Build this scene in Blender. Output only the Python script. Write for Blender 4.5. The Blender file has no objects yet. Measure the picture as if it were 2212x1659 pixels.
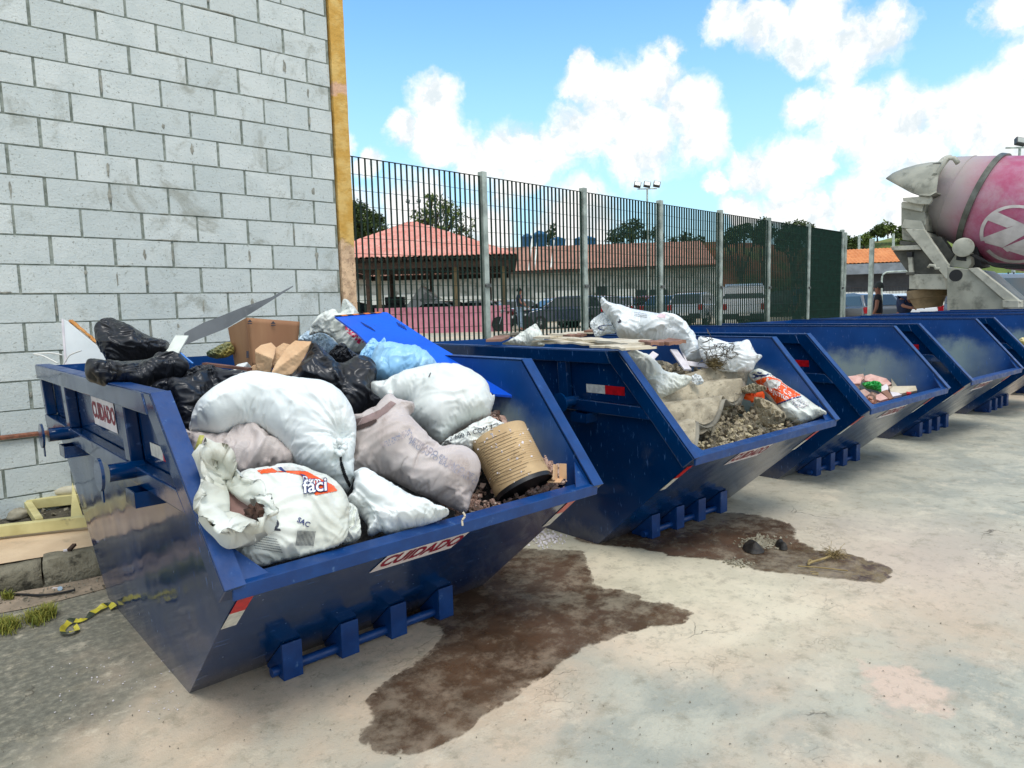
import bpy, bmesh, math, random
import numpy as np
from math import sin, cos, pi, radians as R
from mathutils import Vector, Matrix, noise
from mathutils.bvhtree import BVHTree
random.seed(7)
S = bpy.context.scene
COL = S.collection
# ------------------------------------------------------------------ camera
FPX, CXP, CYP, CAMZ = 1511.03, 1106.0, 829.6, 1.489       # focal length in pixels of a 2212 px wide picture
_ps, _th, _ro = R(45.399), R(6.177), R(-1.406)
FW = Vector((cos(_ps)*cos(_th), sin(_ps)*cos(_th), -sin(_th)))
_R = Vector((sin(_ps), -cos(_ps), 0)); _U = _R.cross(FW)
RT = cos(_ro)*_R + sin(_ro)*_U; UP = RT.cross(FW)
CAM = Vector((0, 0, CAMZ))
cd = bpy.data.cameras.new('camera'); cam = bpy.data.objects.new('camera', cd); COL.objects.link(cam)
cam.matrix_world = Matrix(((RT.x, UP.x, -FW.x, 0), (RT.y, UP.y, -FW.y, 0), (RT.z, UP.z, -FW.z, CAMZ), (0, 0, 0, 1)))
cd.sensor_width = 36; cd.lens = 36*FPX/2212; cd.clip_end = 2000; cd.clip_start = 0.05
S.camera = cam
def ray(px, py):            # direction of a picture point, forward component 1
    return FW + RT*((px-CXP)/FPX) - UP*((py-CYP)/FPX)
def atz(px, py, z=0.0):
    d = ray(px, py); return CAM + d*((z-CAMZ)/d.z)
def aty(px, py, y):
    d = ray(px, py); return CAM + d*(y/d.y)
def atx(px, py, x):
    d = ray(px, py); return CAM + d*(x/d.x)
def atd(px, py, dist): return CAM + ray(px, py)*dist
def atplane(px, py, o, n):
    d = ray(px, py); return CAM + d*((o-CAM).dot(n)/d.dot(n))
# ------------------------------------------------------------------ light and sky
SUN_EL, SUN_AZ = R(62), R(-110)           # azimuth measured from +X towards +Y
sd = Vector((cos(SUN_EL)*cos(SUN_AZ), cos(SUN_EL)*sin(SUN_AZ), sin(SUN_EL)))
sl = bpy.data.lights.new('sun', 'SUN'); sl.energy = 1.5; sl.angle = R(22.0); sl.color = (1.0, 0.96, 0.90)   # the sun stands behind thin cloud
so = bpy.data.objects.new('sun', sl); COL.objects.link(so); so.location = (0, 0, 30)
so.rotation_euler = (-sd).to_track_quat('-Z', 'Y').to_euler()
S.view_settings.view_transform = 'Standard'; S.view_settings.look = 'None'
S.view_settings.gamma = 1.0; S.view_settings.exposure = 0.42
W = bpy.data.worlds.new('World'); S.world = W; W.use_nodes = True
nt = W.node_tree; nt.nodes.clear()
def nn(nt, t, **k):
    n = nt.nodes.new(t)
    for a, b in k.items(): setattr(n, a, b)
    return n
def vmath(nt, op, a=None, b=None, c=None):
    n = nn(nt, 'ShaderNodeMath', operation=op)
    for i, v in enumerate((a, b, c)):
        if v is None: continue
        if isinstance(v, (int, float)): n.inputs[i].default_value = v
        else: nt.links.new(v, n.inputs[i])
    return n.outputs[0]
out = nn(nt, 'ShaderNodeOutputWorld'); bg = nn(nt, 'ShaderNodeBackground'); bg.inputs[1].default_value = 0.11
sky = nn(nt, 'ShaderNodeTexSky', sky_type='NISHITA'); sky.sun_disc = False
sky.sun_elevation = SUN_EL; sky.sun_rotation = pi/2 - SUN_AZ; sky.altitude = 700; sky.air_density = 1.0; sky.dust_density = 0.5; sky.ozone_density = 2.0
tc = nn(nt, 'ShaderNodeTexCoord'); gen = tc.outputs['Generated']
# cumulus clouds: soft balls on the sky sphere, their outline broken up by noise
CLOUDS = [(925,225,70),(930,300,85),(860,290,50),(1010,330,75),(1100,330,95),(1180,330,80),(1265,140,40),(1275,180,60),(1300,170,40),(1245,290,100),(1330,230,110),(1420,170,75),(1380,300,120),(1480,230,85),(1440,120,45),(1520,300,75),
 (1560,40,60),(1640,70,75),(1720,110,60),(1760,60,95),(1850,100,90),(1910,80,75),(1820,150,60),(2150,20,60),(2212,120,50),(1740,230,55),(1830,260,95),(1950,260,95),(2060,250,90),(2150,240,110),(2212,300,120),
 (1640,355,75),(1720,350,85),(1770,345,45),(1900,330,80),(1990,340,80),(1700,440,70),(1760,450,80),(1850,440,90),(1620,440,60),(1560,395,45),(1130,390,55),(1090,395,40),(790,360,40),(780,470,70),(900,470,110),(1050,500,110),(1240,500,120),(2300,60,120),(2380,330,150),(1950,450,90),(2080,420,110),(700,330,60)]
nz = nn(nt, 'ShaderNodeTexNoise'); nz.inputs['Scale'].default_value = 9; nz.inputs['Detail'].default_value = 9; nz.inputs['Roughness'].default_value = 0.62
nt.links.new(gen, nz.inputs['Vector'])
sub = nn(nt, 'ShaderNodeVectorMath', operation='SUBTRACT'); nt.links.new(nz.outputs['Color'], sub.inputs[0]); sub.inputs[1].default_value = (.5, .5, .5)
sc = nn(nt, 'ShaderNodeVectorMath', operation='SCALE'); nt.links.new(sub.outputs[0], sc.inputs[0]); sc.inputs['Scale'].default_value = 0.10
ad = nn(nt, 'ShaderNodeVectorMath', operation='ADD'); nt.links.new(gen, ad.inputs[0]); nt.links.new(sc.outputs[0], ad.inputs[1])
def field(vec, lst):
    cur = None
    for (x, y, r) in lst:
        d = ray(x, y).normalized(); rr = r/FPX*(0.84 if x < 1530 else 0.76)
        ds = nn(nt, 'ShaderNodeVectorMath', operation='DISTANCE'); nt.links.new(vec, ds.inputs[0]); ds.inputs[1].default_value = d
        v = vmath(nt, 'MULTIPLY_ADD', ds.outputs['Value'], -1.0/rr, 1.0)
        cur = v if cur is None else vmath(nt, 'SMOOTH_MAX', cur, v, 0.12)
    return cur
dens = field(ad.outputs[0], CLOUDS)
n2 = nn(nt, 'ShaderNodeTexNoise'); n2.inputs['Scale'].default_value = 3.2; n2.inputs['Detail'].default_value = 10; n2.inputs['Roughness'].default_value = 0.6
nt.links.new(gen, n2.inputs['Vector'])
n3 = nn(nt, 'ShaderNodeTexNoise'); n3.inputs['Scale'].default_value = 22; n3.inputs['Detail'].default_value = 10; n3.inputs['Roughness'].default_value = 0.6
nt.links.new(ad.outputs[0], n3.inputs['Vector'])
# elsewhere in the sky, unseen cloud added for neutral fill light
fill_cloud = vmath(nt, 'MULTIPLY', vmath(nt, 'SUBTRACT', n2.outputs['Fac'], 0.42), 5.0)
# keep the added cloud out of the part of the sky that the photo shows clear
ds = nn(nt, 'ShaderNodeVectorMath', operation='DISTANCE'); nt.links.new(gen, ds.inputs[0]); ds.inputs[1].default_value = ray(1300, 150).normalized()
fill_cloud = vmath(nt, 'ADD', fill_cloud, vmath(nt, 'MINIMUM', vmath(nt, 'MULTIPLY_ADD', ds.outputs['Value'], 4.0, -3.6), 0.0))
dens = vmath(nt, 'MAXIMUM', dens, fill_cloud)
dens = vmath(nt, 'ADD', dens, vmath(nt, 'MULTIPLY_ADD', n3.outputs['Fac'], 0.9, -0.45))
ramp = nn(nt, 'ShaderNodeMapRange', interpolation_type='SMOOTHSTEP'); nt.links.new(dens, ramp.inputs['Value']); ramp.inputs['From Min'].default_value = -0.12; ramp.inputs['From Max'].default_value = 0.5
shd = nn(nt, 'ShaderNodeMapRange', interpolation_type='SMOOTHSTEP'); nt.links.new(n3.outputs['Fac'], shd.inputs['Value']); shd.inputs['From Min'].default_value = 0.34; shd.inputs['From Max'].default_value = 0.56
cc = nn(nt, 'ShaderNodeMix', data_type='RGBA'); nt.links.new(shd.outputs[0], cc.inputs['Factor']); cc.inputs['A'].default_value = (5.5, 6.1, 6.4, 1); cc.inputs['B'].default_value = (8.1, 8.0, 7.9, 1)
tint = nn(nt, 'ShaderNodeMix', data_type='RGBA', blend_type='MULTIPLY'); tint.inputs['Factor'].default_value = 1.0
nt.links.new(sky.outputs[0], tint.inputs['A']); tint.inputs['B'].default_value = (1.35, 1.9, 2.03, 1)
# pale band towards the horizon (the sky itself, thick air)
sp = nn(nt, 'ShaderNodeSeparateXYZ'); nt.links.new(gen, sp.inputs[0])
hz = nn(nt, 'ShaderNodeMapRange', interpolation_type='SMOOTHSTEP'); nt.links.new(sp.outputs['Z'], hz.inputs['Value']); hz.inputs['From Min'].default_value = 0.42; hz.inputs['From Max'].default_value = 0.02; hz.inputs['To Max'].default_value = 0.85
hm = nn(nt, 'ShaderNodeMix', data_type='RGBA'); nt.links.new(hz.outputs[0], hm.inputs['Factor']); nt.links.new(tint.outputs['Result'], hm.inputs['A']); hm.inputs['B'].default_value = (4.0, 6.1, 6.9, 1)
mx = nn(nt, 'ShaderNodeMix', data_type='RGBA'); nt.links.new(ramp.outputs[0], mx.inputs['Factor']); nt.links.new(hm.outputs['Result'], mx.inputs['A']); nt.links.new(cc.outputs['Result'], mx.inputs['B'])
nt.links.new(mx.outputs['Result'], bg.inputs[0]); nt.links.new(bg.outputs[0], out.inputs[0])
S.cycles.use_denoising = True
S.cycles.max_bounces = 8; S.cycles.transparent_max_bounces = 12
S.cycles.sample_clamp_indirect = 8
# ------------------------------------------------------------------ helpers
def lin(h):
    c = [int(h[i:i+2], 16)/255 for i in (0, 2, 4)]
    return tuple(x/12.92 if x <= .04045 else ((x+.055)/1.055)**2.4 for x in c)
def tag(o, label=None, cat=None, group=None, kind=None):
    if label: o['label'] = label
    if cat: o['category'] = cat
    if group: o['group'] = group
    if kind: o['kind'] = kind
    return o
def thing(name, label, cat, loc=(0, 0, 0), rotz=0.0, group=None):
    o = bpy.data.objects.new(name, None); COL.objects.link(o); o.location = loc; o.rotation_euler = (0, 0, rotz); o.empty_display_size = .2
    return tag(o, label, cat, group)
def M4(o): return Matrix.Translation(o.location) @ o.rotation_euler.to_matrix().to_4x4()
def mesh(name, V, F, mat, parent=None, world=False, smooth=False, mi=None, bevel=0.0, thick=0.0, auto=None):
    """one mesh object; V in the parent's space (or world space with world=True, or when top-level)"""
    V = [Vector(v) for v in V]
    me = bpy.data.meshes.new(name)
    loc = Vector((0, 0, 0))
    if parent is not None and world:
        p, m = parent, Matrix.Identity(4)
        while p is not None: m = M4(p) @ m; p = p.parent
        inv = m.inverted(); V = [inv @ v for v in V]
    if parent is None:
        loc = sum(V, Vector())/len(V); loc.z = min(v.z for v in V); V = [v-loc for v in V]
    me.from_pydata([tuple(v) for v in V], [], F); me.update()
    for m in (mat if isinstance(mat, (list, tuple)) else [mat]): me.materials.append(m)
    if mi is not None: me.polygons.foreach_set('material_index', mi)
    if smooth: me.polygons.foreach_set('use_smooth', [True]*len(me.polygons))
    if auto is not None:
        me.polygons.foreach_set('use_smooth', [True]*len(me.polygons)); me.set_sharp_from_angle(angle=R(auto))
    o = bpy.data.objects.new(name, me); COL.objects.link(o); o.parent = parent; o.location = loc
    if thick:
        s = o.modifiers.new('s', 'SOLIDIFY'); s.thickness = thick; s.offset = 0
    if bevel:
        b = o.modifiers.new('b', 'BEVEL'); b.width = bevel; b.segments = 2; b.limit_method = 'ANGLE'; b.angle_limit = R(35)
    return o
def solo(name, label, cat, V, F, mat, group=None, kind=None, **k):
    return tag(mesh(name, V, F, mat, None, **k), label, cat, group, kind)
def join(*L):
    V, F = [], []
    for v, f in L:
        n = len(V); V += list(v); F += [tuple(i+n for i in q) for q in f]
    return V, F
def xf(vf, m): return [m @ Vector(v) for v in vf[0]], vf[1]
def box(x0, x1, y0, y1, z0, z1):
    V = [(x, y, z) for z in (z0, z1) for y in (y0, y1) for x in (x0, x1)]
    return V, [(0, 2, 3, 1), (4, 5, 7, 6), (0, 1, 5, 4), (2, 6, 7, 3), (0, 4, 6, 2), (1, 3, 7, 5)]
def prism(poly, d):
    """poly: 3D points in a plane, extruded by the vector d"""
    n = len(poly); d = Vector(d); V = [Vector(p) for p in poly] + [Vector(p)+d for p in poly]
    F = [tuple(range(n-1, -1, -1)), tuple(range(n, 2*n))] + [(i, (i+1) % n, n+(i+1) % n, n+i) for i in range(n)]
    return V, F
def frame3(d):
    d = Vector(d).normalized(); a = Vector((0, 0, 1)) if abs(d.z) < .9 else Vector((1, 0, 0))
    u = d.cross(a).normalized(); return d, u, d.cross(u)
def tube(P, r, n=8, cap=True):
    P = [Vector(p) for p in P]; V = []; F = []
    rr = r if isinstance(r, (list, tuple)) else [r]*len(P)
    for i, p in enumerate(P):
        t = (P[min(i+1, len(P)-1)] - P[max(i-1, 0)]); d, u, w = frame3(t)
        for k in range(n):
            a = 2*pi*k/n; V.append(p + (u*cos(a)+w*sin(a))*rr[i])
    for i in range(len(P)-1):
        for k in range(n): F.append((i*n+k, i*n+(k+1) % n, (i+1)*n+(k+1) % n, (i+1)*n+k))
    if cap: F += [tuple(range(n-1, -1, -1)), tuple(range((len(P)-1)*n, len(P)*n))]
    return V, F
def beam(a, b, w, h, up=(0, 0, 1)):
    """square bar from a to b, w across and h along 'up'"""
    a, b = Vector(a), Vector(b); d = (b-a).normalized(); u = d.cross(Vector(up)).normalized(); v = u.cross(d)
    V = [p + u*(s*w/2) + v*(t*h/2) for p in (a, b) for s, t in ((-1, -1), (1, -1), (1, 1), (-1, 1))]
    return V, [(3, 2, 1, 0), (4, 5, 6, 7)] + [(i, (i+1) % 4, 4+(i+1) % 4, 4+i) for i in range(4)]
def lathe(prof, a, b, n=24, cap=True):
    """prof: (s, r) with s from 0 to 1 between the points a and b"""
    a, b = Vector(a), Vector(b); d, u, w = frame3(b-a)
    V = [a+(b-a)*s + (u*cos(2*pi*k/n)+w*sin(2*pi*k/n))*r for s, r in prof for k in range(n)]
    F = [(i*n+k, i*n+(k+1) % n, (i+1)*n+(k+1) % n, (i+1)*n+k) for i in range(len(prof)-1) for k in range(n)]
    if cap: F += [tuple(range(n-1, -1, -1)), tuple(range((len(prof)-1)*n, len(prof)*n))]
    return V, F
def grid(nu, nv, f):
    V = [f(i/nu, j/nv) for j in range(nv+1) for i in range(nu+1)]
    F = [(j*(nu+1)+i, j*(nu+1)+i+1, (j+1)*(nu+1)+i+1, (j+1)*(nu+1)+i) for j in range(nv) for i in range(nu)]
    return V, F
def N(v, s=1.0, seed=0.0): return noise.noise(Vector(v)*s + Vector((seed*7.13, seed*3.7, seed*1.9)))
def inside(x, y, poly):
    c = False; j = len(poly)-1
    for i in range(len(poly)):
        xi, yi = poly[i]; xj, yj = poly[j]
        if (yi > y) != (yj > y) and x < (xj-xi)*(y-yi)/(yj-yi)+xi: c = not c
        j = i
    return c
# ------------------------------------------------------------------ materials
def ramp2(nt, fac, stops):
    r = nn(nt, 'ShaderNodeValToRGB'); e = r.color_ramp.elements
    while len(e) < len(stops): e.new(.5)
    for i, (p, c) in enumerate(stops): e[i].position = p; e[i].color = (*c, 1)
    nt.links.new(fac, r.inputs[0]); return r.outputs[0]
def texn(nt, vec, scale, detail=5, rough=.55, dist=0):
    n = nn(nt, 'ShaderNodeTexNoise'); n.inputs['Scale'].default_value = scale; n.inputs['Detail'].default_value = detail
    n.inputs['Roughness'].default_value = rough; n.inputs['Distortion'].default_value = dist
    nt.links.new(vec, n.inputs['Vector']); return n.outputs['Fac']
def mixc(nt, fac, a, b, mode='MIX'):
    m = nn(nt, 'ShaderNodeMix', data_type='RGBA', blend_type=mode)
    if isinstance(fac, (int, float)): m.inputs['Factor'].default_value = fac
    else: nt.links.new(fac, m.inputs['Factor'])
    for k, v in (('A', a), ('B', b)):
        if isinstance(v, tuple): m.inputs[k].default_value = (*v[:3], 1)
        else: nt.links.new(v, m.inputs[k])
    return m.outputs['Result']
def mrange(nt, v, a, b, c=0., d=1., smooth=True):
    m = nn(nt, 'ShaderNodeMapRange', interpolation_type='SMOOTHSTEP' if smooth else 'LINEAR'); nt.links.new(v, m.inputs[0])
    for i, x in enumerate((a, b, c, d)): m.inputs[i+1].default_value = x
    return m.outputs[0]
def bump(nt, h, strength, dist, prev=None):
    b = nn(nt, 'ShaderNodeBump'); b.inputs['Strength'].default_value = strength; b.inputs['Distance'].default_value = dist
    nt.links.new(h, b.inputs['Height'])
    if prev is not None: nt.links.new(prev, b.inputs['Normal'])
    return b.outputs['Normal']
def newmat(name):
    m = bpy.data.materials.new(name); m.use_nodes = True; nt = m.node_tree
    return m, nt, nt.nodes['Principled BSDF'], nn(nt, 'ShaderNodeTexCoord').outputs['Object']
def pm(name, c1, c2=None, scale=6, lo=.35, hi=.65, rough=.6, r2=None, metal=0, bmp=0, bsc=40, bd=.01, coat=0, spec=.5, dirt=None, dsc=3, dlo=.55, dhi=.7, sss=0, alpha=1, trans=0, stretch=None):
    m, nt, b, oc = newmat(name)
    if stretch:
        mp = nn(nt, 'ShaderNodeMapping'); nt.links.new(oc, mp.inputs[0]); mp.inputs['Scale'].default_value = stretch; oc = mp.outputs[0]
    c1 = lin(c1) if isinstance(c1, str) else c1
    if c2 is None: c2 = tuple(x*.82 for x in c1)
    c2 = lin(c2) if isinstance(c2, str) else c2
    f = mrange(nt, texn(nt, oc, scale, 6), lo, hi)
    col = mixc(nt, f, c1, c2)
    if dirt:
        dc = lin(dirt) if isinstance(dirt, str) else dirt
        col = mixc(nt, mrange(nt, texn(nt, oc, dsc, 8, .65), dlo, dhi), col, dc)
    nt.links.new(col, b.inputs['Base Color'])
    if r2 is None: b.inputs['Roughness'].default_value = rough
    else: nt.links.new(mrange(nt, texn(nt, oc, scale*1.7, 5), .3, .7, rough, r2), b.inputs['Roughness'])
    b.inputs['Metallic'].default_value = metal; b.inputs['Coat Weight'].default_value = coat; b.inputs['Coat Roughness'].default_value = .08
    b.inputs['Specular IOR Level'].default_value = spec
    if sss: b.inputs['Subsurface Weight'].default_value = sss; b.inputs['Subsurface Radius'].default_value = (.02, .02, .02)
    if alpha < 1: b.inputs['Alpha'].default_value = alpha
    if trans: b.inputs['Transmission Weight'].default_value = trans
    if bmp: nt.links.new(bump(nt, texn(nt, oc, bsc, 6, .6), bmp, bd), b.inputs['Normal'])
    return m
SIM = bpy.data.scenes.new('sim')
def cdt_fill(rim, n, seed=1):
    """triangulated flat fill of an outline: points (2D), faces, number of rim points"""
    from mathutils.geometry import delaunay_2d_cdt
    k = len(rim); A = abs(sum(rim[i].x*rim[(i+1) % k].y-rim[(i+1) % k].x*rim[i].y for i in range(k)))/2; s = math.sqrt(A/n)*1.07
    L_ = [0]
    for i in range(k): L_.append(L_[-1]+(rim[(i+1) % k]-rim[i]).length)
    m = int(L_[-1]/s); Rr = []; j = 0
    for q in range(m):
        d = L_[-1]*q/m
        while L_[j+1] < d: j += 1
        Rr.append(rim[j].lerp(rim[(j+1) % k], (d-L_[j])/max(1e-9, L_[j+1]-L_[j])))
    P = list(Rr); rnd = random.Random(seed); poly = [(p.x, p.y) for p in Rr]
    x0, x1, y0, y1 = min(p.x for p in P), max(p.x for p in P), min(p.y for p in P), max(p.y for p in P); RA = np.array([(p.x, p.y) for p in Rr]); y = y0; r = 0
    while y < y1:
        x = x0+(r % 2)*s/2
        while x < x1:
            qx, qy = x+rnd.uniform(-.12, .12)*s, y+rnd.uniform(-.12, .12)*s
            if ((RA-(qx, qy))**2).sum(1).min() > (.6*s)**2 and inside(qx, qy, poly): P.append(Vector((qx, qy)))
            x += s
        y += s*.866; r += 1
    v, e, f, _, _, _ = delaunay_2d_cdt(P, [(i, (i+1) % m) for i in range(m)], [], 1, 1e-7)
    d = [math.sqrt(((RA-(p.x, p.y))**2).sum(1).min()) for p in v]
    return v, [tuple(g) for g in f], m, d
def drape(V, F, pins, pressure=3., bend=.1, shrink=-.1, frames=22, tens=15, grav=0.0):
    """let the sheet settle as cloth: slack material buckles into folds"""
    me = bpy.data.meshes.new('x'); me.from_pydata([tuple(p) for p in V], [], F); o = bpy.data.objects.new('x', me); SIM.collection.objects.link(o)
    if pins: g = o.vertex_groups.new(name='pin'); g.add(pins, 1, 'REPLACE')
    m = o.modifiers.new('c', 'CLOTH'); s = m.settings; s.quality = 5; s.mass = .3; s.tension_stiffness = tens; s.compression_stiffness = tens; s.shear_stiffness = tens*.3; s.bending_stiffness = bend; s.air_damping = 2
    s.tension_damping = 5; s.compression_damping = 5; s.shear_damping = 5; s.bending_damping = .5
    if pins: s.vertex_group_mass = 'pin'; s.pin_stiffness = 1
    if pressure: s.use_pressure = True; s.uniform_pressure_force = pressure
    s.shrink_min = shrink; s.effector_weights.gravity = grav; m.collision_settings.use_collision = False; m.point_cache.frame_start = 1; m.point_cache.frame_end = 60
    for fr in range(1, frames+1): SIM.frame_set(fr)
    ev = o.evaluated_get(SIM.view_layers[0].depsgraph); out = [v.co.copy() for v in ev.data.vertices]
    bpy.data.objects.remove(o); bpy.data.meshes.remove(me); return out
# ================================================================== ground
def ground_mat():
    m, nt, b, oc = newmat('concrete_yard')
    oc = nn(nt, 'ShaderNodeNewGeometry').outputs['Position']
    def blob(x, y, r0, r1):
        p = atz(x, y); d = nn(nt, 'ShaderNodeVectorMath', operation='DISTANCE'); nt.links.new(oc, d.inputs[0]); d.inputs[1].default_value = p
        dd = vmath(nt, 'MULTIPLY_ADD', texn(nt, oc, 1.6, 7, .6), 1.3, vmath(nt, 'SUBTRACT', d.outputs['Value'], .65))
        return mrange(nt, dd, r1, r0)
    big = texn(nt, oc, .55, 6, .6, .4); med = texn(nt, oc, 2.3, 8, .65, .6); fine = texn(nt, oc, 28, 8, .7); grit = texn(nt, oc, 120, 4, .7)
    beige = mixc(nt, mrange(nt, med, .38, .62), lin('d6c0a6'), lin('c2b098'))
    grey = mixc(nt, mrange(nt, med, .4, .62), lin('a3a497'), lin('bdbaa8'))
    cream = mixc(nt, mrange(nt, med, .4, .6), lin('ddd3b9'), lin('cdc5ac'))
    col = mixc(nt, mrange(nt, big, .42, .58), beige, grey)
    col = mixc(nt, vmath(nt, 'MAXIMUM', blob(1500, 1240, .3, 1.3), blob(1700, 1130, .3, 1.6)), col, cream)
    col = mixc(nt, vmath(nt, 'MAXIMUM', blob(2000, 1180, .1, 1.3), blob(1960, 1500, .02, .12)), col, lin('d2bca8'))
    col = mixc(nt, vmath(nt, 'MAXIMUM', blob(2212, 980, 1.5, 5.), vmath(nt, 'MULTIPLY', blob(1850, 1010, .8, 2.2), .85)), col, grey)
    asph = mixc(nt, mrange(nt, fine, .35, .65), lin('67665c'), lin('848274'))
    a1 = vmath(nt, 'MAXIMUM', vmath(nt, 'MAXIMUM', blob(60, 1420, .25, .62), blob(-300, 1500, .8, 1.5)), blob(-100, 1300, .4, 1.0))
    col = mixc(nt, a1, col, asph)
    # worn skin: dark mottling, paler worn crust, speckle
    col = mixc(nt, mrange(nt, texn(nt, oc, 7, 12, .78, 0), .50, .66, 0, .55), col, lin('8b8470'))
    col = mixc(nt, mrange(nt, texn(nt, oc, 19, 10, .8, 0), .52, .66, 0, .45), col, lin('77705f'))
    col = mixc(nt, mrange(nt, texn(nt, oc, 3.1, 10, .75, 0), .54, .64, 0, .4), col, lin('ded2ba'))
    col = mixc(nt, mrange(nt, fine, .52, .75, 0, .22), col, lin('e6dcc8'))
    col = mixc(nt, mrange(nt, grit, .62, .74, 0, .4), col, lin('5c5648'))
    v2 = nn(nt, 'ShaderNodeTexVoronoi', feature='DISTANCE_TO_EDGE'); v2.inputs['Scale'].default_value = 11
    wp2 = nn(nt, 'ShaderNodeVectorMath', operation='ADD'); n_2 = nn(nt, 'ShaderNodeTexNoise'); n_2.inputs['Scale'].default_value = 9; n_2.inputs['Detail'].default_value = 8; nt.links.new(oc, n_2.inputs['Vector'])
    s_2 = nn(nt, 'ShaderNodeVectorMath', operation='SCALE'); s_2.inputs['Scale'].default_value = .22; nt.links.new(n_2.outputs['Color'], s_2.inputs[0]); nt.links.new(oc, wp2.inputs[0]); nt.links.new(s_2.outputs[0], wp2.inputs[1]); nt.links.new(wp2.outputs[0], v2.inputs['Vector'])
    craze = vmath(nt, 'MULTIPLY', mrange(nt, v2.outputs['Distance'], .05, .0, 0, 1), mrange(nt, texn(nt, oc, 1.9, 6), .54, .66))
    col = mixc(nt, vmath(nt, 'MULTIPLY', craze, .28), col, lin('6a6252'))
    # hairline cracks
    wp = nn(nt, 'ShaderNodeVectorMath', operation='ADD'); n = nn(nt, 'ShaderNodeTexNoise'); n.inputs['Scale'].default_value = 3.5; n.inputs['Detail'].default_value = 6
    nt.links.new(oc, n.inputs['Vector']); sc_ = nn(nt, 'ShaderNodeVectorMath', operation='SCALE'); sc_.inputs['Scale'].default_value = .45
    nt.links.new(n.outputs['Color'], sc_.inputs[0]); nt.links.new(oc, wp.inputs[0]); nt.links.new(sc_.outputs[0], wp.inputs[1])
    v = nn(nt, 'ShaderNodeTexVoronoi', feature='DISTANCE_TO_EDGE'); v.inputs['Scale'].default_value = 2.2; nt.links.new(wp.outputs[0], v.inputs['Vector'])
    ck = vmath(nt, 'MULTIPLY', mrange(nt, v.outputs['Distance'], .012, .0, 0, 1), mrange(nt, texn(nt, oc, 1.7, 4), .56, .68))
    col = mixc(nt, vmath(nt, 'MULTIPLY', ck, .75), col, lin('4f4a40'))
    nt.links.new(col, b.inputs['Base Color']); b.inputs['Roughness'].default_value = .85; b.inputs['Specular IOR Level'].default_value = .3
    h = vmath(nt, 'ADD', vmath(nt, 'MULTIPLY', fine, .6), vmath(nt, 'MULTIPLY', grit, .4)); h = vmath(nt, 'SUBTRACT', vmath(nt, 'SUBTRACT', h, ck), vmath(nt, 'MULTIPLY', craze, .35))
    nt.links.new(bump(nt, h, .55, .012), b.inputs['Normal'])
    return m
M_ground = ground_mat()
def gz(x, y): return 0.5*min(1, max(0, (y-7.2)/6))
xs = [-400, -60, -20, -6, 0, 2, 4, 8, 14, 20, 30, 45, 60, 90, 140, 400]; ys = [-400, -40, 0, 4, 7.2, 8.5, 10, 11.5, 13.2, 20, 30, 45, 60, 90, 140, 400]
solo('ground', 'cracked concrete yard with pale and grey patches', 'ground',
     [(x, y, gz(x, y)) for y in ys for x in xs], [(j*16+i, j*16+i+1, (j+1)*16+i+1, (j+1)*16+i) for j in range(15) for i in range(15)], M_ground, kind='structure')
# wet patches
def wet_mat():
    m, nt, b, oc = newmat('wet_concrete')
    oc = nn(nt, 'ShaderNodeNewGeometry').outputs['Position']
    c = mixc(nt, mrange(nt, texn(nt, oc, 3.2, 8, .65, 0), .38, .62), lin('4a3626'), lin('604835'))
    c = mixc(nt, mrange(nt, texn(nt, oc, 1.3, 3), .5, .65, 0, .4), c, lin('786050'))
    nt.links.new(c, b.inputs['Base Color'])
    nt.links.new(mrange(nt, texn(nt, oc, 5, 6), .35, .65, .22, .6), b.inputs['Roughness']); b.inputs['Specular IOR Level'].default_value = .4
    s_ = nn(nt, 'ShaderNodeSeparateXYZ'); nt.links.new(oc, s_.inputs[0])
    lowend = mrange(nt, s_.outputs['Y'], 2.0, 1.1)
    c = mixc(nt, vmath(nt, 'MULTIPLY', mrange(nt, texn(nt, oc, 13, 10, .75), .42, .56), vmath(nt, 'MULTIPLY', lowend, .95)), c, lin('8d7a55')); nt.links.new(c, b.inputs['Base Color'])
    ed = nn(nt, 'ShaderNodeAttribute', attribute_name='edge').outputs['Fac']
    e = vmath(nt, 'ADD', ed, vmath(nt, 'MULTIPLY_ADD', texn(nt, oc, 14, 8, .7, .4), .16, -.08))
    al = mrange(nt, e, -.004, .02)
    thin = mrange(nt, vmath(nt, 'ADD', texn(nt, oc, 9, 9, .75, 0), vmath(nt, 'MULTIPLY', texn(nt, oc, 1.1, 3, .5), .7)), .66, .99, .95, .42)
    nt.links.new(vmath(nt, 'MULTIPLY', al, thin), b.inputs['Alpha'])
    nt.links.new(bump(nt, texn(nt, oc, 45, 7, .65), .35, .008), b.inputs['Normal'])
    return m
M_wet = wet_mat()
def crop(x0, y0, s): return lambda p: ((x0+p[0]/s)/1.335, (y0+p[1]/s)/1.335)
cA = crop(400, 1600, 2.011); cB = crop(1500, 1350, 2.011)
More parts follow.
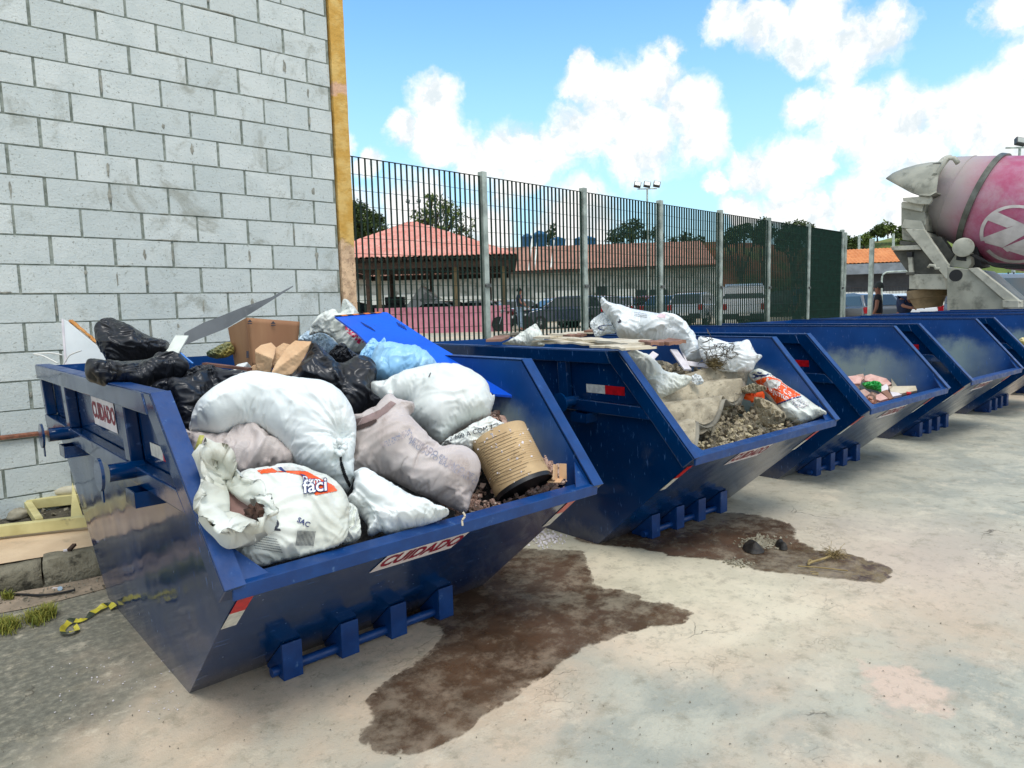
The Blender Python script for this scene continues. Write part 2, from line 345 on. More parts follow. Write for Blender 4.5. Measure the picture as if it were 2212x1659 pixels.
def flatpoly(name, label, pts, mat, z, jit=.012, seed=0):
    W_ = [atz(*p) for p in pts]; P = []
    for i in range(len(W_)):
        a, b = W_[i], W_[(i+1) % len(W_)]; n = max(1, int((b-a).length/.03))
        for k in range(n):
            q = a.lerp(b, k/n); P.append(Vector((q.x + jit*2*N(q, 6, seed)+jit*N(q, 22, seed), q.y + jit*2*N(q, 6, seed+9)+jit*N(q, 22, seed+5), z)))
    Q, F, m_, dd = cdt_fill([Vector((p.x, p.y)) for p in P], 3500, 3)
    F = [f if (Q[f[1]]-Q[f[0]]).cross(Q[f[2]]-Q[f[0]]) > 0 else f[::-1] for f in F]
    o = solo(name, label, 'wet patch', [(q.x, q.y, z) for q in Q], F, mat, kind='structure'); at = o.data.attributes.new('edge', 'FLOAT', 'POINT'); at.data.foreach_set('value', [0. if i < m_ else d for i, d in enumerate(dd)]); return o
pa = [cB(p) for p in [(380, 480), (385, 540), (420, 600), (430, 670), (500, 700), (620, 710), (700, 740), (745, 785)]] + [(1430, 1297), (1505, 1327), (1478, 1346), (1420, 1352), (1350, 1372), (1262, 1400), (1205, 1440)] + \
     [cA(p) for p in [(2200, 830), (2080, 880), (1980, 960), (1930, 1020), (1880, 1060), (1760, 1120), (1600, 1160), (1400, 1180), (1340, 1130), (1260, 1080), (1280, 1010), (1330, 960), (1320, 900), (1320, 850), (1400, 750), (1560, 660), (1690, 560), (1745, 480), (1740, 420), (1640, 400), (1400, 330)]] + [(870, 1270), (1000, 1180)]
flatpoly('wet_patch', 'dark wet patch running out between the first and second skip', pa, M_wet, .004, seed=1)
pb = [cB(p) for p in [(300, 420), (500, 455), (600, 462), (820, 490), (850, 510), (1050, 525), (1200, 540), (1330, 570), (1360, 600), (1430, 610), (1550, 615), (1700, 625), (1850, 650), (2000, 660), (2090, 668), (2170, 640), (2160, 590), (2090, 550), (1900, 500), (1720, 480), (1650, 440), (1600, 400), (1610, 360), (1560, 320), (1480, 295), (1380, 275), (1200, 260), (1000, 150), (500, 250)]]
flatpoly('wet_patch', 'reddish wet patch seeping out from under the second skip', pb, M_wet, .004, seed=2)
# ================================================================== pavement and kerb by the wall
M_pave = pm('pavement_screed', 'd8bf9e', 'c6ac8c', 3, rough=.85, bmp=.4, bsc=60, bd=.008, dirt='8f8470', dsc=5, dlo=.56, dhi=.75)
M_kerb = pm('weathered_kerb', '8d8774', '625d4c', 5, rough=.95, bmp=1, bsc=22, bd=.03, dirt='3f3b30', dsc=8, dlo=.52, dhi=.66)
M_soil = pm('dark_soil', '5b564a', '413d33', 14, rough=.95, bmp=1, bsc=30, bd=.03, dirt='8b8573', dsc=22, dlo=.58, dhi=.72)
ka, kb = atz(0, 1291), atz(218, 1247.); kd = (kb-ka); kd.z = 0; kd.normalize(); kn = Vector((-kd.y, kd.x, 0))
def kp(s, t, z): return ka + kd*s + kn*t + Vector((0, 0, z))
def slab(s0, s1, t0, t1, z0, z1, jit=0, n=1, seed=0):
    V = []; F = []
    for i in range(n+1):
        s = s0+(s1-s0)*i/n
        for (t, z) in ((t0, z0), (t0, z1*.8), (t0+.035, z1), (t1, z1), (t1, z0)):
            q = kp(s, t, z); V.append(q + Vector((N(q, 7, seed), N(q, 7, seed+3), N(q, 9, seed+5)))*jit*(1 if z > .01 else .3))
    for i in range(n):
        for k in range(5): F.append((i*5+k, i*5+(k+1) % 5, (i+1)*5+(k+1) % 5, (i+1)*5+k))
    F += [(4, 3, 2, 1, 0), tuple(n*5+k for k in range(5))]
    return V, F
kerb = join(slab(-3.0, .195, 0, .16, -.05, .144, .016, 60, 1), slab(.208, 3.2, -.006, .15, -.05, .15, .018, 90, 2))
solo('kerb', 'broken weathered concrete kerb along the pavement', 'kerb', *kerb, M_kerb, kind='structure', smooth=True)
V, F = grid(60, 12, lambda u, v: kp(-3+u*6.6, .13+v*.62, .146 + .006*N(kp(-3+u*6.6, v, 0), 3)))
solo('pavement', 'peach coloured cement strip behind the kerb', 'pavement', V, F, M_pave, kind='structure', smooth=True)
V, F = grid(90, 26, lambda u, v: kp(-3+u*7.0, .70+v*1.25, .138 + .035*N(kp(-3+u*6.6, v*1.3, 0), 9)+.02*N(kp(-3+u*6.6, v*1.3, 0), 30)))
solo('soil', 'dark loose soil at the foot of the block wall', 'soil', V, F, M_soil, kind='structure', smooth=True)
V, F = grid(60, 10, lambda u, v: kp(-3+u*6.2, -.03-v*(.20+.1*N((u*9, 3, 0), 1)), .004+.012*(1-v)*(1+N(kp(-3+u*6.2, v*.3, 0), 14))))
solo('gutter_dirt', 'pinkish sandy dirt lying along the kerb', 'dirt', V, F, pm('gutter_sand', 'a5937f', '877a69', 6, rough=.95, bmp=.7, bsc=50, bd=.01, dirt='5c5648', dsc=18, dlo=.52, dhi=.66), kind='structure', smooth=True)
# ================================================================== block wall
def block_mat():
    m, nt, b, oc = newmat('concrete_block')
    at = nn(nt, 'ShaderNodeAttribute', attribute_name='tone')
    base = mixc(nt, at.outputs['Fac'], lin('c6cecb'), lin('d6dcd8'))
    base = mixc(nt, mrange(nt, texn(nt, oc, 5, 6), .4, .7, 0, .5), base, lin('bcc6c4'))
    base = mixc(nt, mrange(nt, texn(nt, oc, 2.6, 9, .7, .8), .54, .7, 0, .6), base, lin('8d8e80'))
    base = mixc(nt, mrange(nt, texn(nt, oc, 60, 5, .7), .58, .68, 0, .75), base, lin('7c7d70'))
    nt.links.new(base, b.inputs['Base Color']); b.inputs['Roughness'].default_value = .92; b.inputs['Specular IOR Level'].default_value = .2
    h = vmath(nt, 'ADD', texn(nt, oc, 70, 8, .75), vmath(nt, 'MULTIPLY', texn(nt, oc, 14, 5), .7))
    nt.links.new(bump(nt, h, .6, .012), b.inputs['Normal']); return m
WO = Vector((-1.0, 5.9199, 0)); wa = R(-3.0932); WD = Vector((cos(wa), sin(wa), 0)); WN = Vector((-sin(wa), cos(wa), 0))   # u along, n into the wall
U1 = 4.44
def wp_(u, v, z): return WO + WD*u + WN*v + Vector((0, 0, z))
wall = thing('block_wall', 'tall unpainted wall of pale concrete blocks with dark joints', 'wall', tuple(wp_(1, 0, .15)))
V, F, tone = [], [], []
# one joint of every other course lies at u0; the blocks are 0.40 x 0.20 m with the joint
d = ray(99/1.335, 211/1.335); t = ((WO-CAM).dot(WN))/d.dot(WN); U0 = (CAM+d*t-WO).dot(WD)
zc = 1.67-.2*8
zc0 = zc
k = 0
while zc < 5.6:
    odd = (round((zc-3.07)/.2) % 2)
    off = U0 + (0.2 if odd else 0)
    u = off - .4*12
    while u < U1:
        a, b_ = max(u, -3.2), min(u+.4, U1); 
        if b_-a > .03 and b_ > -3.2:
            g = .004+.005*random.random(); g2 = .004+.005*random.random(); pr = .003*random.random(); n0 = len(V)
            dz = .0015*random.uniform(-1, 1); c = .0035
            lx, rx, lz, hz_ = a+g, b_-g2, zc+.0025+dz, zc+.1975+dz
            V += [wp_(lx, .02, lz), wp_(rx, .02, lz), wp_(rx, .02, hz_), wp_(lx, .02, hz_), wp_(lx+c, -pr, lz+c), wp_(rx-c, -pr, lz+c), wp_(rx-c, -pr, hz_-c), wp_(lx+c, -pr, hz_-c)]
            F += [(n0+4, n0+5, n0+6, n0+7)] + [(n0+i, n0+(i+1) % 4, n0+4+(i+1) % 4, n0+4+i) for i in range(4)]
            tone += [random.random()]*5
        u += .4
    zc += .2
o = mesh('block_face', V, F, block_mat(), wall, world=True)
at = o.data.attributes.new('tone', 'FLOAT', 'FACE'); at.data.foreach_set('value', tone)
M_mortar = pm('mortar', '979e95', '6f776e', 20, rough=.95, bmp=.6, bsc=60, bd=.01)
cor = [wp_(-3.2, .005, zc0-.1), wp_(U1-.003, .005, zc0-.1), wp_(U1-.003, .009, zc), wp_(-3.2, .009, zc)]
mesh('mortar', *prism(cor, WN*.13), M_mortar, wall, world=True)
# mortar that squeezed out of some joints
V, F = [], []
for _ in range(170):
    u = random.uniform(-.5, U1-.1); zz = 1.67+.2*random.randint(-7, 15)
    if random.random() < .6:      # at a vertical joint
        u = U0 + .2*random.randint(-8, 18); hh = random.uniform(.04, .17); w = random.uniform(.006, .02); zz += random.uniform(.02, .18-hh) if hh < .15 else .015
    else: hh = random.uniform(.008, .02); w = random.uniform(.04, .14)
    if u+w > U1-.02: continue
    n0 = len(V); V.append(wp_(u, -.0062, zz+hh/2))
    for q in range(14):
        an = 2*pi*q/14; rr = .7+.5*N((u*9+cos(an), zz*9, sin(an)), 1.3); V.append(wp_(u+w*cos(an)*rr, -.0035 if q % 2 else -.0045, zz+hh/2+hh/2*sin(an)*rr))
    F += [(n0, n0+1+q, n0+1+(q+1) % 14) for q in range(14)]
mesh('mortar_smears', V, [f[::-1] for f in F], pm('smeared_mortar', 'a2a296', '83847a', 30, rough=.95, bmp=.7, bsc=70, bd=.006), wall, world=True)
# rusty bar bedded in the lower courses, damp darker courses
solo('rusty_bar', 'rusty steel angle let into the wall low down on the left', 'steel bar', *prism([wp_(.2, -.03, .683), wp_(.2, -.012, .683), wp_(.2, -.012, .712), wp_(.2, -.03, .70)], wp_(2.9, 0, 0)-wp_(.2, 0, 0)), pm('rust', '6a4636', '8a5a44', 30, rough=.9, bmp=.5, bsc=80))
# ================================================================== yellow pillar at the end of the wall
def pillar_mat():
    m, nt, b, oc = newmat('peeling_yellow_render')
    g = nn(nt, 'ShaderNodeNewGeometry').outputs['Position']; s = nn(nt, 'ShaderNodeSeparateXYZ'); nt.links.new(g, s.inputs[0])
    z = vmath(nt, 'MULTIPLY_ADD', texn(nt, g, 7, 6), .35, s.outputs['Z'])
    yel = mixc(nt, mrange(nt, texn(nt, g, 8, 6), .4, .65), lin('c79b48'), lin('d6b36a'))
    pink = mixc(nt, mrange(nt, texn(nt, g, 12, 8, .7), .42, .62), lin('e0bf9a'), lin('b99a7c'))
    pink = mixc(nt, mrange(nt, texn(nt, g, 30, 6, .7), .55, .68, 0, .75), pink, lin('7d5f4c'))
    f = mrange(nt, z, 2.32, 2.26)
    c = mixc(nt, f, yel, pink)
    zz = s.outputs['Z']
    band = vmath(nt, 'MULTIPLY', mrange(nt, vmath(nt, 'ADD', vmath(nt, 'ABSOLUTE', vmath(nt, 'SUBTRACT', zz, 3.47)), vmath(nt, 'MULTIPLY', texn(nt, g, 9, 5), .2)), .17, .13), 1)
    c = mixc(nt, band, c, lin('d3a98a'))
    nt.links.new(c, b.inputs['Base Color']); b.inputs['Roughness'].default_value = .85
    nt.links.new(bump(nt, vmath(nt, 'ADD', texn(nt, g, 25, 7, .6), vmath(nt, 'MULTIPLY', f, -.6)), .6, .015), b.inputs['Normal']); return m
V, F = [], []
pz = [0.1+.12*i for i in range(46)]; pc = [(U1+.012, -.02), (U1+.142, -.035), (U1+.147, .25), (U1+.012, .25)]
for z in pz:
    for i, (a, b_) in enumerate(pc):
        for s in range(6):
            a2, b2 = pc[(i+1) % 4]; aa, bb = a+(a2-a)*s/6, b_+(b2-b_)*s/6
            q = wp_(aa, bb, z); jt = .006*N(q, 5)+.005*N(q, 19); V.append(wp_(aa+jt, bb+jt*.6, z))
n = 24
for i in range(len(pz)-1): F += [(i*n+k, i*n+(k+1) % n, (i+1)*n+(k+1) % n, (i+1)*n+k) for k in range(n)]
F.append(tuple((len(pz)-1)*n+k for k in range(n)))
solo('wall_pillar', 'narrow pillar with peeling yellow render at the end of the block wall', 'pillar', V, F, pillar_mat(), auto=50)
# ================================================================== fence
FY = 5.843; FX0 = 5.3785; FS = 1.7433; FZ = 2.965
M_post = pm('galvanised_post', 'b9c4ba', '8f9a92', 7, rough=.5, metal=.35, bmp=.15, bsc=60, bd=.004, dirt='6f6a5a', dsc=6, dlo=.6, dhi=.75)
M_bar = pm('dark_green_bars', (.005, .034, .023), (.004, .022, .015), 9, rough=.6, spec=.25)
fence = thing('metal_fence', 'tall dark green grating fence on pale galvanised posts behind the skips', 'fence', (FX0, FY, 0))
for i in range(7):
    x = FX0+FS*i
    pst = mesh('post', *box(x-.035, x+.035, FY-.04, FY+.04, -.1, FZ+.03), M_post, fence, world=True, bevel=.006)
    for z in (1.75,): mesh('clamp', *join(box(x-.045, x+.045, FY-.055, FY-.042, z-.02, z+.02), tube([(x-.04, FY-.05, z), (x-.06, FY-.09, z+.01)], .012)), pm('clamp_steel', '6b6f6c', rough=.6, metal=.5) if i == 0 else bpy.data.materials['clamp_steel'], pst, world=True)
for i in range(-1, 6):
    xa = FX0+FS*i+.05; xb = xa+FS-.10
    if i == -1: xa = wp_(U1+.17, 0, 0).x-.02
    L = []; nb = int(round((xb-xa)/.0685)); 
    for k in range(nb+1):
        x = xa+(xb-xa)*k/nb; lean = (.02 if (i == -1 and k < 2) else 0)
        L.append(prism([(x-.0022, FY-.013, .08), (x+.0022, FY-.013, .08), (x+.0022, FY+.013, .08), (x-.0022, FY+.013, .08)], (-lean, 0, FZ-.10)))
    for k in range(20):
        z = .12+k*.148
        if z > FZ-.05: break
        L.append(tube([(xa+(xb-xa)*s/6, FY-.014, z+.004*math.sin(s+i)) for s in range(7)], .0022, 4))
    L.append(box(xa-.003, xb+.003, FY-.014, FY+.014, FZ-.022, FZ-.018)); L.append(box(xa-.003, xb+.003, FY-.014, FY+.014, .06, .064))
    mesh('panel', *join(*L), M_bar, fence, world=True)
# posts standing on past the last panel
p1 = aty(1883, 516, FY)
for k, (px, py0, lab) in enumerate([(1821.5, 502, 'pale square post at the far end of the green fence'), (1884, 516, 'separate pale post standing beyond the end of the green fence')]):
    P = aty(px, py0, FY)
    if k == 0: P = Vector((FX0+FS*6+.14, FY, P.z))
    solo('gate_post', lab, 'post', *box(P.x-.045, P.x+.045, FY-.045, FY+.045, 0, P.z), M_post, bevel=.005)
# ================================================================== skips
def paint_mat(name, inside=False):
    m, nt, b, oc = newmat(name)
    base = mixc(nt, mrange(nt, texn(nt, oc, 2.2, 5), .35, .7), (.0, .034, .155) if inside else (.0, .019, .078), (.0, .05, .215) if inside else (.0, .028, .108))
    sc1 = texn(nt, oc, 3.0, 9, .7, .3)
    if inside:
        s = nn(nt, 'ShaderNodeSeparateXYZ'); nt.links.new(oc, s.inputs[0])
        zz = vmath(nt, 'MULTIPLY_ADD', texn(nt, oc, 3.2, 8, .65), .5, vmath(nt, 'ADD', s.outputs['Z'], -.25))
        yy = vmath(nt, 'ABSOLUTE', vmath(nt, 'MULTIPLY_ADD', texn(nt, oc, 2.5, 7), .5, vmath(nt, 'ADD', s.outputs['Y'], -.35)))
        pale_patch = vmath(nt, 'MULTIPLY', mrange(nt, zz, 1.08, .85), mrange(nt, yy, .75, .15))
        base = mixc(nt, vmath(nt, 'MULTIPLY', pale_patch, .9), base, lin('8b9c98'))  # pale grey-green patch on the lower middle of the inside
        base = mixc(nt, mrange(nt, texn(nt, oc, 7, 9, .8, 1.5), .6, .68, 0, .4), base, lin('56719a'))
    # white paint flecks and run marks
    v = nn(nt, 'ShaderNodeTexVoronoi', feature='F1'); v.inputs['Scale'].default_value = 34; v.inputs['Randomness'].default_value = 1
    mp = nn(nt, 'ShaderNodeMapping'); nt.links.new(oc, mp.inputs[0]); mp.inputs['Scale'].default_value = (1, 1, .33); nt.links.new(mp.outputs[0], v.inputs['Vector'])
    fl = vmath(nt, 'MULTIPLY', mrange(nt, v.outputs['Distance'], .11, .05), mrange(nt, texn(nt, oc, 2.0, 4), .46, .55))
    cs = nn(nt, 'ShaderNodeSeparateColor'); nt.links.new(v.outputs['Color'], cs.inputs[0])
    fl = vmath(nt, 'MULTIPLY', fl, mrange(nt, cs.outputs[0], .5, .62))
    base = mixc(nt, vmath(nt, 'MULTIPLY', fl, .8), base, lin('8fa3b8'))
    # thin scratches
    w = nn(nt, 'ShaderNodeMapping'); nt.links.new(oc, w.inputs[0]); w.inputs['Scale'].default_value = (1, 9, 2); w.inputs['Rotation'].default_value = (.5, .2, .4)
    scr = mrange(nt, texn(nt, w.outputs[0], 7, 6, .6), .62, .69, 0, .5)
    base = mixc(nt, scr, base, lin('4a6fa8'))
    base = mixc(nt, mrange(nt, sc1, .58, .75, 0, .35), base, lin('4c5563'))
    if not inside:      # splashed cement and mud low down, rubbed dull patches
        sz = nn(nt, 'ShaderNodeSeparateXYZ'); nt.links.new(oc, sz.inputs[0])
        low = mrange(nt, vmath(nt, 'MULTIPLY_ADD', texn(nt, oc, 8, 9, .75), -.30, vmath(nt, 'ADD', sz.outputs['Z'], .10)), .10, -.04)
        base = mixc(nt, vmath(nt, 'MULTIPLY', low, .3), base, lin('8a8070'))
        base = mixc(nt, mrange(nt, texn(nt, oc, 1.4, 10, .8, 0), .56, .72, 0, .3), base, lin('5b6676'))
    nt.links.new(base, b.inputs['Base Color'])
    r = mrange(nt, texn(nt, oc, 4, 6), .35, .7, .34 if inside else .08, .5 if inside else .20)
    nt.links.new(vmath(nt, 'MAXIMUM', r, vmath(nt, 'MULTIPLY', fl, .6)), b.inputs['Roughness'])
    b.inputs['Specular IOR Level'].default_value = .3 if inside else .5
    h = vmath(nt, 'ADD', vmath(nt, 'MULTIPLY', texn(nt, oc, 2.6, 2), .8), vmath(nt, 'MULTIPLY', texn(nt, oc, 60, 4), .012))
    nt.links.new(bump(nt, h, .35, .035), b.inputs['Normal'])
    return m
M_paint = paint_mat('navy_gloss_paint'); M_in = paint_mat('navy_paint_worn', True)
M_edge = pm('navy_edge', (.0, .032, .145), (.001, .045, .19), 12, rough=.3, r2=.5, dirt='4a6a94', dsc=24, dlo=.62, dhi=.72, bmp=.2, bsc=40, bd=.004)
M_signw = pm('sign_white', 'e4dee0', 'cfc8cc', 9, rough=.45); M_red = pm('reflector_red', 'c8141e', 'a50f18', 30, rough=.3)
M_refw = pm('reflector_white', 'd6d6cf', 'b9b9b4', 30, rough=.35); M_lett = pm('letter_maroon', '8e1233', '7a0f2c', rough=.5)
M_dark = pm('fold_shade_dark', '101418', rough=.8)
SW, E_, KL = 1.5136, .05, .06           # inner width at the floor, how far the frames stand out, lean of the sides
PROF = [(0, 0), (-.7604, .6784), (-.2791, 1.2248), (1.97, 1.2248), (1.96, .84), (1.30, 0)]     # (y, z) outline of a side plate
def text_mesh(s, size, bold=0.0, shear=0.0, sx=1.0):
    cu = bpy.data.curves.new('t', 'FONT'); cu.body = s; cu.size = size; cu.align_x = 'CENTER'; cu.align_y = 'CENTER'; cu.shear = shear; cu.offset = bold; cu.resolution_u = 3
    o = bpy.data.objects.new('t', cu); COL.objects.link(o); dg = bpy.context.evaluated_depsgraph_get(); me = bpy.data.meshes.new_from_object(o.evaluated_get(dg))
    V = [Vector((v.co.x*sx, v.co.y, 0)) for v in me.vertices]; F = [tuple(p.vertices) for p in me.polygons]
    bpy.data.objects.remove(o); bpy.data.meshes.remove(me); bpy.data.curves.remove(cu); return V, F
def on_plane(vf, o, u, v, lift):
    o, u, v = Vector(o), Vector(u).normalized(), Vector(v).normalized(); n = u.cross(v)
    return [o+u*p.x+v*p.y+n*lift for p in vf[0]], vf[1]
def rect(w, h): return [Vector((-w/2, -h/2, 0)), Vector((w/2, -h/2, 0)), Vector((w/2, h/2, 0)), Vector((-w/2, h/2, 0))], [(0, 1, 2, 3)]
def sign(parent, o, u, v, w, h, size, shear=0.0, sx=1.0):
    s = mesh('warning_sign', *on_plane(rect(w, h), o, u, v, .003), M_signw, parent)
    if shear: 
        for k, vt in enumerate(s.data.vertices):
            vt.co += Vector(u)*(h*shear*(.5 if k > 1 else -.5))
    mesh('lettering', *on_plane(text_mesh('CUIDADO', size, .004, shear, sx), o, u, v, .0045), M_lett, s)
def reflector(parent, o, u, v, w, h, redfirst=True):
    a = on_plane(([Vector((-w/2, -h/2, 0)), Vector((0, -h/2, 0)), Vector((0, h/2, 0)), Vector((-w/2, h/2, 0))], [(0, 1, 2, 3)]), o, u, v, .003)
    b = on_plane(([Vector((0, -h/2, 0)), Vector((w/2, -h/2, 0)), Vector((w/2, h/2, 0)), Vector((0, h/2, 0))], [(0, 1, 2, 3)]), o, u, v, .003)
    mesh('reflector', *join(a, b), [M_red, M_refw], parent, mi=[0, 1] if redfirst else [1, 0])
def make_skip(label, x, y, rz):
    t = thing('waste_skip', label, 'skip', (x, y, 0), R(rz), 'blue skips parked in a row')
    xn = lambda z: -KL*z; xf_ = lambda z: SW+KL*z
    # hull: an open shell of folded plate
    V = [(xn(z), a, z) for a, z in PROF] + [(xf_(z), a, z) for a, z in PROF]; n = 6
    T = .004
    Vi = []
    for q, (a, z) in enumerate(PROF):
        Vi.append((a, z))
    fo = [(0, 1, 2, 3, 4, 5)[::-1], tuple(range(6, 12)), (0, 6, 7, 1)[::-1], (0, 5, 11, 6)[::-1], (5, 4, 10, 11)[::-1], (4, 3, 9, 10)[::-1]]
    cen = sum((Vector(p) for p in V), Vector())/12; f2 = []
    for f in fo:
        P = [Vector(V[i]) for i in f]; nrm = sum(((P[i].cross(P[(i+1) % len(P)])) for i in range(len(P))), Vector())
        f2.append(f if nrm.dot(sum(P, Vector())/len(P)-cen) > 0 else f[::-1])
    o = mesh('hull', V, f2, [M_paint, M_in], t)
    s = o.modifiers.new('s', 'SOLIDIFY'); s.thickness = .006; s.offset = -1; s.use_even_offset = True; s.material_offset = 1; s.material_offset_rim = 0
    for side in (0, 1):
        sg = -1 if side == 0 else 1
        X = lambda z, e: (xn(z)-e) if side == 0 else (xf_(z)+e)
        def pl(pts, e0, e1):       # plate in the side plane, (y,z) points, between two stand-offs
            a = [Vector((X(z, e0), yy, z)) for yy, z in pts]; b = [Vector((X(z, e1), yy, z)) for yy, z in pts]; n = len(pts)
            return a+b, [tuple(range(n)), tuple(range(2*n-1, n-1, -1))] + [(i, n+i, n+(i+1) % n, (i+1) % n) for i in range(n)]
        L = [pl([(-.20, 1.232), (1.975, 1.232), (1.975, 1.155), (-.235, 1.155)], 0.001, E_+.012),               # top rail
             pl([(-.284, 1.232), (-.198, 1.232), (-.235, 1.150), (-.50, .855), (-.64, .69), (-.70, .615), (-.775, .675)], .0015, E_+.008),     # sloping front rail
             pl([(-.43, .925), (1.965, .945), (1.955, .865), (-.505, .853)], .002, E_+.006),                         # belt
             pl([(1.905, 1.154), (1.97, 1.154), (1.962, .946), (1.905, .946)], .002, E_+.002),
             pl([(.139, 1.154), (.215, 1.154), (.215, .93), (.139, .93)], .002, E_), pl([(1.27, 1.154), (1.355, 1.154), (1.355, .94), (1.27, .94)], .002, E_)]
        fr = mesh('side_frame', *join(*L), M_paint, t, bevel=.005)
        mesh('top_strip', *join(*[beam((X(1.2, E_/2-.006*0), -.284, 1.2335), (X(1.2, E_/2), 1.975, 1.2335), E_+.016, .003), beam((X(.69, E_/2), -.779, .680), (X(1.2, E_/2), -.288, 1.2365), E_+.014, .004, up=(0, -.75, .66))]), M_edge, fr)
        for yp in (.09, 1.31):
            z = .912; x0 = X(z, .02); x1 = X(z, E_+.115)
            pin = mesh('lift_pin', *lathe([(0, .034), (.84, .034), (.85, .036)], (x0, yp, z), (x1, yp, z), 16), M_paint, t, auto=40)
            mesh('pin_disc', *lathe([(0, .058), (0.02, .062), (.98, .062), (1, .058)], (x1-sg*-.0, yp, z), (x1+sg*.011, yp, z), 24), M_paint, pin, auto=40)
            mesh('pin_tab', *box(x1-.003, x1+.003, yp-.012, yp+.012, z-.105, z-.055), M_paint, pin)
            by = yp-.07 if yp < 1 else yp+.0
            mesh('socket', *join(box(min(X(.8, 0), X(.8, .1)), max(X(.8, 0), X(.8, .1)), by-.075, by+.055, .795, .80), box(min(X(.8, 0), X(.8, .1)), max(X(.8, 0), X(.8, .1)), by-.075, by-.070, .8, .852), box(min(X(.8, 0), X(.8, .1)), max(X(.8, 0), X(.8, .1)), by+.05, by+.055, .8, .852), box(*sorted((X(.8, .1), X(.8, .095))), by-.0745, by+.0545, .8, .852)), M_paint, t)
        if side == 0:
            u, v = Vector((0, -1, 0)), Vector((-KL, 0, 1)).normalized()
            sign(t, (X(1.05, 0), .72, 1.062), u, v, .42, .135, .105, sx=.86)
            reflector(t, (X(1.0, 0), -.13, .995), u, v, .30, .052, False)
            reflector(t, (X(1.0, 0), 1.47, .985), u, v, .20, .052, True)
    # lip along the front
    yl, zl = -.7604, .6784
    mesh('front_lip', *join(prism([(xn(zl)-.03, yl-.006, zl-.045), (xn(zl)-.03, yl-.012, zl+.004), (xn(zl)-.03, yl+.048, zl+.012), (xn(zl)-.03, yl+.046, zl+.004), (xn(zl)-.03, yl+.004, zl-.006), (xn(zl)-.03, yl+.006, zl-.045)], (SW+2*KL*zl+.06, 0, 0))), M_edge, t, bevel=.003)
    for xg in (xn(zl)+.006, xf_(zl)-.006-.09):     # corner gussets
        mesh('corner_gusset', [(xg, yl+.01, zl), (xg+.09, yl+.01, zl), (xg+.09 if xg > 1 else xg, yl+.1, zl+.095)], [(0, 1, 2)], M_edge, t, thick=.005)
    mesh('front_ledge', *prism([(xn(.6)+.01, yl+.048, zl+.005), (xn(.6)+.01, yl+.05, zl-.03), (xn(.6)+.01, yl+.1, zl-.075)], (SW+.06, 0, 0)), M_in, t)
    # sticker and reflectors on the sloping front
    un, vn = Vector((1, 0, 0)), Vector((0, yl, zl)).normalized()
    sign(t, (.705, -.627, .5595), un, vn, .385, .135, .112, shear=.22, sx=.72)
    reflector(t, (.0, -.59, .5265), vn, Vector((-1, 0, 0)), .25, .052, False)
    reflector(t, (SW, -.59, .5265), vn, Vector((-1, 0, 0)), .25, .052, False)
    # lifting brackets at the foot
    for q in (.31, .573, .823, 1.093):
        w = .085
        L = [box(q, q+w, -.186, -.176, .0, .155), prism([(q, -.176, 0), (q, -.176, .155), (q, -.02, .015), (q, -.02, 0)], (.006, 0, 0)), prism([(q+w-.006, -.176, 0), (q+w-.006, -.176, .155), (q+w-.006, -.02, .015), (q+w-.006, -.02, 0)], (.006, 0, 0))]
        mesh('foot_bracket', *join(*L), M_edge, t, bevel=.002)
    mesh('foot_tube', *tube([(.28, -.135, .03), (1.19, -.135, .03)], .021, 12), M_edge, t, auto=40)
    return t
def copy_tree(o, parent=None):
    c = o.copy(); COL.objects.link(c); c.parent = parent
    for ch in list(o.children): copy_tree(ch, c)
    return c
SKP = [(.9156, 2.797, -2.53), (3.3614, 2.6771, -3.64), (5.6421, 2.5562, -3.67), (8.0386, 2.4249, -4.44), (10.3301, 2.2333, -3.2), (12.75, 2.2, -3.0), (15.1, 2.1, -3.0)]
SKL = ['navy blue skip nearest the camera heaped with white sacks and black bags', 'navy blue skip holding corrugated roof sheets and white sacks, second from the camera', 'navy blue skip with pink rubble in its front corner, third from the camera',
       'navy blue skip with a worn empty inside, fourth from the camera', 'navy blue skip with a scrap of yellow rubbish, cut by the right edge', 'navy blue skip behind the fifth, only its rim showing', 'navy blue skip at the far end of the row in front of the mixer truck']
SK = [make_skip(SKL[0], *SKP[0])]
for lab, (x, y, r) in zip(SKL[1:], SKP[1:]):
    c = copy_tree(SK[0]); c.location = (x, y, 0); c.rotation_euler = (0, 0, R(r)); c['label'] = lab; SK.append(c)
# the first skip also carries a small round emblem with letters by its rear reflector
s0 = SK[0]; u, v = Vector((0, -1, 0)), Vector((-KL, 0, 1)).normalized()
em = mesh('emblem', *join(on_plane(text_mesh('GA', .075, .003), (-KL*1.09, 1.47, 1.08), u, v, .004), on_plane(lathe([(0, .052), (1, .056)], (0, 0, 0), (0, 0, .0001), 24, False), (-KL*1.09, 1.47, 1.08), u, v, .004)), M_refw, s0)
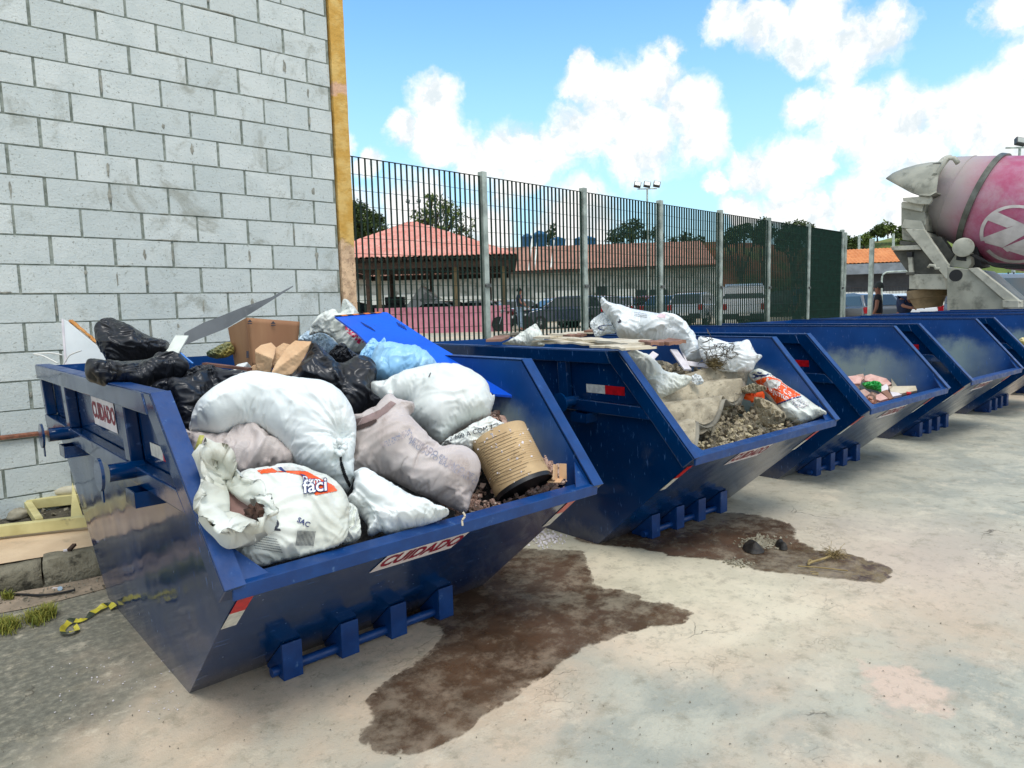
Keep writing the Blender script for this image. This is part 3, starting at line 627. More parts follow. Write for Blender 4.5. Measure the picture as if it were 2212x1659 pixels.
# ================================================================== sacks, bags and rubbish
c1 = crop(0, 800, 2.37); c3 = crop(500, 800, 3.016); c4 = crop(900, 850, 2.552); c5 = crop(550, 1200, 2.949); c6 = crop(1200, 850, 2.765); c7 = crop(1700, 850, 2.949); c8 = crop(2300, 850, 3.318)
def sk2w(k, x, y, z):
    a, b, r = SKP[k]; r = R(r); return Vector((a+cos(r)*x-sin(r)*y, b+sin(r)*x+cos(r)*y, z))
def w2sk(k, P):
    a, b, r = SKP[k]; r = R(r); dx, dy = P.x-a, P.y-b; return Vector((cos(r)*dx+sin(r)*dy, -sin(r)*dx+cos(r)*dy, P.z))
def heapz(y): return .70+(y+.68)*.50 if y < .5 else 1.27
def heapd(k, px, py, hz=heapz):
    d = ray(px, py); t = 1.2
    while t < 25:
        L = w2sk(k, CAM+d*t)
        if (L.z < hz(L.y) and L.y > -.78) or L.y > 1.55: break
        t += .01
    return t
def cloth(name, c1, c2=None, dirt=None, weave=0, rough=.55, wr=.35, wsc=9, **k):
    """woven plastic or film sheeting: fine wrinkles, weave"""
    m, nt, b, oc = newmat(name)
    c1 = lin(c1); c2 = lin(c2) if c2 else tuple(x*.85 for x in c1)
    col = mixc(nt, mrange(nt, texn(nt, oc, 5, 6), .35, .65), c1, c2)
    if dirt: col = mixc(nt, mrange(nt, texn(nt, oc, k.get('dsc', 4), 9, .7, .6), k.get('dlo', .52), k.get('dhi', .75), 0, .8), col, lin(dirt))
    h = texn(nt, oc, wsc, 4, .5, 1.2)
    rid = vmath(nt, 'SUBTRACT', 1.0, vmath(nt, 'ABSOLUTE', vmath(nt, 'MULTIPLY_ADD', h, 6.0, -3.0)))
    h2 = texn(nt, oc, wsc*3.1, 5, .6, .8)
    hh = vmath(nt, 'ADD', vmath(nt, 'MULTIPLY', rid, .8), vmath(nt, 'MULTIPLY', h2, .6))
    nrm = bump(nt, hh, wr*.5, .01)
    if weave:
        sx = nn(nt, 'ShaderNodeSeparateXYZ'); nt.links.new(oc, sx.inputs[0]); F_ = 2*pi/weave
        w = vmath(nt, 'ADD', vmath(nt, 'SINE', vmath(nt, 'MULTIPLY', vmath(nt, 'ADD', sx.outputs[0], vmath(nt, 'MULTIPLY', sx.outputs[2], .6)), F_)), vmath(nt, 'SINE', vmath(nt, 'MULTIPLY', vmath(nt, 'SUBTRACT', sx.outputs[1], vmath(nt, 'MULTIPLY', sx.outputs[2], .7)), F_)))
        nrm = bump(nt, w, .3, .0012, nrm); col = mixc(nt, mrange(nt, w, -.2, 1.2, 0, .2), col, tuple(x*.45 for x in c1))
    nt.links.new(col, b.inputs['Base Color']); nt.links.new(nrm, b.inputs['Normal'])
    b.inputs['Roughness'].default_value = rough; b.inputs['Specular IOR Level'].default_value = k.get('spec', .4)
    if k.get('sss'): b.inputs['Subsurface Weight'].default_value = k['sss']; b.inputs['Subsurface Radius'].default_value = (.05, .05, .06); b.inputs['Subsurface Scale'].default_value = .5
    return m
M_white = cloth('white_woven_plastic', 'e9eeec', 'dfe6e4', weave=.0, rough=.5, wr=.16, wsc=7)
M_whited = cloth('white_dusty_plastic', 'dfe3dc', 'cfd2c6', dirt='a79a80', rough=.55, wr=.25, wsc=8)
M_whiteb = cloth('white_smooth_sack', 'e4e8e3', 'd9ded8', rough=.45, wr=.12, wsc=6)
M_film = cloth('white_plastic_film', 'e8ebea', 'd9dfdf', rough=.28, wr=.35, wsc=12, spec=.5)
M_bluebag = cloth('pale_blue_film', '8fc4ea', 'a9d4ee', rough=.35, wr=.15, wsc=6)
M_black = cloth('black_bin_film', '191b20', '24272e', rough=.33, wr=.15, wsc=4, spec=.5)
M_grey = cloth('grey_raffia', 'cfc5c0', 'c0b4ae', dirt='8d7b72', weave=.0042, rough=.7, wr=.25, wsc=5)
M_greyd = cloth('brown_grey_raffia', '9a8480', '86716c', weave=.0042, rough=.75, wr=.25, wsc=5)
M_pinkcloth = cloth('pinkish_brown_lining', '9b7d76', '7f625b', dirt='5f4a40', rough=.7, wr=.4, wsc=7)
M_kraft = pm('kraft_paper', 'dab68e', 'c9a078', 6, rough=.8, bmp=.35, bsc=30, bd=.006)
M_board = pm('box_cardboard', 'a9805c', '94694a', 4, rough=.75, bmp=.15, bsc=30, bd=.004, stretch=(1, 1, .2))
def resample(P, n, closed=True):
    P = [Vector((p[0], p[1], 0)) for p in P]; m = len(P)
    # smooth closed curve through the points (centripetal-ish Catmull-Rom)
    Q = []
    for i in range(m):
        a, b, c, d = P[(i-1) % m], P[i], P[(i+1) % m], P[(i+2) % m]
        for k in range(8):
            t = k/8; Q.append(.5*((2*b)+(c-a)*t+(2*a-5*b+4*c-d)*t*t+(3*b-a-3*c+d)*t**3)*1.0 if True else b.lerp(c, t))
    L = [0]
    for i in range(len(Q)): L.append(L[-1]+(Q[(i+1) % len(Q)]-Q[i]).length)
    R_ = []; j = 0
    for k in range(n):
        s = L[-1]*k/n
        while L[j+1] < s: j += 1
        R_.append(Q[j].lerp(Q[(j+1) % len(Q)], (s-L[j])/max(1e-6, L[j+1]-L[j])))
    return R_
def bag(name, label, cat, out, mat, dist, T, seed=0, ctr=None, up=.35, slack=.10, bend=.08, pres=.5, nv=2800, cr=.012, knot=None, pull=.05, lump=.3, back=.7, group=None, dirn=None, **_):
    """a filled sack: its outline stands in a plane at its own distance, front and back sheets are blown out
       from it with slack cloth, so that folds and gathers form on their own"""
    xs_ = [p[0] for p in out]; ys_ = [p[1] for p in out]; cx, cy = ctr if ctr else (sum(xs_)/len(xs_), sum(ys_)/len(ys_))
    o = atd(cx, cy, dist); d = (o-CAM).normalized(); n = (-d + Vector((0, 0, up))).normalized()
    u = n.cross(Vector((0, 0, 1))).normalized()*-1; v = n.cross(u)
    if v.z < 0: v = -v
    rim = [atplane(p.x, p.y, o, n)-o for p in resample(out, 160)]
    rim = [Vector((p.dot(u), p.dot(v))) for p in rim]
    size = sum(p.length for p in rim)/len(rim); k = 1/size
    P, Fa, m, dd = cdt_fill([p*k for p in rim], nv, seed+1)
    D = max(dd); Tn = T*k; nP = len(P); V = []; h0 = []
    for i, p in enumerate(P):
        r = min(1, dd[i]/(D*.8)); z = Tn*math.sqrt(max(0, 1-(1-r)**2))*(1+lump*noise.noise(Vector((p.x*1.3, p.y*1.3, seed*3.1)))*1.6); h0.append(max(z, 0))
    V = [Vector((p.x, p.y, 0 if i < m else max(h0[i]*.8, .01)+.03*noise.noise(Vector((p.x*5, p.y*5, seed+.5))))) for i, p in enumerate(P)]
    bk = {}
    for i in range(nP):
        if i < m: bk[i] = i
        else: bk[i] = len(V); V.append(Vector((P[i].x, P[i].y, -max(h0[i]*.8*back, .01))))
    Fa = [g for g in Fa if not all(i < m for i in g)]      # a corner cut by the rim alone has no inside
    F = [tuple(g) for g in Fa]+[tuple(bk[i] for i in g[::-1]) for g in Fa]
    S_ = drape(V, F, list(range(m)), pres, bend, -slack)
    zs = sorted(p.z for p in S_); f = Tn/max(.02, zs[int(len(zs)*.985)])
    kn = None
    if knot: q = atplane(knot[0], knot[1], o, n)-o; kn = Vector((q.dot(u), q.dot(v)))*k
    W_ = []
    for p in S_:
        z = p.z*f if p.z > 0 else p.z*f*back
        if cr and p.z > 0:      # broad soft hollows and sharp pulls that the coarse sheet cannot hold
            w = Vector((p.x, p.y, seed))+.3*Vector((noise.noise(Vector((p.x*1.5, p.y*1.5, seed))), noise.noise(Vector((p.x*1.5+9, p.y*1.5, seed))), 0)); ca, sa = cos(R(dirn or 0)), sin(R(dirn or 0)); w = Vector(((w.x*ca+w.y*sa)*(.4 if dirn is not None else 1), -w.x*sa+w.y*ca, seed))
            z += cr*k*min(1, z/(Tn*.5))*((1-2*abs(noise.noise(w*2.6)))-.6+.5*(1-2*abs(noise.noise(w*6.1)))*1.0-.2)*1.6
        if kn is not None and p.z > 0:
            e = Vector((p.x, p.y))-kn; q = e.length; th = math.atan2(e.y, e.x); ri = lambda x: 1-abs(x)*2
            star = ri(noise.noise(Vector((cos(th)*4.2, sin(th)*4.2, seed+5))))*.7 + .5*noise.noise(Vector((cos(th)*11, sin(th)*11, q*4)))
            z += pull*k*(-math.exp(-(q/.16)**2) + .55*math.exp(-q/.55)*(1-math.exp(-(q/.05)**2))*star)
        W_.append(o+(u*p.x+v*p.y+n*z)/k)
    a = W_[F[0][0]]; 
    if (W_[F[0][1]]-a).cross(W_[F[0][2]]-a).dot(n) < 0: F = [g[::-1] for g in F]
    ob = solo(name, label, cat, W_, F, mat, group=group, smooth=True)
    return ob
def bvh(*obs):
    V = []; F = []
    for o in obs:
        n = len(V); V += [o.location+v.co for v in o.data.vertices]; F += [[i+n for i in p.vertices] for p in o.data.polygons]
    return BVHTree.FromPolygons(V, F)
def hit(tree, px, py, lift):
    d = ray(px, py).normalized(); h = tree.ray_cast(CAM, d)
    return None if h[0] is None else h[0]-d*lift
def patch(name, ob, poly, mat, lift=.003, step=1.3, test=None, tree=None):
    """a printed or shade-dark area lying on the surface of a bag"""
    tr = tree or bvh(ob); x0 = min(p[0] for p in poly); x1 = max(p[0] for p in poly); y0 = min(p[1] for p in poly); y1 = max(p[1] for p in poly)
    nx, ny = int((x1-x0)/step)+1, int((y1-y0)/step)+1; idx = {}; V = []; F = []
    def vert(i, j):
        if (i, j) not in idx:
            h = hit(tr, x0+i*step, y0+j*step, lift)
            idx[(i, j)] = None if h is None else len(V)
            if h is not None: V.append(h)
        return idx[(i, j)]
    for j in range(ny):
        for i in range(nx):
            cx, cy = x0+(i+.5)*step, y0+(j+.5)*step
            if inside(cx, cy, poly) and (test is None or test(cx, cy)):
                q = [vert(i, j), vert(i, j+1), vert(i+1, j+1), vert(i+1, j)]
                if None not in q and max((V[q[a]]-V[q[a-1]]).length for a in range(4)) < .035: F.append(tuple(q))
    if not F: return None
    return mesh(name, V, F, mat, ob, world=True, smooth=True)
def print_text(name, ob, s, o, u, v, size, mat, lift=.0045, bold=0.0, tree=None, sx=1):
    """lettering printed on a bag: o, u, v in picture pixels, size in pixels"""
    tr = tree or bvh(ob); V0, F0 = text_mesh(s, 1.0, bold, 0, sx); ul = math.hypot(*u); vl = math.hypot(*v); V = []; ok = []
    for p in V0:
        px = o[0]+size*(p.x*u[0]/ul+p.y*v[0]/vl); py = o[1]+size*(p.x*u[1]/ul+p.y*v[1]/vl); h = hit(tr, px, py, lift); ok.append(h is not None); V.append(h or Vector())
    F = [f for f in F0 if all(ok[i] for i in f) and max((V[f[a]]-V[f[a-1]]).length for a in range(len(f))) < .06]
    us = sorted({i for f in F for i in f}); mp = {i: k for k, i in enumerate(us)}
    if not F: return None
    return mesh(name, [V[i] for i in us], [tuple(mp[i] for i in f) for f in F], mat, ob, world=True)
M_ink = pm('blue_grey_ink', '8f93a6', 'b0a4a6', 40, .4, .6, rough=.7); M_inkd = pm('dark_ink', '3c3f4c', rough=.7); M_orange = cloth('orange_print', 'ee5a1e', 'e2521a', dirt='e9a080', rough=.45, wr=.2); M_navyink = pm('navy_ink', '24346e', rough=.6); M_whiteink = pm('white_ink', 'e8e8e6', rough=.6)
M_pink = cloth('pink_print', 'e03c68', 'd22c58', rough=.45, wr=.2)
def L(f, pts): return [f(p) for p in pts]
def chunks(n, place, size, seed, flat=.6):
    """broken pieces of masonry scattered by place(i) -> point"""
    rnd = random.Random(seed); out = []
    for i in range(n):
        p = place(rnd); 
        if p is None: continue
        s = size*rnd.uniform(.4, 1.3); bm = bmesh.new(); bmesh.ops.create_cube(bm, size=1)
        m = Matrix.Rotation(rnd.uniform(0, 6.3), 4, Vector((rnd.uniform(-1, 1), rnd.uniform(-1, 1), rnd.uniform(-1, 1))).normalized())
        V = []
        for v in bm.verts:
            q = Vector((v.co.x*rnd.uniform(.7, 1.2), v.co.y*rnd.uniform(.6, 1.1), v.co.z*flat*rnd.uniform(.6, 1.2)))*s; V.append(p+(m @ q))
        F = [tuple(v.index for v in f.verts) for f in bm.faces]; bm.free(); out.append((V, F))
    return join(*out)
def fill(k, x0, x1, y0, y1, hz, drop, mat, name, label, bumps=.03, seed=0, n=60):
    """the mass of debris that fills a skip under what lies on top"""
    def f(u, v):
        y = y0+(y1-y0)*v; x = x0+(x1-x0)*u; z = hz(y)-drop(x, y) if callable(drop) else hz(y)-drop
        z += bumps*N((x, y, seed), 6)+bumps*.7*N((x, y, seed), 15)+bumps*.4*N((x, y, seed), 34)
        return sk2w(k, x, y, max(z, -y*.8922+.03))
    V, F = grid(n, n, f); return solo(name, label, 'rubble', V, F, mat, kind='stuff', smooth=False)
M_rub = pm('pink_rubble', 'b08f80', '7a6557', 22, .4, .6, rough=.95, bmp=.8, bsc=60, bd=.02, dirt='d9cfc2', dsc=30, dlo=.56, dhi=.66)
M_rubp = pm('pink_masonry', 'b78d7e', 'c9b0a0', 10, rough=.95, bmp=.5, bsc=60, bd=.01, dirt='8b6a5e', dsc=16)
M_rubd = pm('dark_rubbish', '3c3a38', '22211f', 20, .4, .6, rough=.9, bmp=.8, bsc=50, bd=.02, dirt='76706a', dsc=25, dlo=.6, dhi=.7)
# ------------------------------------------------------------------ first skip
fill(0, -.03, 1.54, -.62, 1.88, heapz, lambda x, y: (.16 if y > -.5 else .13)+(.10 if x > .95 and y < .1 else 0), M_rubd, 'rubble_heap', 'dark loose rubbish filling the first skip under the bags', seed=3)
def hd(p, k=0, lift=0): return heapd(k, *p)-lift
def ctr_of(P): return (sum(p[0] for p in P)/len(P), sum(p[1] for p in P)/len(P))
def mk(name, label, cat, P, mat, lift, T, k=0, **kw):
    c = kw.get('ctr') or ctr_of(P); return bag(name, label, cat, P, mat, heapd(k, *c)-lift, T, **kw)
# rear row
P = L(c1, [(655, 365), (690, 320), (740, 290), (830, 300), (1000, 390), (1130, 440), (1155, 490), (1130, 530), (1000, 560), (880, 590), (770, 590), (700, 520), (660, 450)])
mk('bin_bag', 'upright black bin bag standing against the white door panel', 'bin bag', P, M_black, .0, .13, seed=1, slack=.15, bend=.05, pres=.5, nv=4000, cr=.012, crease=.028, dirn=-25, cs=9, edge=.04)
P = L(c1, [(590, 640), (630, 580), (800, 575), (1000, 560), (1080, 530), (1180, 535), (1250, 580), (1285, 640), (1230, 700), (1080, 720), (960, 765), (800, 735), (720, 745), (640, 718), (598, 690)])
mk('bin_bag', 'crumpled black bin bag lying over the rim of the first skip', 'bin bag', P, M_black, .12, .10, seed=2, slack=.15, bend=.05, pres=.5, nv=4000, cr=.012, crease=.035, dirn=5, cs=9, edge=.05)
P = L(c1, [(1040, 790), (1080, 715), (1250, 690), (1420, 640), (1600, 640), (1760, 700), (1680, 800), (1500, 880), (1400, 980), (1340, 1060), (1250, 1060), (1190, 960), (1130, 830)])
mk('bin_bag', 'large taut black plastic bag under the long white sack', 'bin bag', P, M_black, .04, .10, seed=3, slack=.15, bend=.05, pres=.5, nv=4000, cr=.012, crease=.022, dirn=-8, cs=6)
P = L(c3, [(90, 890), (170, 800), (330, 780), (470, 850), (640, 880), (660, 930), (560, 985), (300, 990), (100, 960)])
mk('bin_bag', 'small crumpled black bag in front of the torn cardboard', 'bin bag', P, M_black, .12, .07, seed=4, slack=.15, bend=.05, pres=.5, nv=4000, cr=.012, crease=.03, cs=9, edge=.05)
P = L(c3, [(1200, 575), (1380, 690), (1440, 750), (1600, 700), (1720, 750), (1760, 850), (1740, 960), (1800, 1090), (1680, 1150), (1520, 1230), (1400, 1180), (1260, 1060), (1050, 980), (900, 900), (1030, 840), (1150, 690)])
mk('bin_bag', 'big shiny black bag between the kraft paper and the pale blue bag', 'bin bag', P, M_black, .03, .14, seed=5, slack=.15, bend=.05, pres=.5, nv=4000, cr=.012, crease=.028, dirn=-52, cs=8, edge=.04)
P = L(c3, [(1350, 690), (1400, 610), (1480, 585), (1550, 640), (1640, 700), (1560, 740), (1430, 740)])
mk('bin_bag', 'knotted black bag neck behind the big shiny black bag', 'bin bag', P, M_black, .0, .05, seed=6, slack=.15, bend=.05, pres=.5, nv=4000, cr=.012, crease=.02, cs=7)
P = L(c3, [(1085, 560), (1130, 500), (1200, 470), (1290, 470), (1360, 520), (1450, 610), (1370, 670), (1300, 660), (1190, 610)])
mk('carrier_bag', 'small bluish white carrier bag behind the kraft paper', 'plastic bag', P, cloth('bluish_film', 'c3d6e2', 'a9c2d6', rough=.3, wr=.6), .0, .07, seed=7, slack=.10, bend=.03, pres=.8, cr=.008, crease=.03, cs=8, edge=.04)
P = L(c3, [(1180, 500), (1240, 370), (1320, 310), (1400, 285), (1450, 315), (1475, 200), (1545, 225), (1615, 315), (1680, 420), (1710, 545), (1650, 640), (1540, 660), (1450, 600), (1380, 520), (1280, 480)])
b = bag('printed_sack', 'creased white sack with a pink print leaning on the blue sheet', 'sack', P, M_whited, 4.62, .10, seed=8, slack=.13, bend=.06, pres=.4, crease=.035, dirn=60, cs=7, edge=.05)
patch('pink_print', b, L(c3, [(1490, 410), (1560, 440), (1640, 500), (1700, 545), (1610, 580), (1560, 520), (1500, 470)]), M_pink)
print_text('print_lettering', b, 'Porc', c3((1585, 515)), (1, .62), (-.62, 1)[0:0] or (.62, -1), 27, M_whiteink, bold=.02)
# pale blue bag with its twisted neck
P = L(c4, [(440, 520), (470, 440), (520, 395), (620, 385), (720, 395), (810, 425), (880, 480), (920, 560), (860, 620), (740, 660), (600, 680), (490, 650), (450, 600)])
mk('plastic_bag', 'light blue plastic bag on top of the first skip', 'plastic bag', P, M_bluebag, .0, .16, seed=9, slack=.10, bend=.03, pres=.8, cr=.008, crease=.02, dirn=60, cs=6, edge=.04)
P = L(c4, [(348, 455), (390, 380), (445, 325), (495, 350), (533, 318), (540, 380), (480, 440), (430, 500), (380, 510)])
mk('bag_neck', 'twisted see-through neck of the light blue bag', 'plastic bag', P, M_bluebag, .03, .04, seed=10, slack=.10, bend=.03, pres=.8, cr=.008, crease=.03, dirn=50, cs=9)
# blue corrugated plastic sheet sliding down into the skip
M_sheet = pm('bright_blue_sheet', (.004, .085, .62), (.004, .11, .75), 3, rough=.28, r2=.4, bmp=.15, bsc=12, bd=.01, dirt='0a2c8a', dsc=9, dlo=.64, dhi=.72)
sh = [c4(p) for p in [(165, 158), (440, 133), (550, 128), (640, 190), (760, 268), (870, 340), (1040, 440), (1300, 590), (1472, 742), (1330, 730), (1200, 640), (900, 560), (640, 560), (480, 430), (330, 280)]]
A = atd(*c4((165, 158)), 4.35); B = atd(*c4((550, 128)), 4.55); C = atd(*c4((1472, 742)), 3.55)
sn = (B-A).cross(C-A).normalized()
if sn.dot(CAM-A) < 0: sn = -sn
shp = [atplane(*p, A, sn) for p in sh]
sheet = thing('plastic_sheet', 'bright blue plastic sheet leaning out over the far side of the first skip', 'plastic sheet', tuple(sum(shp, Vector())/len(shp)))
mesh('panel', *prism(shp, -sn*.012), M_sheet, sheet, world=True)
st = [atplane(*p, A, sn)+sn*.001 for p in [c4((163, 157)), c4((496, 130))]]; stn = (st[1]-st[0])
sw = sn.cross(stn).normalized()
if sw.z > 0: sw = -sw
M_tapeo = pm('orange_tape', 'e07a2e', rough=.5); M_tapek = pm('black_tape', '2a1a16', rough=.5)
for k in range(8):
    a, b_ = st[0]+stn*k/8, st[0]+stn*(k+1)/8
    mesh('tape_stripe', *prism([a+sn*.002, b_+sn*.002, b_+sn*.002+sw*.022+stn*.02, a+sn*.002+sw*.022+stn*.02], sn*.0015), M_tapeo if k % 2 else M_tapek, sheet, world=True)
for (cx, cy, s_, n_) in ((385, 215, 30, 5), (640, 215, 22, 4)):      # smudged printing
    for k in range(n_):
        q = [c4((cx+14*k*1.2-s_, cy+k*9-12)), c4((cx+14*k*1.2-s_+9, cy+k*9-12)), c4((cx+14*k*1.2+s_-14, cy+k*9+20)), c4((cx+14*k*1.2+s_-24, cy+k*9+20))]
        mesh('print_mark', [atplane(*p, A, sn)+sn*.003 for p in q], [(0, 1, 2, 3)], pm('faint_print', (.003, .03, .24), rough=.5) if 'faint_print' not in bpy.data.materials else bpy.data.materials['faint_print'], sheet, world=True)
# grey board sticking up
P = [(60, 607), (100, 480), (270, 390), (380, 350), (600, 260), (850, 172), (1040, 72), (1042, 82), (850, 205), (640, 335), (480, 432), (420, 460), (240, 530)]
A = atd(*c3((60, 600)), 4.3); B = atd(*c3((1040, 75)), 4.9); bn = (B-A).cross(Vector((.3, .2, 1))).normalized()
if bn.dot(CAM-A) < 0: bn = -bn
bn = (bn+Vector((0, 0, -.0))).normalized()
pp = [atplane(*c3(p), A, bn) for p in P]
solo('board', 'long thin grey board pointing up towards the wall', 'board', *prism(pp, -bn*.006), pm('grey_board', '6f7375', '55595b', 3, rough=.55, bmp=.1, bsc=20, dirt='8a8e90', dsc=5), bevel=.0)
# white door panel with an orange foam core
P = [(428, 285), (462, 300), (760, 545), (762, 600), (640, 660), (450, 600)]
A = atd(*c1((450, 450)), 4.45); dn = (-ray(*c1((450, 450)))).normalized()+Vector((-.35, .0, .1)); dn.normalize()
dp = thing('door_panel', 'broken white door panel with an orange foam edge at the rear corner of the first skip', 'door panel', tuple(A-Vector((0, 0, .3))))
pp = [atplane(*c1(p), A, dn) for p in P]
mesh('panel', *prism(pp, -dn*.03), pm('door_white', 'dfe4e4', 'd0d6d6', 4, rough=.4), dp, world=True, bevel=.002)
q0, q1 = pp[1], pp[2]; e = (q1-q0).normalized(); w = dn.cross(e); w = w if w.z > 0 else -w
V, F = grid(30, 6, lambda u, v: q0+(q1-q0)*u - dn*(.004+.045*v) + w*(.012+.008*N((u*12, v*3, 1), 1)*1.4))
mesh('foam_edge', V, F, pm('orange_foam', 'd99c5a', 'c08142', 20, rough=.95, bmp=1, bsc=60, bd=.01), dp, world=True, thick=.012, smooth=True)
mesh('edge_strip', *beam(pp[0]+dn*.002, pp[5]+dn*.002, .012, .006, up=dn), M_signw, dp, world=True)
# strip, cords and wire
a, b_ = atd(*c1((1245, 402)), 4.1), atd(*c1((1170, 530)), 3.95)
solo('slat', 'short white plastic slat beside the grey board', 'slat', *beam(a, b_, .075, .012, up=(-.6, -.7, .3)), pm('slat_white', 'dfe4da', rough=.45), bevel=.002)
def cord(name, label, cat, pts, r, mat, n=6): return solo(name, label, cat, *tube(pts, r, n), mat, smooth=True)
def smoothpath(P, n=6):
    P = [Vector(p) for p in P]; out = []
    for i in range(len(P)-1):
        a, b_, c, d = P[max(i-1, 0)], P[i], P[i+1], P[min(i+2, len(P)-1)]
        for k in range(n): t = k/n; out.append(.5*((2*b_)+(c-a)*t+(2*a-5*b_+4*c-d)*t*t+(3*b_-a-3*c+d)*t**3))
    return out+[P[-1]]
M_cord = pm('blue_cord', (.06, .28, .8), rough=.4); M_wire = pm('white_wire', 'e8e8e2', rough=.4)
cords = [[(1185, 545), (1200, 515), (1235, 520), (1270, 550), (1320, 590)], [(1195, 548), (1215, 530), (1250, 535), (1275, 560), (1300, 585)], [(1180, 540), (1215, 512), (1240, 545), (1210, 552)]]
solo('blue_cord', 'loops of thin blue cord by the white slat', 'cord', *join(*[tube(smoothpath([atd(*c1(p), 4.0+.02*i) for p in cc]), .006, 6) for i, cc in enumerate(cords)]), M_cord, smooth=True)
cw = [[(228, 524), (290, 535), (340, 558), (395, 586)], [(228, 524), (300, 517), (370, 519), (425, 530)], [(430, 600), (450, 570), (480, 530), (555, 500)]]
solo('white_wire', 'stiff white wire curling out over the rear corner of the first skip', 'wire', *join(*[tube(smoothpath([atd(*c1(p), 4.35) for p in cc]), .0045, 5) for cc in cw]), M_wire, smooth=True)
# tall cardboard box
A = atd(*c3((690, 600)), 4.25)
lx = thing('cardboard_box', 'tall brown cardboard box standing behind the torn kraft paper', 'box', tuple(A-Vector((0, 0, .25))))
def bend(P, bow): 
    o = []
    n = 14
    for i in range(n+1):
        t = i/n; px = P[0][0]+(P[1][0]-P[0][0])*t; py = P[0][1]+(P[1][1]-P[0][1])*t; qx = P[3][0]+(P[2][0]-P[3][0])*t; qy = P[3][1]+(P[2][1]-P[3][1])*t
        dd = P[4]+(P[5]-P[4])*t-bow*sin(pi*t); o.append([atd(*c3((px+(qx-px)*s/10, py+(qy-py)*s/10)), dd+.02*s/10) for s in range(11)])
    V = [v for r in o for v in r]; F = [(i*11+j, i*11+j+1, (i+1)*11+j+1, (i+1)*11+j) for i in range(n) for j in range(10)]; return V, F
mesh('flap', *bend([(640, 350), (1098, 385), (1062, 800), (690, 780), 4.1, 4.2], .035), M_board, lx, world=True, thick=.006, smooth=True)
mesh('side', *bend([(478, 440), (640, 350), (690, 780), (540, 770), 4.3, 4.1], .0), M_board, lx, world=True, thick=.006)
M_boxink = pm('box_ink', '3b3a44', rough=.8)
for (cx, cy, dd) in ((665, 390, 4.07), (868, 405, 4.10)):      # printed pictograms: arrow over a bar
    q = lambda x, y: atd(*c3((cx+x, cy+y)), dd)
    mesh('printed_mark', [q(-22, 0), q(22, 0), q(0, -26), q(-20, 8), q(20, 8), q(20, 16), q(-20, 16)], [(0, 1, 2), (3, 6, 5, 4)], M_boxink, lx, world=True)
q = lambda x, y: atd(*c3((x, y)), 4.13)
mesh('printed_mark', [q(635, 640), q(655, 640), q(655, 700), q(635, 700), q(662, 645), q(672, 645), q(672, 695), q(662, 695), q(680, 645), q(690, 645), q(690, 695), q(680, 695)], [(0, 3, 2, 1), (4, 7, 6, 5), (8, 11, 10, 9)], M_boxink, lx, world=True)
# torn kraft paper
def paper(name, label, P, dist, T, seed, parent=None, mat=None, cat='cardboard', ctr=None, bow=.03):
    cx, cy = ctr or ctr_of(P); n = 90
    o = atd(cx, cy, dist); d = (-(o-CAM)).normalized(); nr = (d+Vector((0, 0, .3))).normalized()
    uu = nr.cross(Vector((0, 0, 1))).normalized(); vv = nr.cross(uu); rim = [atplane(p[0], p[1], o, nr)-o for p in [(P[i][0]+(P[(i+1) % len(P)][0]-P[i][0])*q/8+.5*N((i+q/8, seed, 0), 6), P[i][1]+(P[(i+1) % len(P)][1]-P[i][1])*q/8+.5*N((i+q/8, seed, 9), 6)) for i in range(len(P)) for q in range(8)]]; n = len(rim)
    rim = [Vector((p.dot(uu), p.dot(vv))) for p in rim]; sz = sum(p.length for p in rim)/n
    Q, F, m, dd = cdt_fill([p/sz for p in rim], 700, seed); D = max(dd)
    ang = seed*1.1; ca, sa = cos(ang), sin(ang)
    def zz(p):
        t = p.x*ca+p.y*sa; return bow/sz*.7*(1-abs(t)*1.4)+.07*noise.noise(Vector((p.x*2, p.y*2, seed)))+.03*noise.noise(Vector((p.x*6, p.y*7, seed)))+(.10*(t-.35) if t > .35 else 0)
    V = [Vector((p.x, p.y, zz(p))) for p in Q]
    return solo(name, label, cat, [o+(uu*p.x+vv*p.y+nr*p.z)*sz for p in V], F, mat or M_kraft, thick=.005, auto=30)
ku = heapd(0, *c3((950, 750)))
paper('torn_cardboard', 'curled leaf of torn kraft cardboard, the left one of the two', L(c3, [(712, 650), (760, 590), (850, 548), (892, 600), (880, 690), (855, 800), (830, 875), (745, 850), (718, 750)]), ku-.10, .03, 1, bow=.06)
paper('torn_cardboard', 'broad torn kraft cardboard flap folded over the black bag', L(c3, [(855, 850), (905, 740), (985, 610), (1060, 548), (1200, 578), (1145, 700), (1085, 790), (1025, 850), (930, 868)]), ku-.13, .03, 2, bow=.05)
paper('torn_cardboard', 'small fanned strip of corrugated cardboard below the kraft leaves', L(c3, [(590, 850), (700, 772), (845, 772), (842, 880), (760, 905), (680, 890)]), ku-.08, .03, 3, bow=.03)
paper('torn_cardboard', 'brown inner fold of cardboard between the two kraft leaves', L(c3, [(880, 620), (960, 570), (1050, 600), (980, 700), (900, 800), (870, 760)]), ku-.04, .03, 4, bow=.01)
paper('paper_scrap', 'crumpled translucent scrap in front of the tall box', L(c3, [(520, 790), (560, 755), (640, 755), (700, 800), (640, 880), (540, 870)]), ku-.0, .03, 5, mat=M_film, bow=.05)
solo('lath', 'thin brown wooden lath lying in front of the tall cardboard box', 'lath', *beam(atd(*c3((270, 752)), ku-.02), atd(*c3((665, 800)), ku-.12), .03, .012), M_brown0 if 'M_brown0' in globals() else pm('brown_lath', '7d5648', '5f4036', 8, rough=.8))
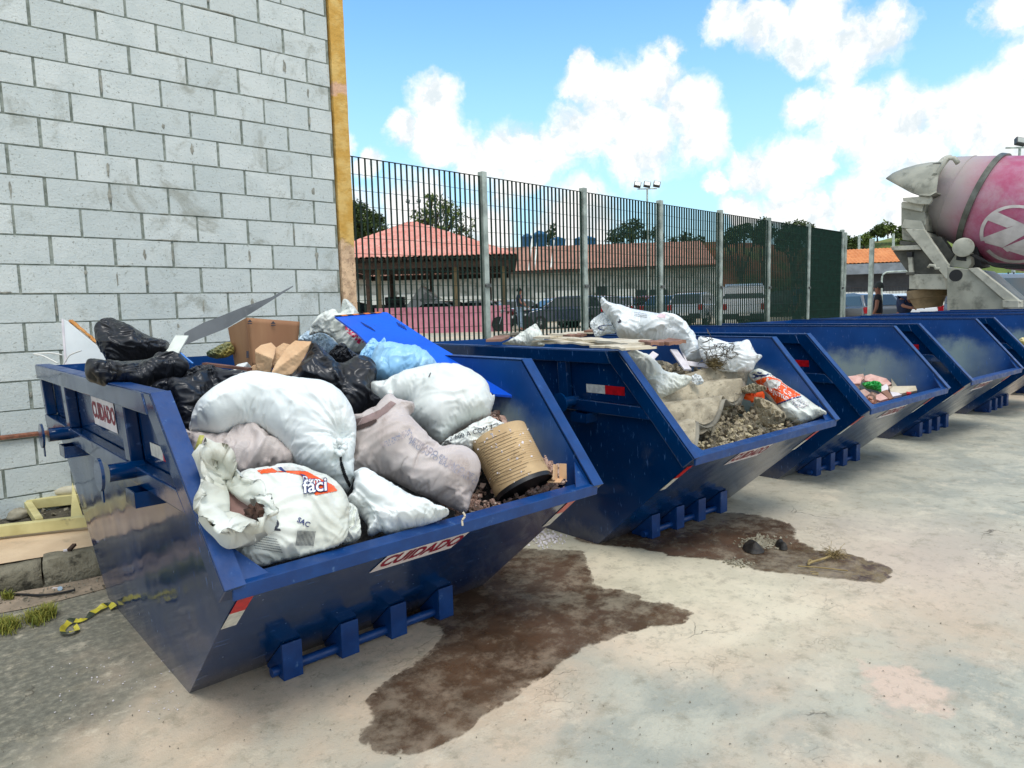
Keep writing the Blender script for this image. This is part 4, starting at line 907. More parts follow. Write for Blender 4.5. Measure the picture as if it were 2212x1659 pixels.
mk('plastic_scrap', 'green and yellow see-through plastic scrap left of the tall cardboard box', 'plastic scrap', L(c3, [(290, 665), (360, 610), (450, 570), (505, 590), (520, 660), (440, 700), (340, 700)]), cloth('green_yellow_film', '5d6f5a', 'b5a04a', rough=.3, wr=.5), .05, .05, seed=41, slack=.2, bend=.02, nv=1200)
# sacks behind
P = L(c4, [(950, 1120), (1050, 1030), (1150, 975), (1300, 920), (1410, 962), (1395, 1010), (1290, 1090), (1200, 1130), (1160, 1160), (1050, 1150)])
b = mk('printed_sack', 'white sack with a line of grey print under the plump white sack', 'sack', P, M_whiteb, .02, .08, seed=11, slack=.13, bend=.06, pres=.4, crease=.012, dirn=20, cs=5)
tr = bvh(b); print_text('print_lettering', b, '0800 772 600 A COM 77% F AÇÃO', c4((1215, 1005)), (340, -95), (-.25, -1), 15, M_inkd, tree=tr)
# pillow-shaped white sack
P = L(c4, [(402, 672), (440, 655), (560, 650), (700, 590), (850, 543), (1010, 540), (1120, 560), (1230, 610), (1290, 680), (1312, 750), (1345, 745), (1335, 800), (1312, 870), (1290, 915), (1150, 970), (1050, 1030), (960, 1112), (915, 1090), (850, 1030), (740, 935), (710, 890), (700, 830), (560, 810), (480, 780), (430, 735)])
b = mk('white_sack', 'plump clean white sack with pinched corners at the right of the first skip', 'sack', P, M_whiteb, .10, .19, seed=12, slack=.05, bend=.06, pres=1.2, nv=4500, cr=.006, crease=.016, dirn=20, cs=5, edge=.035, ctr=c4((950, 780)))
patch('ink_mark', b, L(c4, [(855, 605), (870, 572), (876, 575), (862, 608)]), M_inkd, step=.6)
# long grey raffia sack
P = L(c4, [(285, 920), (340, 890), (400, 868), (540, 772), (590, 757), (645, 790), (745, 808), (750, 850), (720, 900), (780, 960), (860, 1040), (940, 1110), (1040, 1120), (1150, 1150), (1212, 1220), (1232, 1290), (1220, 1380), (1175, 1480), (1150, 1580), (1110, 1612), (1060, 1585), (900, 1512), (740, 1445), (600, 1375), (500, 1335), (400, 1320), (300, 1330), (275, 1265), (290, 1130), (300, 1020)])
b = mk('raffia_sack', 'long grey woven sack with faint blue print tied at its lower end', 'sack', P, M_grey, .10, .15, seed=13, slack=.09, bend=.12, pres=.8, nv=5000, cr=.010, crease=.026, dirn=18, cs=7, edge=.03, ctr=c4((760, 1180)))
tr = bvh(b)
patch('sack_mouth', b, L(c4, [(295, 925), (400, 890), (500, 845), (580, 780), (620, 800), (560, 860), (480, 915), (440, 950), (360, 985), (300, 1010)]), M_greyd, tree=tr)
patch('mouth_shade', b, L(c4, [(300, 975), (390, 945), (470, 915), (480, 930), (430, 965), (360, 990), (305, 1008)]), pm('mouth_shade_brown', '463733', rough=.9), lift=.006, tree=tr)  # dark patch on the cloth stands for shade inside the mouth
for i, (x, y, s, txt) in enumerate([(1010, 1230, 15, 'RETIRADO EM SACO DE 50KG'), (995, 1258, 15, 'PRODUTO BRASILEIRO CAFÉ')]): print_text('print_lettering', b, txt, c4((x, y)), (1, .62), (.62, -1), s, M_ink, tree=tr)
patch('faded_print', b, L(c4, [(500, 1100), (620, 1030), (720, 980), (740, 1020), (640, 1080), (520, 1130)]), M_ink, tree=tr, step=.8, test=lambda x, y: noise.noise(Vector((x*.5, y*.25, 4))) > .12)
cord('tie_string', 'short frayed string hanging from the tied end of the grey woven sack', 'string', smoothpath([atd(*c4(p), hd(c4((1110, 1600)))-.16) for p in [(1110, 1600), (1125, 1630), (1105, 1660), (1108, 1700)]]), .004, pm('string', 'cfc4ae', rough=.9))
# bottom white bag
P = L(c5, [(1345, 745), (1380, 660), (1400, 560), (1385, 500), (1470, 480), (1560, 500), (1640, 540), (1760, 600), (1860, 660), (1960, 700), (2100, 770), (2190, 810), (2170, 850), (1990, 930), (1700, 1000), (1620, 985), (1510, 1015), (1500, 930), (1420, 830)])
mk('white_sack', 'white sack slumped against the front lip under the grey woven sack', 'sack', P, M_white, .06, .12, seed=14, slack=.14, bend=.03, pres=.5, nv=3600, cr=.009, crease=.03, dirn=-30, cs=9, edge=.04)
P = L(c5, [(1290, 740), (1345, 760), (1410, 820), (1440, 920), (1430, 1030), (1300, 1080), (1240, 1000), (1260, 850)])
mk('white_sack', 'narrow strip of white sack wedged beside the open cement sack', 'sack', P, M_whited, .03, .08, seed=15, slack=.14, bend=.04, crease=.03, dirn=80, cs=7)
# grey raffia sack under the long white one
P = L(c3, [(60, 1345), (180, 1350), (430, 1370), (560, 1300), (700, 1300), (860, 1380), (990, 1480), (1045, 1610), (980, 1700), (700, 1760), (400, 1760), (200, 1720), (140, 1560)])
b = mk('raffia_sack', 'grey woven sack with a yellow stripe squeezed under the long white sack', 'sack', P, M_grey, .05, .12, seed=16, slack=.1, bend=.2, crease=.018, dirn=80, cs=6, edge=.03)
tr = bvh(b); patch('yellow_stripe', b, L(c3, [(225, 1372), (272, 1375), (215, 1520), (195, 1640), (160, 1600), (190, 1470)]), pm('faded_yellow', 'c3c069', 'b0b05c', 20, rough=.7), tree=tr)
print_text('print_lettering', b, 'SACOS', c3((130, 1420)), (.2, 1), (1, -.2), 20, M_ink, tree=tr)
# long white sack, knotted
P = L(c3, [(150, 1345), (200, 1240), (240, 1160), (330, 1080), (430, 1010), (520, 950), (600, 905), (720, 885), (900, 895), (1050, 922), (1200, 950), (1290, 972), (1380, 1030), (1445, 1078), (1510, 1170), (1545, 1250), (1565, 1340), (1568, 1480), (1560, 1600), (1560, 1760), (1530, 1850), (1480, 1880), (1380, 1830), (1250, 1760), (1120, 1690), (1030, 1600), (930, 1470), (820, 1370), (700, 1310), (560, 1320), (430, 1388), (300, 1380)])
b = mk('white_sack', 'long bulging white sack with a knotted end, the biggest on the first skip', 'sack', P, M_white, .21, .20, seed=17, slack=.045, bend=.04, pres=1.3, nv=8000, cr=.005, crease=.02, dirn=-28, cs=6, knot=c3((1450, 1470)), pull=.055, edge=.025, ctr=c3((960, 1290)), na=200, nr=60)
tr = bvh(b)
patch('fold_shade', b, L(c3, [(1440, 1500), (1462, 1520), (1468, 1600), (1500, 1700), (1540, 1790), (1556, 1840), (1530, 1830), (1480, 1740), (1452, 1640)]), M_dark, tree=tr)  # shade of the fold below the knot, laid on as a dark patch
kp_ = hit(tr, *c3((1452, 1475)), .012)
kv = []
for i in range(9):
    a = i*2.4; kv.append(lathe([(0, .003), (.2, .011), (.6, .014), (.9, .009), (1, .002)], kp_+RT*(.012*cos(a))+UP*(.016*sin(a))-FW*.004*(i % 3), kp_+RT*(.026*cos(a+.8))+UP*(.03*sin(a+.8))-FW*(.01+.006*(i % 4)), 8))
mesh('knot', *join(*kv), M_white, b, world=True, smooth=True)
# open cement sack: a filled body and a collar of sheeting round its mouth
P = L(c5, [(125, 950), (110, 800), (180, 620), (330, 540), (480, 470), (620, 440), (780, 425), (930, 430), (1100, 500), (1210, 570), (1290, 660), (1330, 760), (1340, 900), (1330, 1020), (1240, 1100), (1000, 1180), (760, 1240), (600, 1275), (480, 1250), (380, 1170), (320, 1080), (260, 1010)])
op = mk('cement_sack', 'open white cement sack with an orange print and a gaping mouth, nearest the camera', 'sack', P, M_whited, .09, .10, seed=18, slack=.12, bend=.03, pres=.5, nv=6500, cr=.010, crease=.022, dirn=-25, cs=7, edge=.03, ctr=c5((800, 850)), na=180, nr=50)
tr = bvh(op)
patch('orange_print', op, L(c5, [(560, 460), (700, 440), (860, 440), (990, 470), (1120, 540), (1215, 590), (1250, 635), (1180, 650), (1060, 672), (1030, 610), (1000, 560), (930, 500), (800, 475), (690, 480), (600, 490)]), M_orange, tree=tr)
patch('white_print', op, L(c5, [(690, 440), (800, 428), (930, 438), (985, 468), (880, 462), (800, 462), (740, 470)]), M_refw, tree=tr, lift=.005, step=1)
patch('blue_print', op, L(c5, [(740, 436), (770, 432), (800, 462), (815, 474), (780, 470), (755, 452)]), M_navyink, tree=tr, lift=.006, step=.8)
patch('blue_print', op, L(c5, [(930, 490), (975, 500), (985, 520), (945, 505)]), M_navyink, tree=tr, lift=.006, step=.8)
for sz, m_, lf in ((1.0, M_navyink, .006), ):
    print_text('print_lettering', op, 'fácil', c5((1076, 592)), (1, -.12), (-.05, -1), 40, M_navyink, tree=tr, lift=.010, bold=.055)
    print_text('print_lettering', op, 'fácil', c5((1076, 592)), (1, -.12), (-.05, -1), 40, M_whiteink, tree=tr, lift=.013, bold=.015)
    print_text('print_lettering', op, 'Bem', c5((1030, 548)), (1, .05), (-.05, -1), 22, M_navyink, tree=tr, lift=.0065, bold=.05)
    print_text('print_lettering', op, 'Bem', c5((1030, 548)), (1, .05), (-.05, -1), 22, M_whiteink, tree=tr, lift=.009, bold=.012)
print_text('print_lettering', op, '2', c5((728, 932)), (1, .1), (-.1, -1), 34, M_inkd, tree=tr, bold=.03)
print_text('print_lettering', op, 'SAC', c5((960, 905)), (1, .5), (.5, -1), 16, M_navyink, tree=tr, bold=.02)
for k in range(9):    # lines of small print low on the sack
    print_text('small_print', op, 'lorem'.replace('lorem', 'IIIIIIIIIIIIIIII')[:14], c5((985-k*2, 985+k*14)), (1, .02), (-.02, -1), 6, M_inkd, tree=tr, sx=1.9)
for k in range(6): patch('print_rule', op, [c5((500+k*9+x, 1010+k*22+y+x*.16)) for x, y in ((0, 0), (235, 0), (235, 3.5), (0, 3.5))], M_inkd, tree=tr, step=.8)
rimo = L(c5, [(150, 290), (180, 250), (260, 262), (350, 370), (450, 490), (570, 580), (660, 640), (700, 680), (690, 770), (740, 850), (690, 880), (560, 965), (420, 1008), (215, 1012), (115, 920), (104, 700), (120, 480)])
rimi = L(c5, [(235, 400), (262, 335), (300, 345), (345, 420), (430, 515), (520, 600), (590, 655), (632, 668), (640, 740), (655, 780), (620, 830), (540, 870), (470, 868), (380, 830), (300, 780), (262, 660), (240, 520)])
oc_ = atd(*c5((400, 700)), hd(c5((400, 700)))-.31)
def ringpts(P, dz, n=96, wob=.0, seed=0, sh=1.0):
    c = ctr_of(P); P2 = [(c[0]+(p[0]-c[0])*sh, c[1]+(p[1]-c[1])*sh) for p in P]; nrm = ((-(oc_-CAM)).normalized()+Vector((0, 0, .55))).normalized()
    R_ = resample(P2, n); return [atplane(p.x, p.y, oc_, nrm)+nrm*(dz+wob*N(atplane(p.x, p.y, oc_, nrm), 12, seed)) for p in R_]
n = 110; ro, ri_ = [p+Vector((N(p, 30, 3), N(p, 30, 4), N(p, 30, 5)))*.016 for p in ringpts(rimo, .02, n=n, wob=.06, seed=2)], ringpts(rimi, -.06, n=n, wob=.03, seed=5)
sk_, dp_ = ringpts(rimo, -.13, n=n, sh=.93), ringpts(rimi, -.17, n=n, sh=.82)
rings = [[a.lerp(b_, t) for a, b_ in zip(sk_, ro)] for t in (0, .35, .7)]+[[a.lerp(b_, t) for a, b_ in zip(ro, ri_)] for t in (0, .12, .25, .4, .55, .7, .85)]+[[a.lerp(b_, t) for a, b_ in zip(ri_, dp_)] for t in (0, .33, .66, 1)]
c0 = oc_; V = [(p-c0)*4 for r in rings for p in r]; F = [(j*n+i, j*n+(i+1) % n, (j+1)*n+(i+1) % n, (j+1)*n+i) for j in range(len(rings)-1) for i in range(n)]
pins = [j*n+i for j in (0, len(rings)-1) for i in range(n)]+[3*n+i for i in range(0, n, 9)]
V = [c0+p/4 for p in drape(V, F, pins, 0, .02, -.14, 22)]
col_ = mesh('mouth_collar', V, F, M_whited, op, world=True, smooth=True, thick=.0015)
rg = ringpts(rimi, -.06, n=n, sh=.98); c_ = sum(rg, Vector())/n
def lining(u, v):
    i = int(u*(n-1)); q = rg[i].lerp(c_, v); return q + FW*(.05*sin(v*pi*.5)) + Vector((0, 0, 1))*.03*N(q, 14, 2)
V, F = grid(n-1, 10, lining); mesh('lining', V, F, M_pinkcloth, op, world=True, smooth=True)
ch = chunks(14, lambda r: atd(*c5((560+r.uniform(-80, 70), 800+r.uniform(-45, 40))), hd(c5((560, 800)))-.25), .03, 3); mesh('contents', *ch, pm('dark_contents', '5a4035', '3a2a24', 20, rough=.95), op, world=True)
# drum
A = c4((1372, 1035)); B = c4((1567, 1432)); dA = heapd(0, *A)-.12; dB = dA-.10
a, b_ = atd(*A, dA), atd(*B, dB); rr = (atd(*c4((1175, 1130)), dA)-atd(*c4((1565, 935)), dA)).length/2*.985
M_drum = pm('fibre_drum', 'c2a67c', 'ab8f68', 5, rough=.7, bmp=.25, bsc=14, bd=.01, dirt='7d6748', dsc=18, dlo=.62, dhi=.7)
dr = thing('fibre_drum', 'ribbed brown cardboard drum lying on its side by the front lip', 'drum', tuple((a+b_)/2))
prof = [(0, rr*.97), (.015, rr)]
for k in range(16): s = .17+.58*k/16; prof += [(s, rr*.985), (s+.018, rr*1.0), (s+.030, rr*.985)]
prof += [(.80, rr*.99), (.81, rr*1.0), (.93, rr*1.0), (.935, rr*.93)]
mesh('barrel', *lathe(prof, a, b_, 64), M_drum, dr, world=True, auto=50)
mesh('bottom_rim', *lathe([(.93, rr*1.005), (.935, rr*1.015), (1.0, rr*1.015), (1.003, rr*.985), (.965, rr*.97), (.96, 0.001)], a, b_, 64, cap=False), pm('black_plastic_rim', '15161a', rough=.45), dr, world=True, auto=40)
ax = (b_-a); 
trd = BVHTree.FromPolygons(*lathe(prof, a, b_, 64))
for k in range(15):
    y0 = 1075+k*22
    patch('label_line', dr, [c4((1225+k*10+x, y0+20+y-x*.42)) for x, y in ((0, 0), (210+(k*37 % 60), 0), (210+(k*37 % 60), 3.6), (0, 3.6))], pm('label_ink', '6d5a42', rough=.8) if 'label_ink' not in bpy.data.materials else bpy.data.materials['label_ink'], lift=.002, step=.7, tree=trd)
fl_ = []
rnd = random.Random(4)
for _ in range(46):
    h = hit(trd, *c4((rnd.uniform(1180, 1620), rnd.choice([rnd.uniform(960, 1140), rnd.uniform(960, 1400)]))), .001)
    if h: fl_.append(chunks(1, lambda r, h=h: h, .009, rnd.randint(0, 999), .3))
mesh('plaster_flecks', *join(*fl_), M_signw, dr, world=True)
# rubble along the far side, little box
def far_rub(r):
    y = r.uniform(-.62, .12); x = 1.56-abs(r.gauss(0, .11)); return sk2w(0, x, y, max(heapz(y)-.19+.5*max(0, x-1.3)+r.uniform(-.03, .04), -y*.8922+.04))
solo('rubble', 'pink plaster rubble piled along the far side of the first skip', 'rubble', *chunks(900, far_rub, .026, 5), M_rubp, kind='stuff')
solo('rubble', 'small grey plaster crumbs between the sacks of the first skip', 'rubble', *chunks(500, lambda r: (lambda y: sk2w(0, r.uniform(.9, 1.5), y, max(.60+r.uniform(0, .05), -y*.8922+.03)))(r.uniform(-.66, .1)), .022, 6), M_rub, kind='stuff')
A = atd(*c4((1790, 1300)), hd(c4((1790, 1300)))-.05)
V, F = join(xf(box(-.035, .035, -.003, .003, -.04, .03), Matrix.Translation(A) @ Matrix.Rotation(.5, 4, 'Z') @ Matrix.Rotation(.3, 4, 'Y')), xf(box(-.003, .003, -.03, .003, -.04, .03), Matrix.Translation(A+Vector((.033, 0, 0))) @ Matrix.Rotation(.5, 4, 'Z')), xf(box(-.038, .038, -.03, .03, -.044, -.04), Matrix.Translation(A) @ Matrix.Rotation(.5, 4, 'Z')))
solo('small_box', 'small torn cardboard box full of crumbs in the far front corner', 'box', V, F, M_kraft)
# ------------------------------------------------------------------ second skip
def hz2(y): return .66+(y+.66)*.46 if y < .55 else 1.215
def drop2(x, y): return .07 if y > .3 else .06
def walld(k, px, py, xm):
    d = ray(px, py); t = 1.2
    while t < 20 and w2sk(k, CAM+d*t).x < xm: t += .01
    return t
def mk2(*a, **k): return mk(*a, k=1, **k)
# corrugated fibre cement sheets lying across the load, ridges along the skip's width
M_fc = pm('fibre_cement', 'b5aa92', '958b76', 7, .4, .6, rough=.95, bmp=.8, bsc=40, bd=.01, dirt='6a6250', dsc=16, dlo=.54, dhi=.7, stretch=(1, 3, 1))
M_fc2 = pm('fibre_cement_grey', '9a9484', '7c776a', 5, rough=.9, bmp=.4, bsc=50, bd=.008, dirt='5a5548', dsc=8, dlo=.55, dhi=.7)
EP = [c7(p) for p in [(1315, 650), (1300, 760), (1290, 850), (1170, 940), (1040, 1060), (905, 1150), (875, 1262)]]
EL = [w2sk(1, atd(*p, heapd(1, *p, hz2)-.05)) for p in EP]; EL.sort(key=lambda p: p.y)
def xr(y):
    if y <= EL[0].y: return EL[0].x
    for a, b_ in zip(EL, EL[1:]):
        if a.y <= y <= b_.y and b_.y > a.y: return a.x+(b_.x-a.x)*(y-a.y)/(b_.y-a.y)
    return EL[-1].x
def corr(name, label, y0, y1, x0, dx, lift, mat, ph=0, amp=.048, pitch=.18, seed=0, xmax=None, turn=.06):
    """corrugated sheet in the second skip: ridges run across the skip, waves step down towards the lip"""
    n = int((y1-y0)/pitch*20)
    def f(u, v):
        y = y0+(y1-y0)*v; xe = (xr(y) if xmax is None else xmax)+dx+.010*N((y*14, seed, 0), 1); x = x0+(xe-x0)*u
        ang = 2*pi*(y+turn*(x-.4))/pitch+ph; return sk2w(1, x, y+.012*sin(ang), hz2(y)+lift+amp*cos(ang)+.006*N((x*3, y*3, seed), 1))
    V, F = grid(22, n, f)
    return solo(name, label, 'roof sheet', V, F, mat, thick=.008, smooth=True)
fill(1, .0, 1.5, -.62, 1.9, hz2, lambda x, y: .12+.16*max(0, 1-abs(x-xr(y)-.02)/.16)+(.08 if x < xr(y) else 0), pm('cement_rubble', 'a39a84', '7a7160', 16, .4, .6, rough=.95, bmp=1, bsc=50, bd=.02, dirt='b5aa92', dsc=20, dlo=.55, dhi=.65), 'rubble_heap', 'grey brown dirt and plaster heaped at the front of the second skip', .06, 5, 90)
M_dirtc = pm('dirt_clods', 'b0a48b', '8d816b', 14, rough=.95, bmp=.8, bsc=50, bd=.01, dirt='c0b294', dsc=20)
def r2(r):
    x = r.uniform(.55, 1.5); y = r.uniform(-.64, .3); return sk2w(1, x, y, max(hz2(y)-.10-.16*max(0, 1-abs(x-xr(y)-.04)/.2)+r.uniform(-.02, .04), -y*.8922+.04))
solo('rubble', 'crumbling dirt and plaster lumps beside the corrugated sheets', 'rubble', *chunks(900, r2, .030, 11, .8), M_dirtc, kind='stuff')
solo('rubble', 'fine pale crumbs scattered over the dirt in the second skip', 'rubble', *chunks(700, lambda r: (lambda x, y: sk2w(1, x, y, max(hz2(y)-.085-.16*max(0, 1-abs(x-xr(y)-.04)/.2)+r.uniform(-.01, .03), -y*.8922+.03)))(r.uniform(.3, 1.45), r.uniform(-.66, -.1)), .018, 12, .7), pm('pale_crumbs', 'c4b792', '9c9078', 16, rough=.95), kind='stuff')
ylo, yhi = EL[0].y, EL[-1].y
corr('roof_sheet', 'topmost corrugated cement sheet stepping down to the front lip', max(ylo-.02, -.66), yhi-.04, .0, .0, .055, M_fc, 0.3, seed=1)
corr('roof_sheet', 'corrugated cement sheet lying second under the topmost one', max(ylo-.01, -.66), yhi-.06, .01, .035, .028, M_fc2, 0.15, seed=2)
corr('roof_sheet', 'short corrugated cement sheet lowest at the near side', -.62, yhi-.35, .02, -.06, .0, M_fc, 0.5, seed=3)
corr('roof_sheet', 'dark corrugated offcut under the white plastic bag', yhi+.02, yhi+.20, .12, 0, -.02, M_fc2, 1.0, amp=.03, seed=4, xmax=.52, turn=.5)
# white sack at the near front rail
P = L(c7, [(296, 520), (345, 487), (400, 482), (520, 540), (600, 600), (640, 645), (770, 680), (866, 706), (850, 750), (790, 790), (700, 840), (575, 890), (520, 820), (440, 710), (370, 610)])
mk2('white_sack', 'half-empty white woven sack hanging over the near corner of the second skip', 'sack', P, M_whited, .27, .10, seed=21, slack=.1, bend=.1, pres=.5, crease=.02, dirn=-30, cs=6, edge=.03)
# big plastic sack on top with a raised corner
P = L(c7, [(95, 70), (118, 30), (150, 58), (200, 88), (400, 125), (570, 155), (640, 165), (720, 200), (800, 255), (880, 340), (940, 440), (962, 530), (905, 572), (820, 572), (790, 485), (740, 415), (600, 410), (450, 402), (300, 370), (240, 335), (205, 255), (130, 150)])
DS = heapd(1, *c7((830, 520)), hz2)
b = bag('plastic_sack', 'large white plastic sack with a raised corner crowning the second skip', 'sack', P, M_film, DS+.02, .17, seed=22, slack=.15, bend=.03, pres=.5, nv=5000, cr=.014, crease=.03, dirn=-12, cs=7, edge=.05, ctr=c7((520, 280)))
tr = bvh(b); print_text('print_lettering', b, 'J', c7((245, 165)), (1, .2), (-.3, -1), 40, M_inkd, tree=tr)
for k in range(3): patch('faint_print_line', b, [c7((380+x, 145+k*14+y+x*.16)) for x, y in ((0, 0), (110, 0), (110, 6), (0, 6))], pm('pale_grey_ink', 'aab2b6', rough=.6) if 'pale_grey_ink' not in bpy.data.materials else bpy.data.materials['pale_grey_ink'], tree=tr, step=.8)
patch('pink_smudge', b, L(c7, [(585, 160), (650, 165), (640, 200), (575, 190)]), pm('pale_pink', 'e3c9d0', rough=.5), tree=tr)
P = L(c7, [(8, 255), (30, 215), (60, 190), (110, 160), (150, 170), (200, 230), (222, 320), (150, 335), (60, 360), (30, 310)])
b = bag('plastic_sack', 'flat flap of white plastic with a curved black mark left of the crowning sack', 'sack', P, M_film, DS+.16, .05, seed=23, slack=.15, bend=.05, crease=.02, cs=7, edge=.04)
tr = bvh(b); patch('curved_mark', b, L(c7, [(190, 256), (120, 258), (80, 268), (68, 282), (85, 298), (130, 306), (130, 300), (92, 292), (78, 281), (90, 272), (130, 263), (190, 262)]), M_navyink, tree=tr, step=.7)
P = L(c7, [(925, 370), (1020, 365), (1100, 380), (1180, 405), (1270, 400), (1350, 395), (1385, 440), (1420, 500), (1470, 522), (1420, 580), (1370, 650), (1250, 660), (1100, 640), (1000, 590), (940, 500)])
bag('plastic_sack', 'white plastic sack behind the tangle of wire in the second skip', 'sack', P, M_film, walld(1, *c7((1440, 520)), 1.44), .08, seed=24, slack=.12, bend=.04, pres=.5, cr=.012, crease=.03, dirn=10, cs=7, edge=.05)
P = L(c6, [(690, 395), (740, 370), (830, 310), (900, 262), (955, 238), (985, 275), (1010, 320), (1025, 400), (980, 412), (850, 405)])
mk2('white_sack', 'pointed corner of a white sack sticking up near the rear of the second skip', 'sack', P, M_whited, -.05, .07, seed=25, slack=.08, bend=.1, crease=.02, dirn=80, cs=5, edge=.03)
P = L(c7, [(868, 705), (905, 680), (950, 700), (968, 745), (930, 768), (880, 760)])
mk2('plastic_scrap', 'small balled white plastic scrap at the tip of the near white sack', 'plastic scrap', P, M_film, .24, .03, seed=29, slack=.2, bend=.02, nv=500)
# printed orange sack in the far front corner
P = L(c7, [(1345, 670), (1430, 648), (1540, 678), (1600, 715), (1700, 785), (1815, 855), (1900, 920), (1960, 965), (2012, 1000), (2010, 1022), (1960, 1030), (1880, 1070), (1790, 1095), (1700, 1070), (1640, 1030), (1580, 950), (1500, 860), (1420, 780)])
b = mk2('cement_sack', 'white and orange printed sack slumped in the far front corner of the second skip', 'sack', P, M_whited, .04, .11, seed=26, slack=.14, bend=.04, pres=.4, nv=3600, crease=.022, dirn=-35, cs=7, edge=.04)
tr = bvh(b)
patch('orange_print', b, L(c7, [(1405, 735), (1480, 705), (1560, 690), (1620, 725), (1710, 795), (1800, 855), (1740, 872), (1590, 928), (1540, 860), (1470, 800)]), M_orange, tree=tr)
patch('white_oval', b, L(c7, [(1475, 760), (1500, 735), (1550, 720), (1600, 725), (1630, 745), (1620, 775), (1580, 795), (1520, 795)]), M_refw, tree=tr, lift=.005, step=.9)
patch('blue_line', b, L(c7, [(1590, 928), (1740, 872), (1800, 862), (1802, 870), (1745, 882), (1592, 938)]), M_navyink, tree=tr, lift=.005, step=.7)
patch('navy_print', b, L(c7, [(1370, 690), (1420, 655), (1500, 665), (1550, 680), (1480, 695), (1400, 720)]), M_navyink, tree=tr, lift=.004, step=1.2, test=lambda x, y: noise.noise(Vector((x*.11, y*.2, 0))) > -.05)
print_text('print_lettering', b, 'fácil de usar', c7((1690, 830)), (1, .52), (-.15, -1), 22, M_whiteink, tree=tr, bold=.02)
print_text('print_lettering', b, 'rejunte flex', c7((1655, 865)), (1, .52), (-.15, -1), 20, M_whiteink, tree=tr, bold=.02)
patch('grey_print', b, L(c7, [(1700, 905), (1800, 885), (1870, 940), (1780, 985)]), M_ink, tree=tr, lift=.004, step=1.1, test=lambda x, y: noise.noise(Vector((x*.25, y*.5, 4))) > .1)
solo('crushed_bottle', 'small crushed orange wrapper in the dirt of the second skip', 'wrapper', *chunks(5, lambda r: atd(*c7((1400+r.uniform(-45, 45), 870+r.uniform(-15, 15))), heapd(1, *c7((1400, 870)), hz2)-.06), .07, 31, .4), M_orange)
M_beige = cloth('dirty_beige_sack', 'b3a88f', '978b72', dirt='6f6552', rough=.75, wr=.4)
mk2('crumpled_sack', 'crumpled dirty beige sack half buried in the dirt between the sheets and the orange sack', 'sack', L(c7, [(1400, 900), (1440, 880), (1520, 900), (1600, 950), (1665, 1030), (1610, 1090), (1520, 1100), (1460, 1060), (1420, 990)]), M_beige, .03, .07, seed=27, slack=.3, bend=.02, pres=.15, nv=2200, cr=.03)
mk2('crumpled_sack', 'small crumpled beige sack end lying right against the upper edge of the orange sack', 'sack', L(c7, [(1310, 790), (1400, 765), (1480, 780), (1500, 810), (1400, 835), (1310, 830)]), M_beige, .08, .04, seed=28, slack=.25, bend=.02, pres=.15, nv=900, cr=.02)
# boards, slats and offcuts at the back
M_ply = pm('pale_board', 'd6ccb6', 'bfb196', 6, rough=.8, bmp=.2, bsc=30, bd=.004, dirt='83715a', dsc=9, dlo=.58, dhi=.7)
M_brown = pm('brown_board', '9b7460', '7d5b4a', 8, rough=.8, bmp=.2, bsc=30, bd=.004)
rnd = random.Random(21)
BO = [((1040, 375), (1500, 395), .16, 0, 'long pale board along the near rim'), ((1130, 330), (1420, 300), .12, 1, 'pale board slanting towards the fence'), ((1200, 340), (1330, 330), .10, 2, 'short brown board among the pale ones'), ((1080, 350), (1800, 380), .10, 1, 'longest pale slat lying across the load'), ((1300, 360), (1800, 400), .12, 0, 'pale strip resting on the longest slat'), ((1820, 400), (2090, 385), .16, 2, 'reddish brown board under the crowning sack'),
      ((1500, 415), (1790, 430), .12, 0, 'weathered board bent over the near rim'), ((620, 375), (690, 345), .07, 2, 'small brown block by the pointed sack'), ((700, 330), (800, 325), .08, 3, 'grey stone-like offcut behind the pointed sack'), ((1000, 350), (1100, 335), .09, 1, 'short pale offcut beside the pointed sack'), ((1380, 300), (1430, 290), .06, 2, 'stub of brown board at the far rim')]
for i, (a, b_, w, mi_, lab) in enumerate(BO):
    pa_, pb_ = atd(*c6(a), heapd(1, *c6(a), lambda y: 1.235+.004*i)), atd(*c6(b_), heapd(1, *c6(b_), lambda y: 1.24+.004*i))
    d = pb_-pa_; sd__ = d.cross(Vector((0, 0, 1))).normalized(); n = 12; th = .012+.004*(i % 3); V = []
    for j in range(n+1):
        c = pa_.lerp(pb_, j/n)+Vector((0, 0, .012*N((j*.4, i, 0), 1)))
        e0, e1 = -w*.8*(1+.25*N((j*.9, i, 3), 1)), w*.8*(1+.25*N((j*.9, i, 7), 1))
        V += [c+sd__*e0, c+sd__*e1, c+sd__*e1+Vector((0, 0, th)), c+sd__*e0+Vector((0, 0, th))]
    F = [(j*4+k, j*4+(k+1) % 4, (j+1)*4+(k+1) % 4, (j+1)*4+k) for j in range(n) for k in range(4)]+[(3, 2, 1, 0), (n*4, n*4+1, n*4+2, n*4+3)]
    solo('board', lab, 'board', V, F, [M_ply, M_ply, M_brown, M_fc2][mi_], group='broken boards in the second skip')
for (a, b_, w, lab) in (((715, 470), (835, 640), .055, 'white plastic profile standing slanted under the crowning sack'), ((830, 585), (1030, 612), .04, 'short white bar lying above the corrugated sheets'), ((770, 440), (850, 640), .012, 'thin white lath beside the slanted profile'), ((560, 500), (520, 540), .05, 'white chip of board behind the near white sack')):
    pa_, pb_ = atd(*c7(a), heapd(1, *c7(a), hz2)-.08), atd(*c7(b_), heapd(1, *c7(b_), hz2)-.12)
    solo('slat', lab, 'slat', *beam(pa_, pb_, w, .014, up=(-.5, -.6, .5)), M_signw, bevel=.002)
